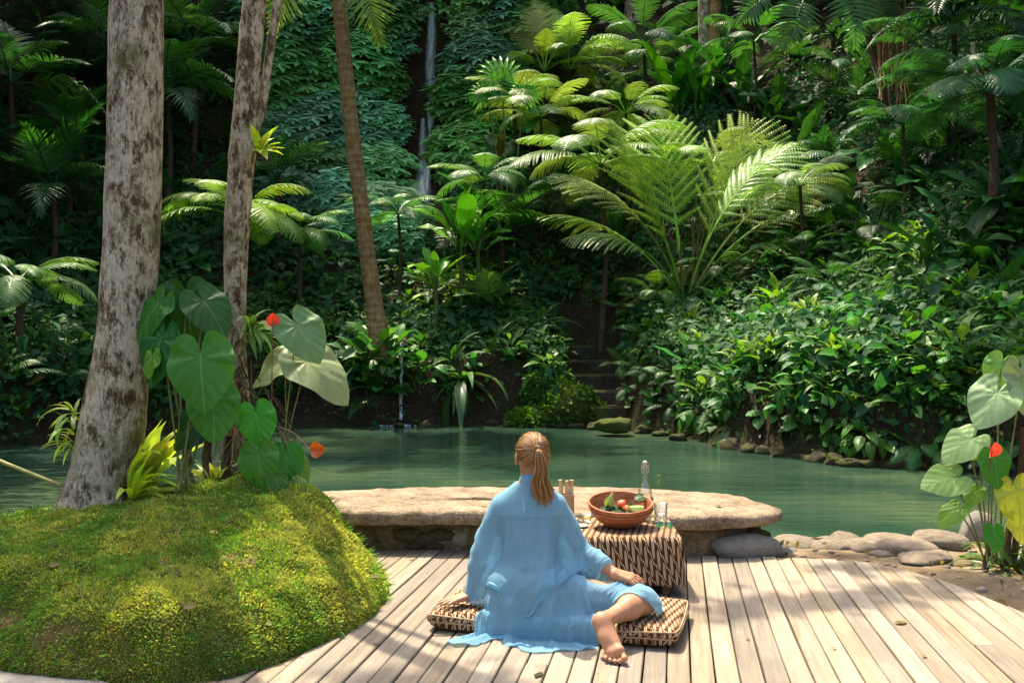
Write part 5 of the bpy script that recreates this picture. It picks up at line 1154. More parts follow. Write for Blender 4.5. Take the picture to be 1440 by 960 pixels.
# head with a face looking at the pool
B.ell(HC+V3(0, -.008, .018), (.073, .091, .086), k=.02); B.ell(HC+V3(0, .030, -.045), (.055, .058, .072), k=.04); B.ell(HC+V3(0, .062, -.088), (.026, .022, .018), k=.03)
B.cap(HC+V3(0, .088, .012), HC+V3(0, .104, -.028), .010, .013, .014); B.ell(HC+V3(0, .084, .030), (.052, .016, .012), k=.02)
for sx in (-1, 1):
    B.ell(HC+V3(sx*.040, .066, -.022), (.022, .018, .020), k=.03); B.ell(HC+V3(sx*.031, .077, .004), (.0135, .0125, .0105), k=.004)
    R_ = Matrix.Rotation(sx*.35, 3, 'Z') @ Matrix.Rotation(-.2, 3, 'X'); B.ell(HC+V3(sx*.0775, .004, -.012), (.008, .019, .031), R_, k=.006); B.ell(HC+V3(sx*.080, .006, -.036), (.006, .010, .011), k=.008)
B.ell(HC+V3(0, .089, -.058), (.024, .009, .0065), k=.004); B.ell(HC+V3(0, .088, -.068), (.020, .009, .0075), k=.004)
# arms
for a, e, w_ in ((SH_L, EL_L, WR_L), (SH_R, EL_R, WR_R)):
    B.cap(a, e, .047, .038, .03); B.cap(e, e+(w_-e)*.35, .038, .038, .02); B.cap(e+(w_-e)*.3, w_, .038, .0245, .02)
# legs
B.cap(PEL_R+V3(.03, -.02, -.01), KN_R, .088, .058, .05); B.ell(KN_R+V3(.012, .0, .004), (.060, .058, .056), k=.03)
md = KN_R+(AN_R-KN_R)*.36; B.cap(KN_R, md+V3(.0, .0, .004), .052, .054, .03); B.cap(md, AN_R, .054, .031, .03)
FH = V3(.400, 4.452, .150)
B.cap(AN_R, FH+V3(.012, .012, -.006), .032, .030, .025); foot(B, FH, (.30, -.66, -.66), (-.42, -.62, .66))
KN_L, AN_L = V3(-.09, 5.20, .185), V3(.22, 5.17, .145)
B.cap(PEL_L+V3(0, .03, 0), KN_L, .092, .062, .05); B.cap(KN_L, AN_L, .056, .032, .03); B.cap(AN_L, AN_L+V3(.13, -.02, -.01), .034, .022, .03); B.cap(AN_L+V3(-.02, 0, 0), AN_L+V3(.03, .03, -.005), .034, .03, .02)
colf = Field((-.44, 4.16, -.02), (.76, 5.42, .99), .0042); colf.d = body.d.copy()
hand(B, WR_L, (-.93, -.30, -.16), (-.1, 0, 1), (-.3, .95, 0), .12, .30)
hand(B, WR_R, (.93, -.16, -.26), (.25, -.35, .9), (.1, .95, .3), .50, .16)
V, F = surface_nets(body.d, body.lo, body.h)
for _ in range(2):                                                 # light smoothing of the voxel steps
    acc = np.zeros_like(V); cnt = np.zeros(len(V))
    for k in range(4):
        a, b_ = F[:, k], F[:, (k+1) % 4]
        for q in range(3): acc[:, q] += np.bincount(a, V[b_, q], len(V))+np.bincount(b_, V[a, q], len(V))
        cnt += np.bincount(a, minlength=len(V))+np.bincount(b_, minlength=len(V))
    V = V*.55+.45*acc/np.maximum(cnt, 1)[:, None]
tk = NT('skin'); _c = tk.co(); _n = tk.noise(_c, 22, 4); _f = tk.noise(_c, 260, 3)
M['skin'] = tk.out(tk.bsdf(tk.mix(tk.ramp(_n, [(.35, 0), (.65, 1)]), (.40, .195, .105), (.47, .245, .14)), .48, tk.bump(_f, .12, .002), Subsurface_Weight=.08, Subsurface_Radius=(.02, .008, .004), Specular_IOR_Level=.4))
def turn(p):
    p = np.asarray(p, float); a = .16*sstep(.73, .80, p[..., 2]); x, y = p[..., 0]-HC[0], p[..., 1]-HC[1]; r = p.copy(); r[..., 0] = HC[0]+x*np.cos(a)-y*np.sin(a); r[..., 1] = HC[1]+x*np.sin(a)+y*np.cos(a); return r
V = turn(V)
person = thing('person', 'blond woman in a loose blue shirt dress sitting with her back turned', 'person', (.08, 4.8, .10))
wobj('body', mk('body', V, F, M['skin']), person)
# --- hair: a fitted cap, combed strands drawn back to the tie, and a ponytail
th = NT('blond_hair'); uvh = th.co('UV'); _r = th.geo('Random Per Island')
hcol = th.ramp(_r, [(0, (.16, .065, .018)), (.35, (.31, .14, .042)), (.7, (.48, .25, .085)), (1, (.64, .40, .17))])
M['hair'] = th.out(th.n('MixShader', {0: .22, 1: th.bsdf(hcol, .38, Specular_IOR_Level=.6), 2: th.n('BsdfTranslucent', {'Color': hcol})}))
M['haircap'] = simple('hair_roots', (.24, .13, .055), .5, (60, (.34, .20, .09)))
TIE = V3(.100, 4.752, .885); HS = HC+V3(0, -.010, .018)
def on_skull(v, o=.008): v = unit(v); return HS+v*V3(.073+o, .092+o, .087+o)
capf = Field(HC-V3(.12, .14, .15), HC+V3(.12, .14, .13), .0042)
capf.ell(HS, (.0785, .0975, .0920), k=0); sl, (x, y, z) = capf.sub(capf.lo, capf.lo+(capf.n-1)*capf.h)
cut = np.maximum((y-HC[1])*.80+(HC[2]+.030-z)*.62-.012, (HC[2]-.062-z)*.8-(y-HC[1])*.5); capf.d = np.maximum(capf.d, cut)
Vh, Fh = surface_nets(capf.d, capf.lo, capf.h); hair = wobj('hair', mk('hair', turn(Vh), Fh, M['haircap']), person)
ms = MB()
for i in range(420):
    a = RNG.uniform(-2.75, 2.75); e0 = RNG.uniform(.25, 1)           # start points: hairline ring and inside it
    hl = unit(V3(math.sin(a)*.92, math.cos(a)*.55+.10, math.cos(a)*.70-.12)); st_ = unit(hl*e0+unit(TIE-HS)*(1-e0))
    en = unit(TIE-HS+RNG.normal(size=3)*.006); pts = []
    for s in range(9):
        f = s/8; v = unit(st_*(1-f)+en*f); p = on_skull(v, .0075+.003*math.sin(PI*f)+RNG.uniform(0, .0012)); pts.append(p if s < 8 else TIE+RNG.normal(size=3)*.004)
    r0 = RNG.uniform(.0011, .0024); ms.tube(pts, [r0*.5]+[r0]*7+[r0*.8], 4, False)
for i in range(70):
    a = RNG.uniform(-2.9, 2.9); v = unit(V3(math.sin(a)*.9, math.cos(a)*.5-.2, RNG.uniform(-.1, 1))); en = unit(v+RNG.normal(size=3)*.35); pts = []
    for s in range(6): f = s/5; pts.append(on_skull(unit(v*(1-f)+en*f), .009+.012*f*f*RNG.uniform(.2, 1.4)))
    ms.tube(pts, [.0006, .0006, .0006, .0005, .0004, .0002], 3, False)
ms.V = [turn(v) for v in ms.V]; wobj('hair_strands', ms.mesh('hair_strands', M['hair']), person)
ms = MB()
for i in range(260):
    g = RNG.normal(size=3); u = RNG.uniform(-1, 1); ln = RNG.uniform(.80, 1.06)
    c = [TIE+V3(g[0]*.006, -.004, g[2]*.006), TIE+V3(.006+u*.012, -.030+g[1]*.004, -.005), TIE+V3(.012+u*.024, -.034+g[1]*.007, -.055), TIE+V3(.026+u*.034, -.026+g[1]*.010, -.135*ln), TIE+V3(.044+u*.042+g[0]*.006, -.020+g[1]*.010, -.205*ln), TIE+V3(.060+u*.040+g[0]*.010, -.018+g[1]*.010, (-.262+.035*u*u)*ln)]
    c = np.array(c); pts = []
    for s in range(13):
        t = s/12*5; k = min(int(t), 4); f = t-k; A0, A1, A2, A3 = c[max(k-1, 0)], c[k], c[k+1], c[min(k+2, 5)]
        pts.append(.5*(2*A1+(A2-A0)*f+(2*A0-5*A1+4*A2-A3)*f*f+(3*A1-A0-3*A2+A3)*f**3)+V3(math.sin(s*.9+i)*.0012, 0, 0))
    r0 = RNG.uniform(.0012, .0026); ms.tube(pts, [r0]*10+[r0*.8, r0*.6, r0*.2], 4, False)
ms.V = [turn(v) for v in ms.V]; wobj('ponytail', ms.mesh('ponytail', M['hair']), person)
_ht = MB().tube([TIE+V3(-.013, -.012, .012), TIE+V3(.0, -.016, .016), TIE+V3(.014, -.014, .010), TIE+V3(.015, -.016, -.008), TIE+V3(0, -.020, -.014), TIE+V3(-.014, -.016, -.006), TIE+V3(-.013, -.012, .012)], .0052, 7); _ht.V = [turn(v) for v in _ht.V]; wobj('hair_tie', _ht.mesh('hair_tie', M['haircap']), person)

# ---------------------------------------------------------------- batik cushion
def m_batik():
    t = NT('batik_print'); uv = t.n('SeparateXYZ', {0: t.co('UV')}); u = uv; v = uv.node.outputs[1]
    wob = t.noise(t.co('UV'), 55, 2); u = t.math('MULTIPLY_ADD', wob, .004, u)
    bb = t.math('DIVIDE', t.math('MULTIPLY_ADD', u, .95, v), .057); bi = t.math('FLOOR', bb); bf = t.math('SUBTRACT', t.math('FRACT', bb), .5)
    uu = t.math('DIVIDE', t.math('MULTIPLY_ADD', v, .16, t.math('MULTIPLY_ADD', bi, .0105, u)), .0262); uf = t.math('SUBTRACT', t.math('FRACT', uu), .5)
    lf = t.math('ADD', t.math('POWER', t.math('ABSOLUTE', t.math('DIVIDE', uf, .26)), 2.2), t.math('POWER', t.math('ABSOLUTE', t.math('DIVIDE', bf, .37)), 2.6))
    leaf = t.math('LESS_THAN', lf, 1.0); core = t.math('LESS_THAN', t.math('ABSOLUTE', t.math('MULTIPLY_ADD', bf, .25, uf)), .055)
    leaf = t.math('SUBTRACT', leaf, t.math('MULTIPLY', core, .75), clamp=True)
    df = t.math('SUBTRACT', t.math('ABSOLUTE', bf), .5); du = t.math('SUBTRACT', t.math('FRACT', t.math('ADD', uu, .5)), .5)
    dot = t.math('LESS_THAN', t.math('ADD', t.math('POWER', t.math('DIVIDE', df, .11), 2), t.math('POWER', t.math('DIVIDE', du, .26), 2)), 1)
    k = t.math('MAXIMUM', leaf, dot); cl = t.noise(t.co('UV'), 9, 4)
    col = t.mix(k, (.075, .025, .009), t.ramp(cl, [(.35, (.45, .30, .165)), (.65, (.58, .43, .27))]))
    wv = t.noise(t.co('UV'), 700, 2); return t.out(t.bsdf(col, .88, t.bump(wv, .25, .002), Specular_IOR_Level=.15))
M['batik'] = m_batik()
CL, CW, CT = 1.20, .60, .125; CR = -.262
cc = V3(.245, 4.945, 0)
def cush_w(x, y): return cc[0]+x*math.cos(CR)-y*math.sin(CR), cc[1]+x*math.sin(CR)+y*math.cos(CR)
cush = thing('floor_cushion', 'long flat brown and cream batik floor cushion on the deck under the woman', 'cushion', (cc[0], cc[1], 0))
n1, n2 = 96, 60; U_, V_ = np.meshgrid(np.linspace(-1, 1, n1), np.linspace(-1, 1, n2), indexing='ij')
def cush_top(x, y):
    u, v = np.abs(x)/(CL/2), np.abs(y)/(CW/2); e = np.clip(1-u**14, 0, 1)*np.clip(1-v**10, 0, 1)
    return .066+.034*e**.30+.007*(1-u*u)*(1-v*v)
def cush_side(sgn):
    X = U_*CL/2; Y = V_*CW/2; e = (np.clip(1-np.abs(U_)**14, 0, 1)*np.clip(1-np.abs(V_)**10, 0, 1))**.35
    rr = 1-.018*(np.abs(U_*V_)**8); X, Y = X*rr, Y*rr
    wr = fbm(np.stack([X*9, Y*9, 0*X+3], -1), 3, 77)*.010
    Z = (cush_top(X, Y)+wr*e) if sgn > 0 else (.048-.046*e)
    wx, wy = cush_w(X, Y); return np.stack([wx, wy, Z], -1), np.stack([X, Y], -1)
m = MB(); A1, q1 = cush_side(1); m.grid(A1, q1.reshape(-1, 2)); wobj('cover_top', m.mesh('cover_top', M['batik']), cush)
m = MB(); A2, q2 = cush_side(-1); m.grid(A2, q2.reshape(-1, 2)); wobj('cover_bottom', m.mesh('cover_bottom', M['batik']), cush)
def border(A): return np.concatenate([A[:, 0], A[1:, -1], A[-2::-1, -1][:0], A[-1, -2::-1], A[-2:0:-1, 0][:0]]) if False else np.concatenate([A[:, 0], A[-1, 1:], A[-2::-1, -1], A[0, -2:0:-1]])
b1_, b2_ = border(A1), border(A2); per = np.concatenate([[0], np.cumsum(np.linalg.norm(np.diff(b1_, axis=0), axis=1))]); rows = []; uvs = []
cxy = np.array([cc[0], cc[1]])
for f in (0, .2, .45, .7, 1):
    r = b1_*(1-f)+b2_*f; o = r[:, :2]-cxy; o = o/np.linalg.norm(o, axis=1, keepdims=True); r = r.copy(); r[:, :2] += o*.012*math.sin(PI*f); rows.append(r); uvs.append(np.column_stack([per, np.full(len(per), .30+f*.03)]))
uvs = np.array(uvs); rows = np.array(rows); rows[..., 2] = rows[0][:, 2]*(1-np.array([0, .2, .45, .7, 1])[:, None])+rows[-1][:, 2]*np.array([0, .2, .45, .7, 1])[:, None]
m = MB(); m.grid(rows, uvs.reshape(-1, 2), closed=True); wobj('cover_edge', m.mesh('cover_edge', M['batik']), cush)
M['piping'] = simple('cream_piping', (.50, .36, .22), .8, (30, (.30, .19, .10)))
for rr_, nm in ((b1_, 'piping'), (b2_, 'piping')):
    m = MB(); m.tube([p for p in rr_[::2]]+[rr_[0]], .0042, 6, False); wobj(nm, m.mesh(nm, M['piping']), cush)

# ---------------------------------------------------------------- cloth: a small position based solver
def cush_sdf(p):
    x0, y0 = p[:, 0]-cc[0], p[:, 1]-cc[1]; c, s = math.cos(-CR), math.sin(-CR); x, y = x0*c-y0*s, x0*s+y0*c
    qx, qy, qz = np.abs(x)-CL/2+.02, np.abs(y)-CW/2+.02, np.abs(p[:, 2]-.052)-.054+.02
    return np.sqrt(np.maximum(qx, 0)**2+np.maximum(qy, 0)**2+np.maximum(qz, 0)**2)+np.minimum(np.maximum(np.maximum(qx, qy), qz), 0)-.02
def cloth_sim(V, F, sdf, steps, iters, stretch=1.0, pin=None, friction=.5, floor=.006, gap=.006, bend=.25, damp=.97, hold=None):
    E = np.concatenate([F[:, [k, (k+1) % 4]] for k in range(4)]); E = np.unique(np.sort(E, 1), axis=0); D = np.concatenate([F[:, [0, 2]], F[:, [1, 3]]])
    L = len(E); C = np.concatenate([E, D]); rest = np.linalg.norm(V[C[:, 0]]-V[C[:, 1]], axis=1)*stretch
    w_ = np.where(np.arange(len(C)) < L, 1.0, bend); n = len(V); cnt = np.bincount(C[:, 0], w_, n)+np.bincount(C[:, 1], w_, n)
    inv = np.ones(n) if pin is None else np.where(pin, 0., 1.)
    x = V.copy(); pv = V.copy(); dt = 1/50
    nc = [np.bincount(E[:, 0], minlength=n)+np.bincount(E[:, 1], minlength=n)]
    for st in range(steps):
        vel = (x-pv)*damp; sp = np.linalg.norm(vel, axis=1, keepdims=True); vel *= np.minimum(1, .02/np.maximum(sp, 1e-9)); pv = x.copy()
        x = x+(vel+V3(0, 0, -9.8)*dt*dt*.6)*inv[:, None]
        for it in range(iters):
            d = x[C[:, 1]]-x[C[:, 0]]; l = np.linalg.norm(d, axis=1); g = (l-rest)/np.maximum(l, 1e-9)*.5*w_
            g = np.where((l < rest) & (np.arange(len(C)) >= L), g*.3, g)
            c = d*g[:, None]; dx = np.stack([np.bincount(C[:, 0], c[:, k], n)-np.bincount(C[:, 1], c[:, k], n) for k in range(3)], 1)
            x = x+dx*(1.5/cnt*inv)[:, None]
        for _ in range(1):
            d, gr = sdf(x); pen = gap-d; m_ = (pen > 0) & (inv > 0)
            x[m_] += gr[m_]*pen[m_, None]
            mv = x-pv; mv[:, :] = mv-gr*np.sum(mv*gr, 1, keepdims=True); x[m_] -= mv[m_]*friction
            lo_ = x[:, 2] < floor; x[lo_, 2] = floor; x[lo_, :2] = pv[lo_, :2]+(x[lo_, :2]-pv[lo_, :2])*(1-friction)
    return x
def body_col(p):
    d = colf.at(p); g = colf.grad(p); c = cush_sdf(p)-.006; e = 1e-3
    gc = unit(np.stack([cush_sdf(p+np.eye(3)[k]*e)-cush_sdf(p-np.eye(3)[k]*e) for k in range(3)], 1)); k = c < d
    return np.where(k, c, d), np.where(k[:, None], gc, g)
# shirt: start from a loose shell round the torso, arms and lap, then let it fall
HEM = np.array([(-.29, 4.60), (-.22, 4.58), (-.135, 4.59), (-.095, 4.64), (-.075, 4.72), (-.055, 4.78), (-.03, 4.72), (-.01, 4.62), (.03, 4.53), (.12, 4.49), (.22, 4.48), (.30, 4.52), (.37, 4.60), (.44, 4.655), (.53, 4.645), (.64, 4.625), (.70, 4.70), (.70, 4.82), (.58, 4.95), (.42, 5.12), (.30, 5.22), (.0, 5.30), (-.16, 5.28), (-.15, 5.08), (-.150, 4.93), (-.165, 4.82), (-.235, 4.72)])
g = Field((-.50, 4.40, .02), (.78, 5.40, .80), .0105); g.d[:] = .2
g.cap((.015, 4.855, .595), (.15, 4.855, .595), .088, .088, .03, .2); g.cap((.02, 4.85, .42), (.14, 4.85, .42), .098, .098, .06, .2); g.cap((.01, 4.83, .25), (.17, 4.82, .25), .145, .145, .08, .2)
g.cap(SH_L+V3(.02, 0, -.01), SH_R+V3(-.02, 0, -.01), .060, .060, .05, .2); g.cap((.03, 4.85, .66), (.10, 4.85, .715), .05, .064, .04, .2); g.cap((.15, 4.85, .66), (.10, 4.85, .715), .05, .064, .04, .2); g.cap((.10, 4.845, .70), (.10, 4.85, .77), .066, .064, .02, .2)
ELx_L = EL_L+(EL_L-SH_L)*.06+V3(-.01, -.01, 0); ELx_R = EL_R+(EL_R-SH_R)*.08
g.cap(SH_L+V3(.015, 0, -.02), ELx_L+V3(-.008, 0, -.03), .062, .066, .012, .2); g.cap(SH_R+V3(-.015, 0, -.02), ELx_R+V3(.01, 0, -.02), .062, .070, .012, .2)
sl, (x, y, z) = g.sub(g.lo, g.lo+(g.n-1)*g.h)
X2, Y2_ = np.meshgrid(x.ravel(), y.ravel(), indexing='ij'); hem = sdpoly(X2, Y2_, HEM)
th_l = np.full(X2.shape, .135)
for a, b_, r0, r1 in ((PEL_R, KN_R, .125, .085), (PEL_L, KN_L, .125, .085)):
    e = (b_-a)[:2]; t = np.clip(((X2-a[0])*e[0]+(Y2_-a[1])*e[1])/(e@e), 0, 1); dd = np.hypot(X2-a[0]-t*e[0], Y2_-a[1]-t*e[1]); rr_ = r0+(r1-r0)*t; zc = a[2]+(b_[2]-a[2])*t
    th_l = np.maximum(th_l, np.where(dd < rr_*1.6, zc+rr_*np.sqrt(np.maximum(1-(dd/(rr_*1.6))**2, 0))+.012, .135))
th_l = th_l+fbm(np.stack([X2*9, Y2_*9, 0*X2], -1), 3, 5)*.022
slab_ = np.maximum(z-th_l[:, :, None].astype(np.float32), hem[:, :, None].astype(np.float32)); e = g.d; kk = .05
hh = np.maximum(kk-np.abs(e-slab_), 0)/kk; g.d = np.minimum(e, slab_)-hh*hh*kk*.25
Vs, Fs = surface_nets(g.d.astype(float), g.lo, g.h)
hv = sdpoly(Vs[:, 0], Vs[:, 1], HEM)
keep = ~((hv > -.013) & (Vs[:, 2] < .25)) & (Vs[:, 2] > .05) & ~((Vs[:, 2] > .722))
for s_, e_, q in ((SH_L, ELx_L, WR_L), (SH_R, ELx_R, WR_R)):       # open the sleeves just past the elbow
    ax = unit((e_-s_)); t = (Vs-e_)@ax; rad = np.linalg.norm(Vs-e_-t[:, None]*ax, axis=1); keep &= ~((t > -.012) & (rad < .10) & (t < .12) & (Vs[:, 2] > .225))
Fs = Fs[keep[Fs].all(1)]
# largest connected piece
lab = np.arange(len(Vs))
for _ in range(400):
    mn = lab[Fs].min(1); new = lab.copy(); np.minimum.at(new, Fs.ravel(), np.repeat(mn, 4)); new = new[new]
    if (new == lab).all(): break
    lab = new
u_, c_ = np.unique(lab[Fs[:, 0]], return_counts=True); Fs = Fs[lab[Fs[:, 0]] == u_[c_.argmax()]]
us = np.unique(Fs); remap = np.full(len(Vs), -1); remap[us] = np.arange(len(us)); Vs = Vs[us]; Fs = remap[Fs].astype(np.int32)
an = np.arctan2(Vs[:, 1]-4.86, Vs[:, 0]-.09); dn = sstep(.60, .25, Vs[:, 2])
rid = lambda q, s: 1-np.abs(fbm(q, 2, s))*4
fo = rid(np.stack([an*3.2+Vs[:, 2]*1.2, Vs[:, 2]*2.0, 0*an], -1), 15)*.058*dn+rid(np.stack([an*6, Vs[:, 2]*3, 0*an+4], -1), 25)*.026*dn+fbm(Vs*V3(9, 9, 6), 2, 35)*.03
rd_ = np.stack([np.cos(an), np.sin(an), 0*an+.15*(Vs[:, 2] < .25)], 1); Vs = Vs+rd_*fo[:, None]
sk = Vs[:, 2] < .22; Vs[:, 2] += np.where(sk, rid(np.stack([an*5, np.hypot(Vs[:, 0]-.09, Vs[:, 1]-4.85)*3, 0*an], -1), 45)*.05, 0)
pin = Vs[:, 2] > .695
Xs = cloth_sim(Vs, Fs, body_col, 60, 8, 1.05, pin, .55, .007, .010, .05)
for _ in range(1):
    acc = np.zeros_like(Xs); cnt = np.zeros(len(Xs))
    for k in range(4):
        a, b_ = Fs[:, k], Fs[:, (k+1) % 4]
        for q in range(3): acc[:, q] += np.bincount(a, Xs[b_, q], len(Xs))+np.bincount(b_, Xs[a, q], len(Xs))
        cnt += np.bincount(a, minlength=len(Xs))+np.bincount(b_, minlength=len(Xs))
    Xs = Xs*.7+.3*acc/np.maximum(cnt, 1)[:, None]
for _ in range(3):
    d_, g_ = body_col(Xs); Xs = Xs+g_*np.maximum(.009-d_, 0)[:, None]; Xs[:, 2] = np.maximum(Xs[:, 2], .006)
def vnormals(X, F_):
    nf = np.cross(X[F_[:, 2]]-X[F_[:, 0]], X[F_[:, 3]]-X[F_[:, 1]]); nv = np.zeros_like(X)
    for k in range(4):
        for q in range(3): nv[:, q] += np.bincount(F_[:, k], nf[:, q], len(X))
    return unit(nv)
def folds(q, s): return np.clip(1-np.abs(fbm(q, 1, s))*5, 0, 1)**2+.45*np.clip(1-np.abs(fbm(q*2.1, 1, s+50))*5, 0, 1)**2-.3
xx, yy, zz = Xs.T; nv = vnormals(Xs, Fs)
side_ = np.abs(xx-.08)
tb = sstep(.57, .48, zz)*sstep(.20, .30, zz)                      # hanging folds below the yoke
drop = tb*.017*folds(np.stack([xx*15+1.2*zz, zz*1.6, yy*3], -1), 3)
swag = sstep(.46, .34, zz)*sstep(.17, .22, zz)*.015*folds(np.stack([xx*4, (zz+.9*(xx-.12)**2*4-.25*xx)*17, 0*xx], -1), 7)
slv = sstep(.12, .17, side_)*sstep(.22, .3, zz)*.013*folds(np.stack([xx*6, (zz+np.abs(xx-.09)*.9)*15, yy*4], -1), 11)
lap = sstep(.22, .16, zz)*.024*folds(np.stack([np.arctan2(yy-4.95, xx-.1)*4.2, np.hypot(xx-.1, yy-4.95)*2.4, 0*xx], -1), 13)
thg = sstep(.28, .34, xx)*sstep(.30, .26, zz)*.016*folds(np.stack([(xx+yy*1.2)*9, (yy-xx*.4)*4, 0*xx], -1), 17)
grv = -.040*np.exp(-((side_-.140-.10*np.clip(.45-zz, 0, .2))/.017)**2)*sstep(.60, .50, zz)*sstep(.20, .27, zz)*(yy < 4.88)
Xs = Xs+nv*(drop+swag+slv+lap+thg+grv)[:, None]
eu_, ec_ = np.unique(np.sort(np.concatenate([Fs[:, [k, (k+1) % 4]] for k in range(4)]), 1), axis=0, return_counts=True); be_ = eu_[ec_ == 1]; bc = np.bincount(be_.ravel(), minlength=len(Xs))
for _ in range(8):                                                # smooth the cut edges into clean hems
    acc = np.stack([np.bincount(be_[:, 0], Xs[be_[:, 1], q], len(Xs))+np.bincount(be_[:, 1], Xs[be_[:, 0], q], len(Xs)) for q in range(3)], 1); m_ = bc == 2
    Xs[m_] = Xs[m_]*.5+.5*acc[m_]/2
for _ in range(2):
    d_, g_ = body_col(Xs); Xs = Xs+g_*np.maximum(.008-d_, 0)[:, None]; Xs[:, 2] = np.maximum(Xs[:, 2], .005)
def m_shirt():
    t = NT('sky_blue_voile'); co = t.co(); z = t.n('SeparateXYZ', {0: co}, 2)
    wv = t.noise(t.map(co, (1, 1, .4)), 38, 4, .6); fine = t.noise(co, 900, 2)
    yk = t.math('GREATER_THAN', z, 0.562)
    sm = t.math('SUBTRACT', 1, t.math('MULTIPLY', t.math('ABSOLUTE', t.math('SUBTRACT', z, 0.562)), 260), clamp=True)
    col = t.mix(t.ramp(wv, [(.3, 0), (.7, 1)]), (.20, .44, .61), (.26, .515, .685)); col = t.mix(t.math('MULTIPLY', sm, .45), col, (.08, .24, .42))
    nr_ = t.bump(t.math('ADD', t.math('MULTIPLY', wv, 1.0), t.math('MULTIPLY', fine, .05)), .35, .012)
    p = t.bsdf(col, .75, nr_, Specular_IOR_Level=.2, Sheen_Weight=.2); tr = t.n('BsdfTranslucent', {'Color': (.34, .64, .80, 1), 'Normal': nr_})
    s1 = t.n('MixShader', {0: .33, 1: p, 2: tr}); tp = t.n('BsdfTransparent', {'Color': (.72, .88, .97, 1)})
    return t.out(t.n('MixShader', {0: t.math('MULTIPLY_ADD', yk, -.11, .17), 1: s1, 2: tp}))
M['shirt'] = m_shirt(); M['ceramic_white'] = simple('shirt_button', (.55, .62, .68), .35)
shirt = wobj('shirt', mk('shirt', Xs, Fs, M['shirt']), person)
sb = shirt.modifiers.new('subdivision', 'SUBSURF'); sb.levels = 1; sb.render_levels = 1
# stand collar, and rolled sleeve cuffs placed on the sleeve openings
def ring_band(name, pts_lo, pts_hi, th_):
    m = MB(); n = len(pts_lo); c = np.mean(pts_lo, 0); A = []
    for f, o in ((0, 0), (.5, th_*.5), (1, th_*.2), (1.02, -th_*.6), (.5, -th_), (0, -th_)):
        r = pts_lo*(1-f)+pts_hi*f; v = r-c; v = v/np.linalg.norm(v, axis=1, keepdims=True); A.append(r+v*o)
    m.grid(np.array(A), closed=True); return m.mesh(name, M['shirt'])
q = np.linspace(0, 2*PI, 40, endpoint=False)
lo_ = np.stack([.10+.073*np.cos(q), 4.853+.074*np.sin(q), .684-.010*np.sin(q)], 1); hi_ = np.stack([.101+.061*np.cos(q), 4.856+.063*np.sin(q), .738-.022*np.sin(q)], 1)
wobj('collar', ring_band('collar', lo_, hi_, .006), person)
bv = np.unique(be_)
for e_, s_ in ((ELx_L, SH_L), (ELx_R, SH_R)):                       # rolled cuffs round the sleeve openings
    ax = unit(e_-s_); nr_b = Xs[bv][(np.linalg.norm(Xs[bv]-e_, axis=1) < .125)]
    if len(nr_b) < 6: continue
    c = nr_b.mean(0); v = nr_b-c; v = v-(v@ax)[:, None]*ax; u1 = unit(np.cross(ax, V3(0, 1, .2))); u2 = np.cross(ax, u1)
    r1, r2 = np.clip(np.percentile(np.abs(v@u1), 85), .045, .085), np.clip(np.percentile(np.abs(v@u2), 85), .045, .085); q = np.linspace(0, 2*PI, 36, endpoint=False)
    rg = u1*np.cos(q)[:, None]*r1+u2*np.sin(q)[:, None]*r2; wv = ax*(.006*np.sin(q*3)+.004*np.sin(q*5+1))[:, None]
    m = MB(); A_ = []
    for t_, o_ in ((.016, .94), (.018, 1.0), (.014, 1.07), (-.008, 1.12), (-.030, 1.11), (-.036, 1.03), (-.030, .98)): A_.append(c+rg*o_+ax*t_+wv)
    m.grid(np.array(A_), closed=True); wobj('cuff', m.mesh('cuff', M['shirt']), person)
    tb_ = c+u1*0-V3(0, 1, 0)*r2*1.10; m = MB().box(tb_-ax*.035, (.018, .006, .075), 0, .002); wobj('sleeve_tab', m.mesh('sleeve_tab', M['shirt']), person)
    m = MB().lathe([(.0001, .003), (.004, .003), (.005, 0), (.0001, -.001)], (0, 0, 0), 12); o = obj('button', m.mesh('button', M['ceramic_white']), person, Matrix.Translation(Vector(tb_-ax*.062)-person.location-Vector((0, .005, 0))) @ Matrix.Rotation(PI/2, 4, 'X'))
# ---------------------------------------------------------------- low table under a batik cloth, and what stands on it
TC = V3(.655, 5.80, 0); TW, TD, TH = .60, .64, .315; TR = -.035
M['darkwood'] = simple('dark_table_wood', (.10, .045, .022), .5, (12, (.17, .08, .04)), .2, 30)
def tloc(x, y, z=0): return V3(TC[0]+x*math.cos(TR)-y*math.sin(TR), TC[1]+x*math.sin(TR)+y*math.cos(TR), z)
table = thing('low_table', 'low dark wooden table almost hidden under the hanging batik cloth', 'table', (TC[0], TC[1], 0))
wobj('table_top', MB().box((TC[0], TC[1], TH-.019), (TW-.016, TD-.016, .03), TR, .004).mesh('table_top', M['darkwood'], False), table)
for sx in (-1, 1):
    for sy in (-1, 1): wobj('leg', MB().box(tloc(sx*(TW/2-.09), sy*(TD/2-.06), (TH-.03)/2), (.045, .045, TH-.03), TR, .004).mesh('leg', M['darkwood'], False), table)
    wobj('rail', MB().box(tloc(0, sx*(TD/2-.06), .07), (TW-.225, .022, .03), TR).mesh('rail', M['darkwood'], False), table)
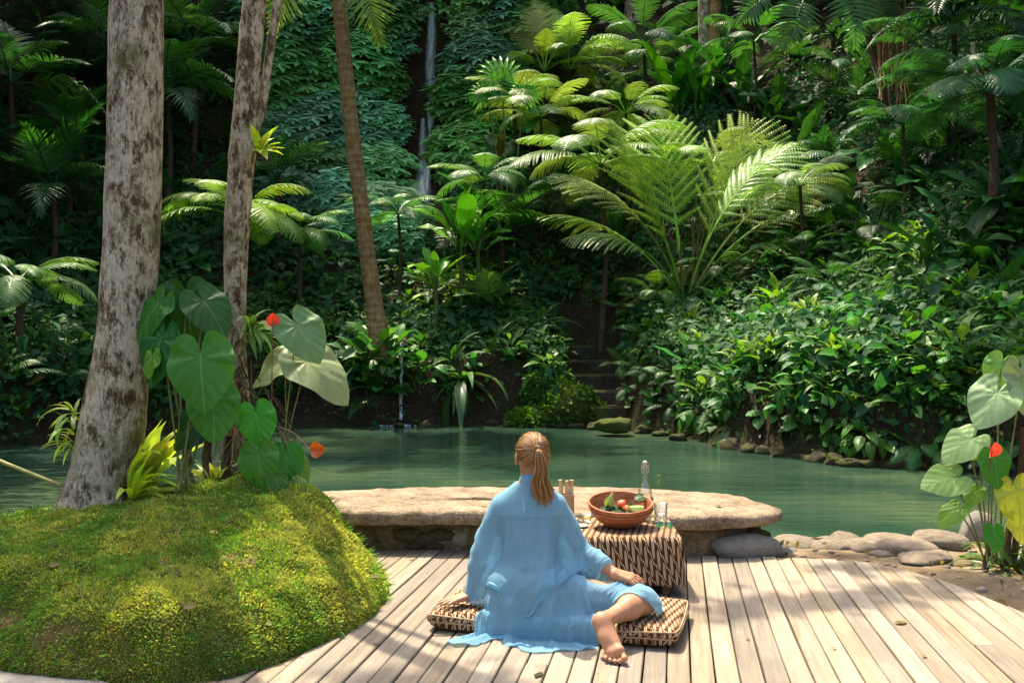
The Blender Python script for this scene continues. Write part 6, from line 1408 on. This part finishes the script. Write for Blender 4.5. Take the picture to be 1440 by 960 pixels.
def table_col(p):
    x0, y0 = p[:, 0]-TC[0], p[:, 1]-TC[1]; c, s = math.cos(-TR), math.sin(-TR)
    q = np.stack([x0*c-y0*s, x0*s+y0*c, p[:, 2]-TH/2], 1); r = .012; hb = V3(TW/2-r, TD/2-r, TH/2-r); a = np.abs(q)-hb
    d = np.linalg.norm(np.maximum(a, 0), axis=1)+np.minimum(a.max(1), 0)-r
    g = np.where((a > 0), a*np.sign(q), 0); ins = (a <= 0).all(1); k = a.argmax(1); gi = np.zeros_like(q); gi[np.arange(len(q)), k] = np.sign(q[np.arange(len(q)), k]); g = np.where(ins[:, None], gi, g); g = unit(g)
    c, s = math.cos(TR), math.sin(TR); return d, np.stack([g[:, 0]*c-g[:, 1]*s, g[:, 0]*s+g[:, 1]*c, g[:, 2]], 1)
ov_ = .225; nx, ny = 84, 88; gx, gy = np.meshgrid(np.linspace(-TW/2-.18, TW/2+.185, nx), np.linspace(-TD/2-ov_, TD/2+.13, ny), indexing='ij')
A = np.stack([TC[0]+gx*math.cos(TR)-gy*math.sin(TR), TC[1]+gx*math.sin(TR)+gy*math.cos(TR), np.full(gx.shape, TH+.004)], -1); A[..., 2] += np.where((np.abs(gx) < TW/2) & (np.abs(gy) < TD/2), 0, fbm(A*9, 2, 3)*.02)
i, j = np.meshgrid(np.arange(nx-1), np.arange(ny-1), indexing='ij'); cut_ = (np.hypot(np.maximum(np.abs(gx)-TW/2, 0), np.maximum(np.abs(gy)-TD/2, 0)) > .195); Fc = np.stack([i*ny+j, (i+1)*ny+j, (i+1)*ny+j+1, i*ny+j+1], -1).reshape(-1, 4).astype(np.int32); Fc = Fc[~cut_.ravel()[Fc].any(1)]
Xc = cloth_sim(A.reshape(-1, 3), Fc, table_col, 170, 9, 1.0, ((np.abs(gx) < TW/2-.012) & (np.abs(gy) < TD/2-.012)).ravel(), .5, .012, .004, .12, .985)
d_, g_ = table_col(Xc); Xc += g_*np.maximum(.003-d_, 0)[:, None]
Fc = Fc[(Xc[Fc][..., 2] > .05).all(1)]; us_ = np.unique(Fc); rm_ = np.zeros(len(Xc), int); rm_[us_] = np.arange(len(us_)); Xc = Xc[us_]; Fc = rm_[Fc].astype(np.int32); gx, gy = gx.ravel()[us_], gy.ravel()[us_]
cl_ = obj('tablecloth', mk('tablecloth', Xc, Fc, M['batik'], True, np.stack([gx, gy], -1).reshape(-1, 2)))
tag(cl_, 'brown and cream batik cloth draped over the low table', 'tablecloth')
sb_ = cl_.modifiers.new('thickness', 'SOLIDIFY'); sb_.thickness = .002; sb_.offset = 1
TT = TH+.006
def onto(px, py):  # point on the table top seen at a pixel
    Y = (1.4-TT)*1400/(py-480); return V3((px-720)/1400*Y, Y, TT)
# bowl
def m_clay():
    t = NT('terracotta_bowl'); co = t.co(); z = t.n('SeparateXYZ', {0: co}, 2); n = t.noise(t.map(co, (1, 1, 6)), 16, 5); st = t.math('SINE', t.math('MULTIPLY', z, 420))
    col = t.ramp(n, [(.3, (.22, .065, .022)), (.55, (.40, .135, .05)), (.75, (.50, .20, .085))])
    return t.out(t.bsdf(col, .55, t.bump(t.math('MULTIPLY_ADD', st, .3, n), .3, .004), Specular_IOR_Level=.35))
M['clay'] = m_clay()
BC = onto(872, 740); BC[2] = TT
bowl = thing('bowl', 'wide terracotta bowl with a ridged rim holding dark leaves and fruit', 'bowl', BC)
m = MB(); m.lathe([(.02, .0), (.085, .0), (.105, .008), (.140, .035), (.170, .068), (.178, .090), (.182, .096), (.180, .102), (.186, .108), (.190, .126), (.188, .134), (.182, .136), (.177, .130), (.172, .100), (.150, .055), (.105, .022), (.02, .016)], BC, 56)
wobj('bowl_body', m.mesh('bowl_body', M['clay']), bowl)
wobj('rim_ring', MB().tube([Vector((BC[0]+.187*math.cos(a), BC[1]+.187*math.sin(a), BC[2]+.1)) for a in np.linspace(0, 2*PI, 49)], .005, 6, False).mesh('rim_ring', M['clay']), bowl)
for a0 in (.12,):
    c = BC+V3(.186*math.cos(a0), .186*math.sin(a0), .135); wobj('handle', MB().tube([c+V3(0, -.012, -.02), c+V3(.004, -.012, .012), c+V3(.004, .004, .026), c+V3(.002, .016, .010), c+V3(0, .016, -.02)], .0042, 6).mesh('handle', M['darkwood']), bowl)
def tinted(name, c, r=.45): return simple(name, c, r, (18, tuple(min(1, v*1.4) for v in c)), .2, 30)
M['papaya'] = tinted('orange_red_fruit', (.72, .12, .05)); M['papaya2'] = tinted('orange_fruit', (.80, .32, .08)); M['lime'] = tinted('pale_green_fruit', (.28, .42, .10)); M['rind'] = tinted('green_rind', (.10, .24, .04)); M['brownfruit'] = tinted('brown_fruit', (.16, .09, .05))
for i in range(44):
    a = i*2.4; r = .02+.085*((i*7) % 10)/10; c = BC+V3(r*math.cos(a), r*math.sin(a), .090+.02*((i*3) % 5)/5)
    t = Vector((math.cos(a+.6), math.sin(a+.6), random.uniform(-.1, .35)))
    o = obj('bowl_leaf', LF['ovate'][i % 3], None, TRS(c-V3(*(t*.05)), basis(t, (random.uniform(-.4, .4), -.3, 1)), .085*random.uniform(.8, 1.2)), jit((.022, .062, .018), .3))
    tag(o, 'dark green leaf lining the terracotta bowl', 'leaf', 'leaves in the bowl')
for i in range(4):
    a = (3.4, 4.2, 5.0, 5.7)[i]; c = BC+V3(.10*math.cos(a), .10*math.sin(a), .068); tag(rock('fruit_slice', c, (.026, .020, .014), 'stone', i, a), '', None); o = bpy.data.objects[-1] if False else None
for o in [q for q in bpy.data.objects if q.name.startswith('fruit_slice')]:
    me = o.data.copy(); me.materials[0] = M['brownfruit']; o.data = me; tag(o, 'dull brownish food piece at the front of the bowl', 'food', 'brown food pieces in the bowl')
def wedge(name, loc, L, R_, col1, col2, rot, label, cat):
    """a fruit wedge: curved rind below, flat cut faces"""
    root = thing(name, label, cat, loc, None, rot); A = []; B_ = []
    for i in range(9):
        u = i/8*2-1; w_ = R_*math.sqrt(max(0, 1-u*u*.96)); A.append([(u*L/2, w_*math.sin(q), -w_*math.cos(q)) for q in np.linspace(-1.1, 1.1, 9)])
    m1 = MB().grid(np.array(A)); obj('rind', m1.mesh('rind', M[col2]), root)
    A = np.array(A); C_ = np.stack([A[:, 0], np.stack([A[:, 0, 0], 0*A[:, 0, 1], 0*A[:, 0, 2]+.001], 1), A[:, -1]], 1); obj('flesh', MB().grid(C_).mesh('flesh', M[col1], False), root)
    return root
m = MB().box((0, 0, 0), (.048, .040, .034), 0, .008)
o = obj('fruit_block', m.mesh('fruit_block', M['papaya'], True), None, TRS(BC+V3(.005, -.005, .125), Euler((.45, -.25, -.5)).to_matrix())); tag(o, 'red orange fruit chunk standing up in the bowl', 'fruit')
o = obj('fruit_block', MB().box((0, 0, 0), (.05, .030, .030), 0, .009).mesh('fruit_block', M['papaya2'], True), None, TRS(BC+V3(.030, -.030, .108), Euler((.2, .1, -.6)).to_matrix())); tag(o, 'orange fruit chunk leaning on the red one in the bowl', 'fruit')
wedge('lime_wedge', BC+V3(.085, -.045, .118), .090, .026, 'lime', 'rind', (.5, -.1, -.25), 'pale green fruit wedge at the right in the bowl', 'fruit')
o = obj('fruit_blossom', LF['heart'][0], None, TRS(BC+V3(-.07, .0, .125), basis((.15, .1, 1), (-.2, -1, .2)), .045), (.34, .40, .13)); tag(o, 'upright pale green leaf tip at the left in the bowl', 'leaf')
o = obj('green_pod', MB().lathe([(.002, .075), (.008, .06), (.012, .04), (.020, .02), (.026, .0), (.018, -.012), (.002, -.016)], (0, 0, 0), 14).mesh('green_pod', M['lime']), None, TRS(BC+V3(-.062, .02, .118), Euler((.1, .25, 0)).to_matrix())); tag(o, 'pale green pointed fruit at the left in the bowl', 'fruit')
o = obj('garnish_leaf', LF['ovate'][2], None, TRS(BC+V3(.045, .05, .10), basis((.8, .3, .35), (0, -.6, 1)), .15), (.03, .10, .025)); tag(o, 'large dark green leaf at the back right of the bowl', 'leaf')
bowl_set = [o for o in bpy.data.objects if o.parent is None and o.name.split('.')[0] in ('bowl_leaf', 'fruit_slice', 'fruit_block', 'lime_wedge', 'fruit_blossom', 'green_pod', 'garnish_leaf')]
bpy.context.view_layer.update(); TB = Matrix.Translation(Vector(BC)+Vector((0, 0, .018))) @ Matrix.Rotation(.20, 4, 'X') @ Matrix.Translation(-Vector(BC))
for o in bowl_set+[bowl]: o.matrix_world = TB @ o.matrix_world
# glass
tg = NT('clear_glass'); fr = tg.math('POWER', tg.n('LayerWeight', {'Blend': .5}, 1), 2.0); M['glass'] = tg.out(tg.n('MixShader', {0: tg.math('MULTIPLY_ADD', fr, .85, .07, True), 1: tg.n('BsdfTransparent', {'Color': (.97, .985, .97, 1)}), 2: tg.n('BsdfGlossy', {'Color': (1, 1, 1, 1), 'Roughness': .03})}))
tg = NT('green_glass'); fr = tg.math('POWER', tg.n('LayerWeight', {'Blend': .5}, 1), 2.0); M['greenglass'] = tg.out(tg.n('MixShader', {0: tg.math('MULTIPLY_ADD', fr, .9, .12, True), 1: tg.n('BsdfTransparent', {'Color': (.16, .62, .47, 1)}), 2: tg.n('BsdfGlossy', {'Color': (.8, 1, .95, 1), 'Roughness': .05})}))
M['steel'] = simple('bright_wire', (.6, .6, .58), .3, spec=.5, Metallic=.9); M['cork'] = simple('pale_stopper', (.62, .55, .42), .5)
q = P(907, 712, 6.0); BT = V3(q.x, q.y, TT)
bottle = thing('glass_bottle', 'tall clear glass bottle with a swing top behind the bowl', 'bottle', BT)
m = MB(); m.lathe([(.0, .004), (.036, .0), (.041, .006), (.042, .02), (.042, .16), (.040, .185), (.030, .215), (.019, .238), (.0165, .26), (.0155, .30), (.0155, .322), (.018, .325), (.018, .336), (.013, .338), (.0115, .30), (.0125, .26), (.026, .215), (.037, .183), (.0385, .15), (.0385, .012), (.0, .010)], BT, 32); wobj('bottle_glass', m.mesh('bottle_glass', M['glass']), bottle)
wobj('stopper', MB().lathe([(.001, .362), (.010, .360), (.014, .352), (.013, .343), (.010, .338), (.010, .325), (.001, .325)], BT, 16).mesh('stopper', M['cork']), bottle)
for sx in (-1, 1): wobj('wire_bail', MB().tube([BT+V3(sx*.017, 0, .285), BT+V3(sx*.024, -.006, .31), BT+V3(sx*.020, -.004, .345), BT+V3(sx*.012, 0, .356)], .0022, 5).mesh('wire_bail', M['steel']), bottle)
wobj('water_fill', MB().lathe([(.0, .012), (.038, .013), (.038, .135), (.0, .136)], BT, 28).mesh('water_fill', M['glass']), bottle)
GL = onto(929, 734); glass = thing('drinking_glass', 'clear drinking glass beside the bottle on the batik cloth', 'glass', GL)
wobj('glass_wall', MB().lathe([(.0, .003), (.033, .0), (.036, .01), (.041, .115), (.0395, .115), (.0335, .012), (.0, .010)], GL, 30).mesh('glass_wall', M['glass']), glass)
wobj('water_fill', MB().lathe([(.0, .011), (.033, .012), (.0355, .055), (.0, .0555)], GL, 28).mesh('water_fill', M['glass']), glass)
# folded green sunglasses-like glass piece
GP = onto(934, 742); sg_ = thing('sunglasses', 'small pair of green tinted glasses lying on the cloth by the drinking glass', 'glasses', GP)
for sx, k in ((-1, 0), (1, 1)):
    c = GP+V3(sx*.028, .0-.012*k, .018); A = [[(c[0]+r*.024*math.cos(a), c[1]-.004*(1-r)-.006*sx*r*math.cos(a), c[2]+r*.017*math.sin(a)+.002) for a in np.linspace(0, 2*PI, 20, endpoint=False)] for r in (.02, .5, 1)]
    wobj('lens', MB().grid(np.array(A), closed=True).mesh('lens', M['greenglass']), sg_)
    wobj('rim', MB().tube([Vector(v) for v in A[2]]+[Vector(A[2][0])], .0022, 6, False).mesh('rim', M['greenglass']), sg_)
    wobj('temple', MB().tube([c+V3(sx*.024, 0, .006), c+V3(sx*.022, .05, .004), c+V3(-sx*.02, .065, -.010)], .0022, 5).mesh('temple', M['greenglass']), sg_)
wobj('bridge', MB().tube([GP+V3(-.006, 0, .024), GP+V3(0, -.006, .027), GP+V3(.006, -.012, .024)], .0022, 5).mesh('bridge', M['greenglass']), sg_)
# bamboo holder with rolled sticks
M['bamboo'] = simple('tan_bamboo', (.36, .20, .085), .55, (10, (.46, .28, .13)), .15, 60); M['palebamboo'] = simple('pale_bamboo', (.60, .44, .24), .55, (16, (.70, .54, .32)), .2, 60)
q = P(797, 724, 6.02); HB = V3(q.x, q.y, TT)
hold = thing('bamboo_holder', 'square tan bamboo holder standing at the back left of the table', 'holder', HB)
for k, (dx, dy, sx, sy) in enumerate(((0, -.039, .086, .008), (0, .039, .086, .008), (-.039, 0, .008, .070), (.039, 0, .008, .070))): wobj('side_panel', MB().box(HB+V3(dx, dy, .080), (sx, sy, .156), 0, .002).mesh('side_panel', M['bamboo'], False), hold)
wobj('bottom_panel', MB().box(HB+V3(0, 0, .004), (.070, .070, .008)).mesh('bottom_panel', M['bamboo'], False), hold)
for i, (dx, dy, lx, hgt, lab) in enumerate(((-.022, -.01, -.030, .245, 'leftmost of the pale rolled sticks in the bamboo holder'), (.006, -.015, -.012, .24, 'middle pale rolled stick in the bamboo holder'), (.024, -.008, .008, .243, 'rightmost of the pale rolled sticks in the bamboo holder'))):
    a = HB+V3(dx, dy, .012); b_ = HB+V3(dx+lx*.6, dy, hgt); m = MB().tube([a, (a+b_)/2, b_], .0125, 10); o = obj('rolled_stick', m.mesh('rolled_stick', M['palebamboo'])); tag(o, lab, 'stick', 'sticks in the bamboo holder')
# small glass dish with a lemon, and a pale saucer by the sleeve
DC = onto(824, 733); dish = thing('glass_dish', 'small clear glass dish left of the bowl', 'dish', DC)
wobj('dish_wall', MB().lathe([(.0, .002), (.024, .0), (.030, .006), (.040, .040), (.0385, .040), (.028, .009), (.0, .006)], DC, 28).mesh('dish_wall', M['glass']), dish)
M['lemon'] = tinted('lemon_yellow', (.75, .55, .05)); wedge('lemon_slice', DC+V3(.004, -.002, .030), .045, .018, 'lemon', 'lemon', (.3, .1, .4), 'yellow lemon wedge in the small glass dish', 'fruit')
M['ceramic'] = simple('grey_ceramic', (.42, .40, .36), .3)
SC = onto(816, 741); sau = thing('saucer', 'small grey saucer beside the blue sleeve at the table edge', 'saucer', SC); wobj('saucer_plate', MB().lathe([(.0, .003), (.03, .0), (.05, .010), (.049, .014), (.03, .006), (.0, .006)], SC, 28).mesh('saucer_plate', M['ceramic']), sau)
SP = onto(822, 738); wobj('spoon', MB().tube([SP+V3(-.04, -.01, .018), SP+V3(.0, .0, .02), SP+V3(.045, .01, .016)], [.007, .003, .003], 6).mesh('spoon', M['steel']), sau)

# ---------------------------------------------------------------- fallen leaves and litter on deck and slab
for i, (px, py, s, rz, lab) in enumerate(((1257, 877, .05, .5, 'small tan leaf lying on the deck planks right of the cushion'), (752, 954, .05, 1.2, 'dark shrivelled leaf at the bottom edge of the deck'), (1055, 900, .016, 2, ''), (1125, 838, .018, 1, ''), (1210, 853, .018, .3, ''), (1170, 912, .016, .6, ''), (1140, 758, .09, .4, 'reddish dry leaf on the edging stones by the slab bench'), (520, 905, .03, .2, ''), (1298, 924, .02, .9, ''), (635, 765, .03, 2.2, ''), (560, 720, .05, .7, ''), (672, 712, .04, .2, ''), (1010, 712, .04, 1.3, ''), (585, 700, .03, 2.9, ''))):
    z = .29 if py < 722 and px < 1100 else (.02 if py == 758 else .004); q = G(px, py, z)
    o = obj('fallen_leaf', LF['flat'][i % 3], None, TRS(q+Vector((0, 0, .004)), basis((math.cos(rz), math.sin(rz), .05), (0, .1, 1)), s*1.8), jit((.20, .12, .05) if i != 1 else (.05, .03, .02), .2)); tag(o, lab or 'tiny dry leaf scrap lying on the sunlit deck or slab', 'leaf', 'fallen leaves')

kk_ = [i for i in RNG.permutation(len(pt)) if nr[i, 2] > .5 and pt[i, 1] < 5.7 and pt[i, 0] > -2.6][:16]
for n_, i in enumerate(kk_):
    o = obj('fallen_leaf', LF['flat'][n_ % 3], None, TRS(Vector(pt[i])+Vector((0, 0, .012)), basis((math.cos(n_*2.1), math.sin(n_*2.1), .1), Vector(nr[i])), random.uniform(.04, .085)), jit(((.24, .14, .05), (.12, .065, .03), (.38, .30, .08))[n_ % 3], .25)); tag(o, 'small dead leaf lying on the mossy mound', 'leaf', 'dead leaves on the moss')
m = MB(); t_ico = bmesh.new(); bmesh.ops.create_icosphere(t_ico, subdivisions=1, radius=1); iv = np.array([v.co[:] for v in t_ico.verts]); fi = [[v.index for v in f.verts] for f in t_ico.faces]; t_ico.free()
for i in range(260):
    u, v = RNG.random(), RNG.random()**1.3; ia, ib = int(u*89), int(v*39); q = a0_path[ib, ia] if False else PATH_PTS[ia, ib]; s = RNG.uniform(.006, .022)*(1 if i % 9 else 1.9)
    m.add(iv*V3(s*RNG.uniform(.8, 1.4), s*RNG.uniform(.8, 1.4), s*.7)+q+V3(*RNG.uniform(-.05, .05, 2), s*.2), fi)
tag(obj('gravel', m.mesh('gravel', M['stone'])), 'loose pebbles and grit scattered over the earth path', kind='stuff')
k2 = [(int(RNG.random()*89), int(RNG.random()**.8*39)) for _ in range(260)]
o = obj('leaf_litter', scatter_blades('leaf_litter', np.array([PATH_PTS[i_, j_] for i_, j_ in k2])+RNG.normal(size=(260, 3))*V3(.05, .05, .002)+V3(0, 0, .008), np.tile(V3(0, 0, 1), (260, 1)), .06, .012, 3.5, M['cover'], .1), None, None, (.22, .14, .06)); tag(o, 'brown leaf litter and twigs on the earth path', kind='stuff')
# ---------------------------------------------------------------- tall trees added to shade the place, crowns gapped for sun patches
S_ = V3(SUN.x, SUN.y, SUN.z)
LIT = [(965, 235, 20.8, 2.0), (1010, 330, 20.8, 1.4), (1110, 265, 21, 1.2), (845, 240, 22, 1.7), (800, 80, 25, 1.6), (715, 120, 24, 1.1), (740, 170, 24, .8), (640, 280, 23.5, 1.3), (610, 365, 22.5, 1.0), (600, 400, 21, 1.2), (680, 410, 21, 1.6), (740, 460, 20.5, 1.2), (620, 500, 20.3, 1.3), (700, 520, 20, .8), (560, 470, 20.3, .9), (955, 90, 25, 1.1), (1000, 450, 18.5, 1.7), (1040, 530, 16.5, 1.7), (1130, 480, 17, 1.5), (1180, 560, 15.5, 1.1), (1100, 400, 18.5, .8), (1290, 400, 17, .7), (930, 440, 19.5, 1.2), (1040, 130, 24, .5), (1120, 190, 23, .7), (1190, 150, 22, .45), (330, 300, 18, 1.5), (410, 300, 18, .7), (50, 410, 16, .8), (130, 470, 15, .5), (440, 420, 19, .8), (420, 500, 18, .6), (500, 430, 20, .8), (60, 60, 20, .6), (255, 60, 18, .7), (1260, 60, 20, .5), (1100, 20, 24, .4), (1300, 130, 18, .5), (1380, 280, 18, .5), (900, 40, 26, .8), (1180, 480, 16.5, .9), (1330, 500, 15.5, .6), (520, 260, 20, 2.0), (490, 120, 20, 1.0),
       (700, 640, 12, 2.2), (1000, 650, 11, 2.6), (1250, 690, 9.5, 2.2), (520, 620, 15, 1.2), (1440, 600, 6.2, 1.0)]
LC = np.array([list(P(a, b, y)) for a, b, y, r in LIT]); LR = np.array([r for *_, r in LIT])
LC = np.concatenate([LC, [[.6, 5.2, .2], [1.6, 6.6, 0], [-.3, 6.8, .2], [2.3, 4.3, 0], [-.9, 5.2, .4]]]); LR = np.concatenate([LR, [1.6, 1.6, 1.5, 1.5, .55]])
r = np.random.default_rng(5); N = 34000
cx = r.uniform(-24, 22, N); cyy = r.uniform(7.5, 46, N); fr_top = 1.4+.343*cyy
cz = np.maximum(np.maximum(hfun(cx, cyy)+4.0, fr_top*1.08+1.8), 9.5)+r.uniform(0, 4.5, N)
cpt = np.stack([cx, cyy, cz], 1); dens = fbm(cpt*.33, 3, 90); ok = (dens > -.045)
fl = r.normal(size=(N, 3))*.0
for c, R_ in zip(LC, LR):
    v = cpt-c; t = v@S_; dd = np.linalg.norm(v-t[:, None]*S_, axis=1); ok &= ~((dd < R_*r.uniform(.9, 1.4, N)) & (t > 0))  # holes left in the added crowns where sun should land
# the open sky over the deck and pool stays open, so does the cliff with the waterfall
proj = cpt-(cpt[:, 2:3]-.0)/S_[2]*S_; ok &= ~((proj[:, 1] < 9.5) & (np.abs(proj[:, 0]) < 6)); ok &= ~((cyy < 15) & (np.abs(cx+1) < 7)); ok &= ~((cyy < 36) & (np.abs(cx+2.6) < 5.5))
cpt = cpt[ok]
near = []                                                          # leaf clumps added high up to shade mound, deck, plants and pool
def shade_clump(p0, p1, n, w_, h0=11.0):
    n = int(n*(2.6 if p0[0] < -1.4 else 3.6))
    p0, p1 = V3(*p0), V3(*p1); t = r.random((n, 1)); b = p0*(1-t)+p1*t+r.normal(size=(n, 3))*V3(w_, w_, .02)
    hgt = h0+r.uniform(-.5, .9, (n, 1)); return b+S_*hgt/S_[2]
g0 = lambda x, y: tuple(G(x, y, 0))
near.append(shade_clump((-3.1, 4.9, .3), (-1.95, 4.85, .4), 420, .24)); near.append(shade_clump((-2.9, 5.5, .4), (-1.9, 5.3, .5), 260, .2)); near.append(shade_clump((-2.4, 4.5, .2), (-1.75, 4.4, .2), 130, .16))
near.append(shade_clump(g0(985, 862), g0(1150, 838), 50, .10)); near.append(shade_clump(g0(1130, 850), g0(1370, 822), 75, .09)); near.append(shade_clump(g0(1150, 800), g0(1290, 795), 22, .05)); near.append(shade_clump(g0(1340, 800), g0(1440, 835), 60, .12)); near.append(shade_clump(g0(1150, 775), g0(1300, 778), 26, .07)); near.append(shade_clump(g0(480, 965), g0(700, 962), 40, .10)); near.append(shade_clump((-2.15, 5.9, 1.2), (-2.1, 5.9, 2.6), 40, .18)); near.append(shade_clump((-1.85, 6.4, 1.2), (-1.7, 6.4, 2.6), 60, .14))
near.append(shade_clump((-8.5, 9.6, -.2), (-4.6, 10.6, -.2), 700, .8, 9)); near.append(shade_clump((-9, 12, -.2), (-5.5, 13, -.2), 500, .8, 9))
near.append(shade_clump((-1.95, 5.5, .8), (-1.55, 5.45, .8), 60, .10))
near = np.concatenate(near)
def crown_mesh(name, pts, size, seed):
    q = np.random.default_rng(seed); n = len(pts); nn_ = unit(q.normal(size=(n, 3))+V3(0, 0, 1.6)); t = unit(np.cross(nn_, q.normal(size=(n, 3)))); s = np.cross(t, nn_); L = (size*q.uniform(.6, 1.35, n))[:, None]
    V = np.stack([pts, pts+t*L*.45+s*L*.30, pts+t*L, pts+t*L*.45-s*L*.30], 1).reshape(-1, 3); return mk(name, V, np.arange(4*n, dtype=np.int32).reshape(n, 4), M['canopy'], False)
wobj('crown', crown_mesh('crown', near, .15, 1), bigtree, (.05, .11, .02), 'stuff')  # clumps added for their shade, parented to the big tree
cen = [(-9, 9, 0), (-15, 17, 0), (-10, 27, 0), (-14, 37, 0), (-4, 36, 0), (4, 33, 0), (11, 36, 0), (12.5, 20, 0), (18, 28, 0), (13, 10, 0)]
cen = np.array(cen, float); own = np.argmin(np.hypot(cpt[:, None, 0]-cen[None, :, 0], cpt[:, None, 1]-cen[None, :, 1]), 1)
lb = ['at the left of the pool', 'beyond the far left palms', 'above the cliff at left', 'on the hill far behind the cliff', 'on the hill above the waterfall', 'on the hill above the tree ferns', 'on the hill behind the upper palm trunk', 'on the right slope', 'high on the right slope', 'right of the path']
for k in range(len(cen)):
    p = cpt[own == k]; x, y = cen[k][:2]; z0 = hz(x, y); zc = p[:, 2].mean() if len(p) else z0+12
    t_ = tree_at('added_shade_tree', 'tall dark tree added for shade '+lb[k], 'tree', [(Vector((x, y, z0-.5)), .32), (Vector((x+.2, y, (z0+zc)/2)), .26), (Vector((x-.1, y+.1, zc)), .16), (Vector((x, y, zc+2)), .08)], M['bark_thin'], 'trees added to shade the pool', n=14, amp=.08, sub=4, seed=k)
    if len(p): wobj('crown', crown_mesh('crown', p, .62, k+10), t_, jit((.04, .09, .02)), 'stuff')
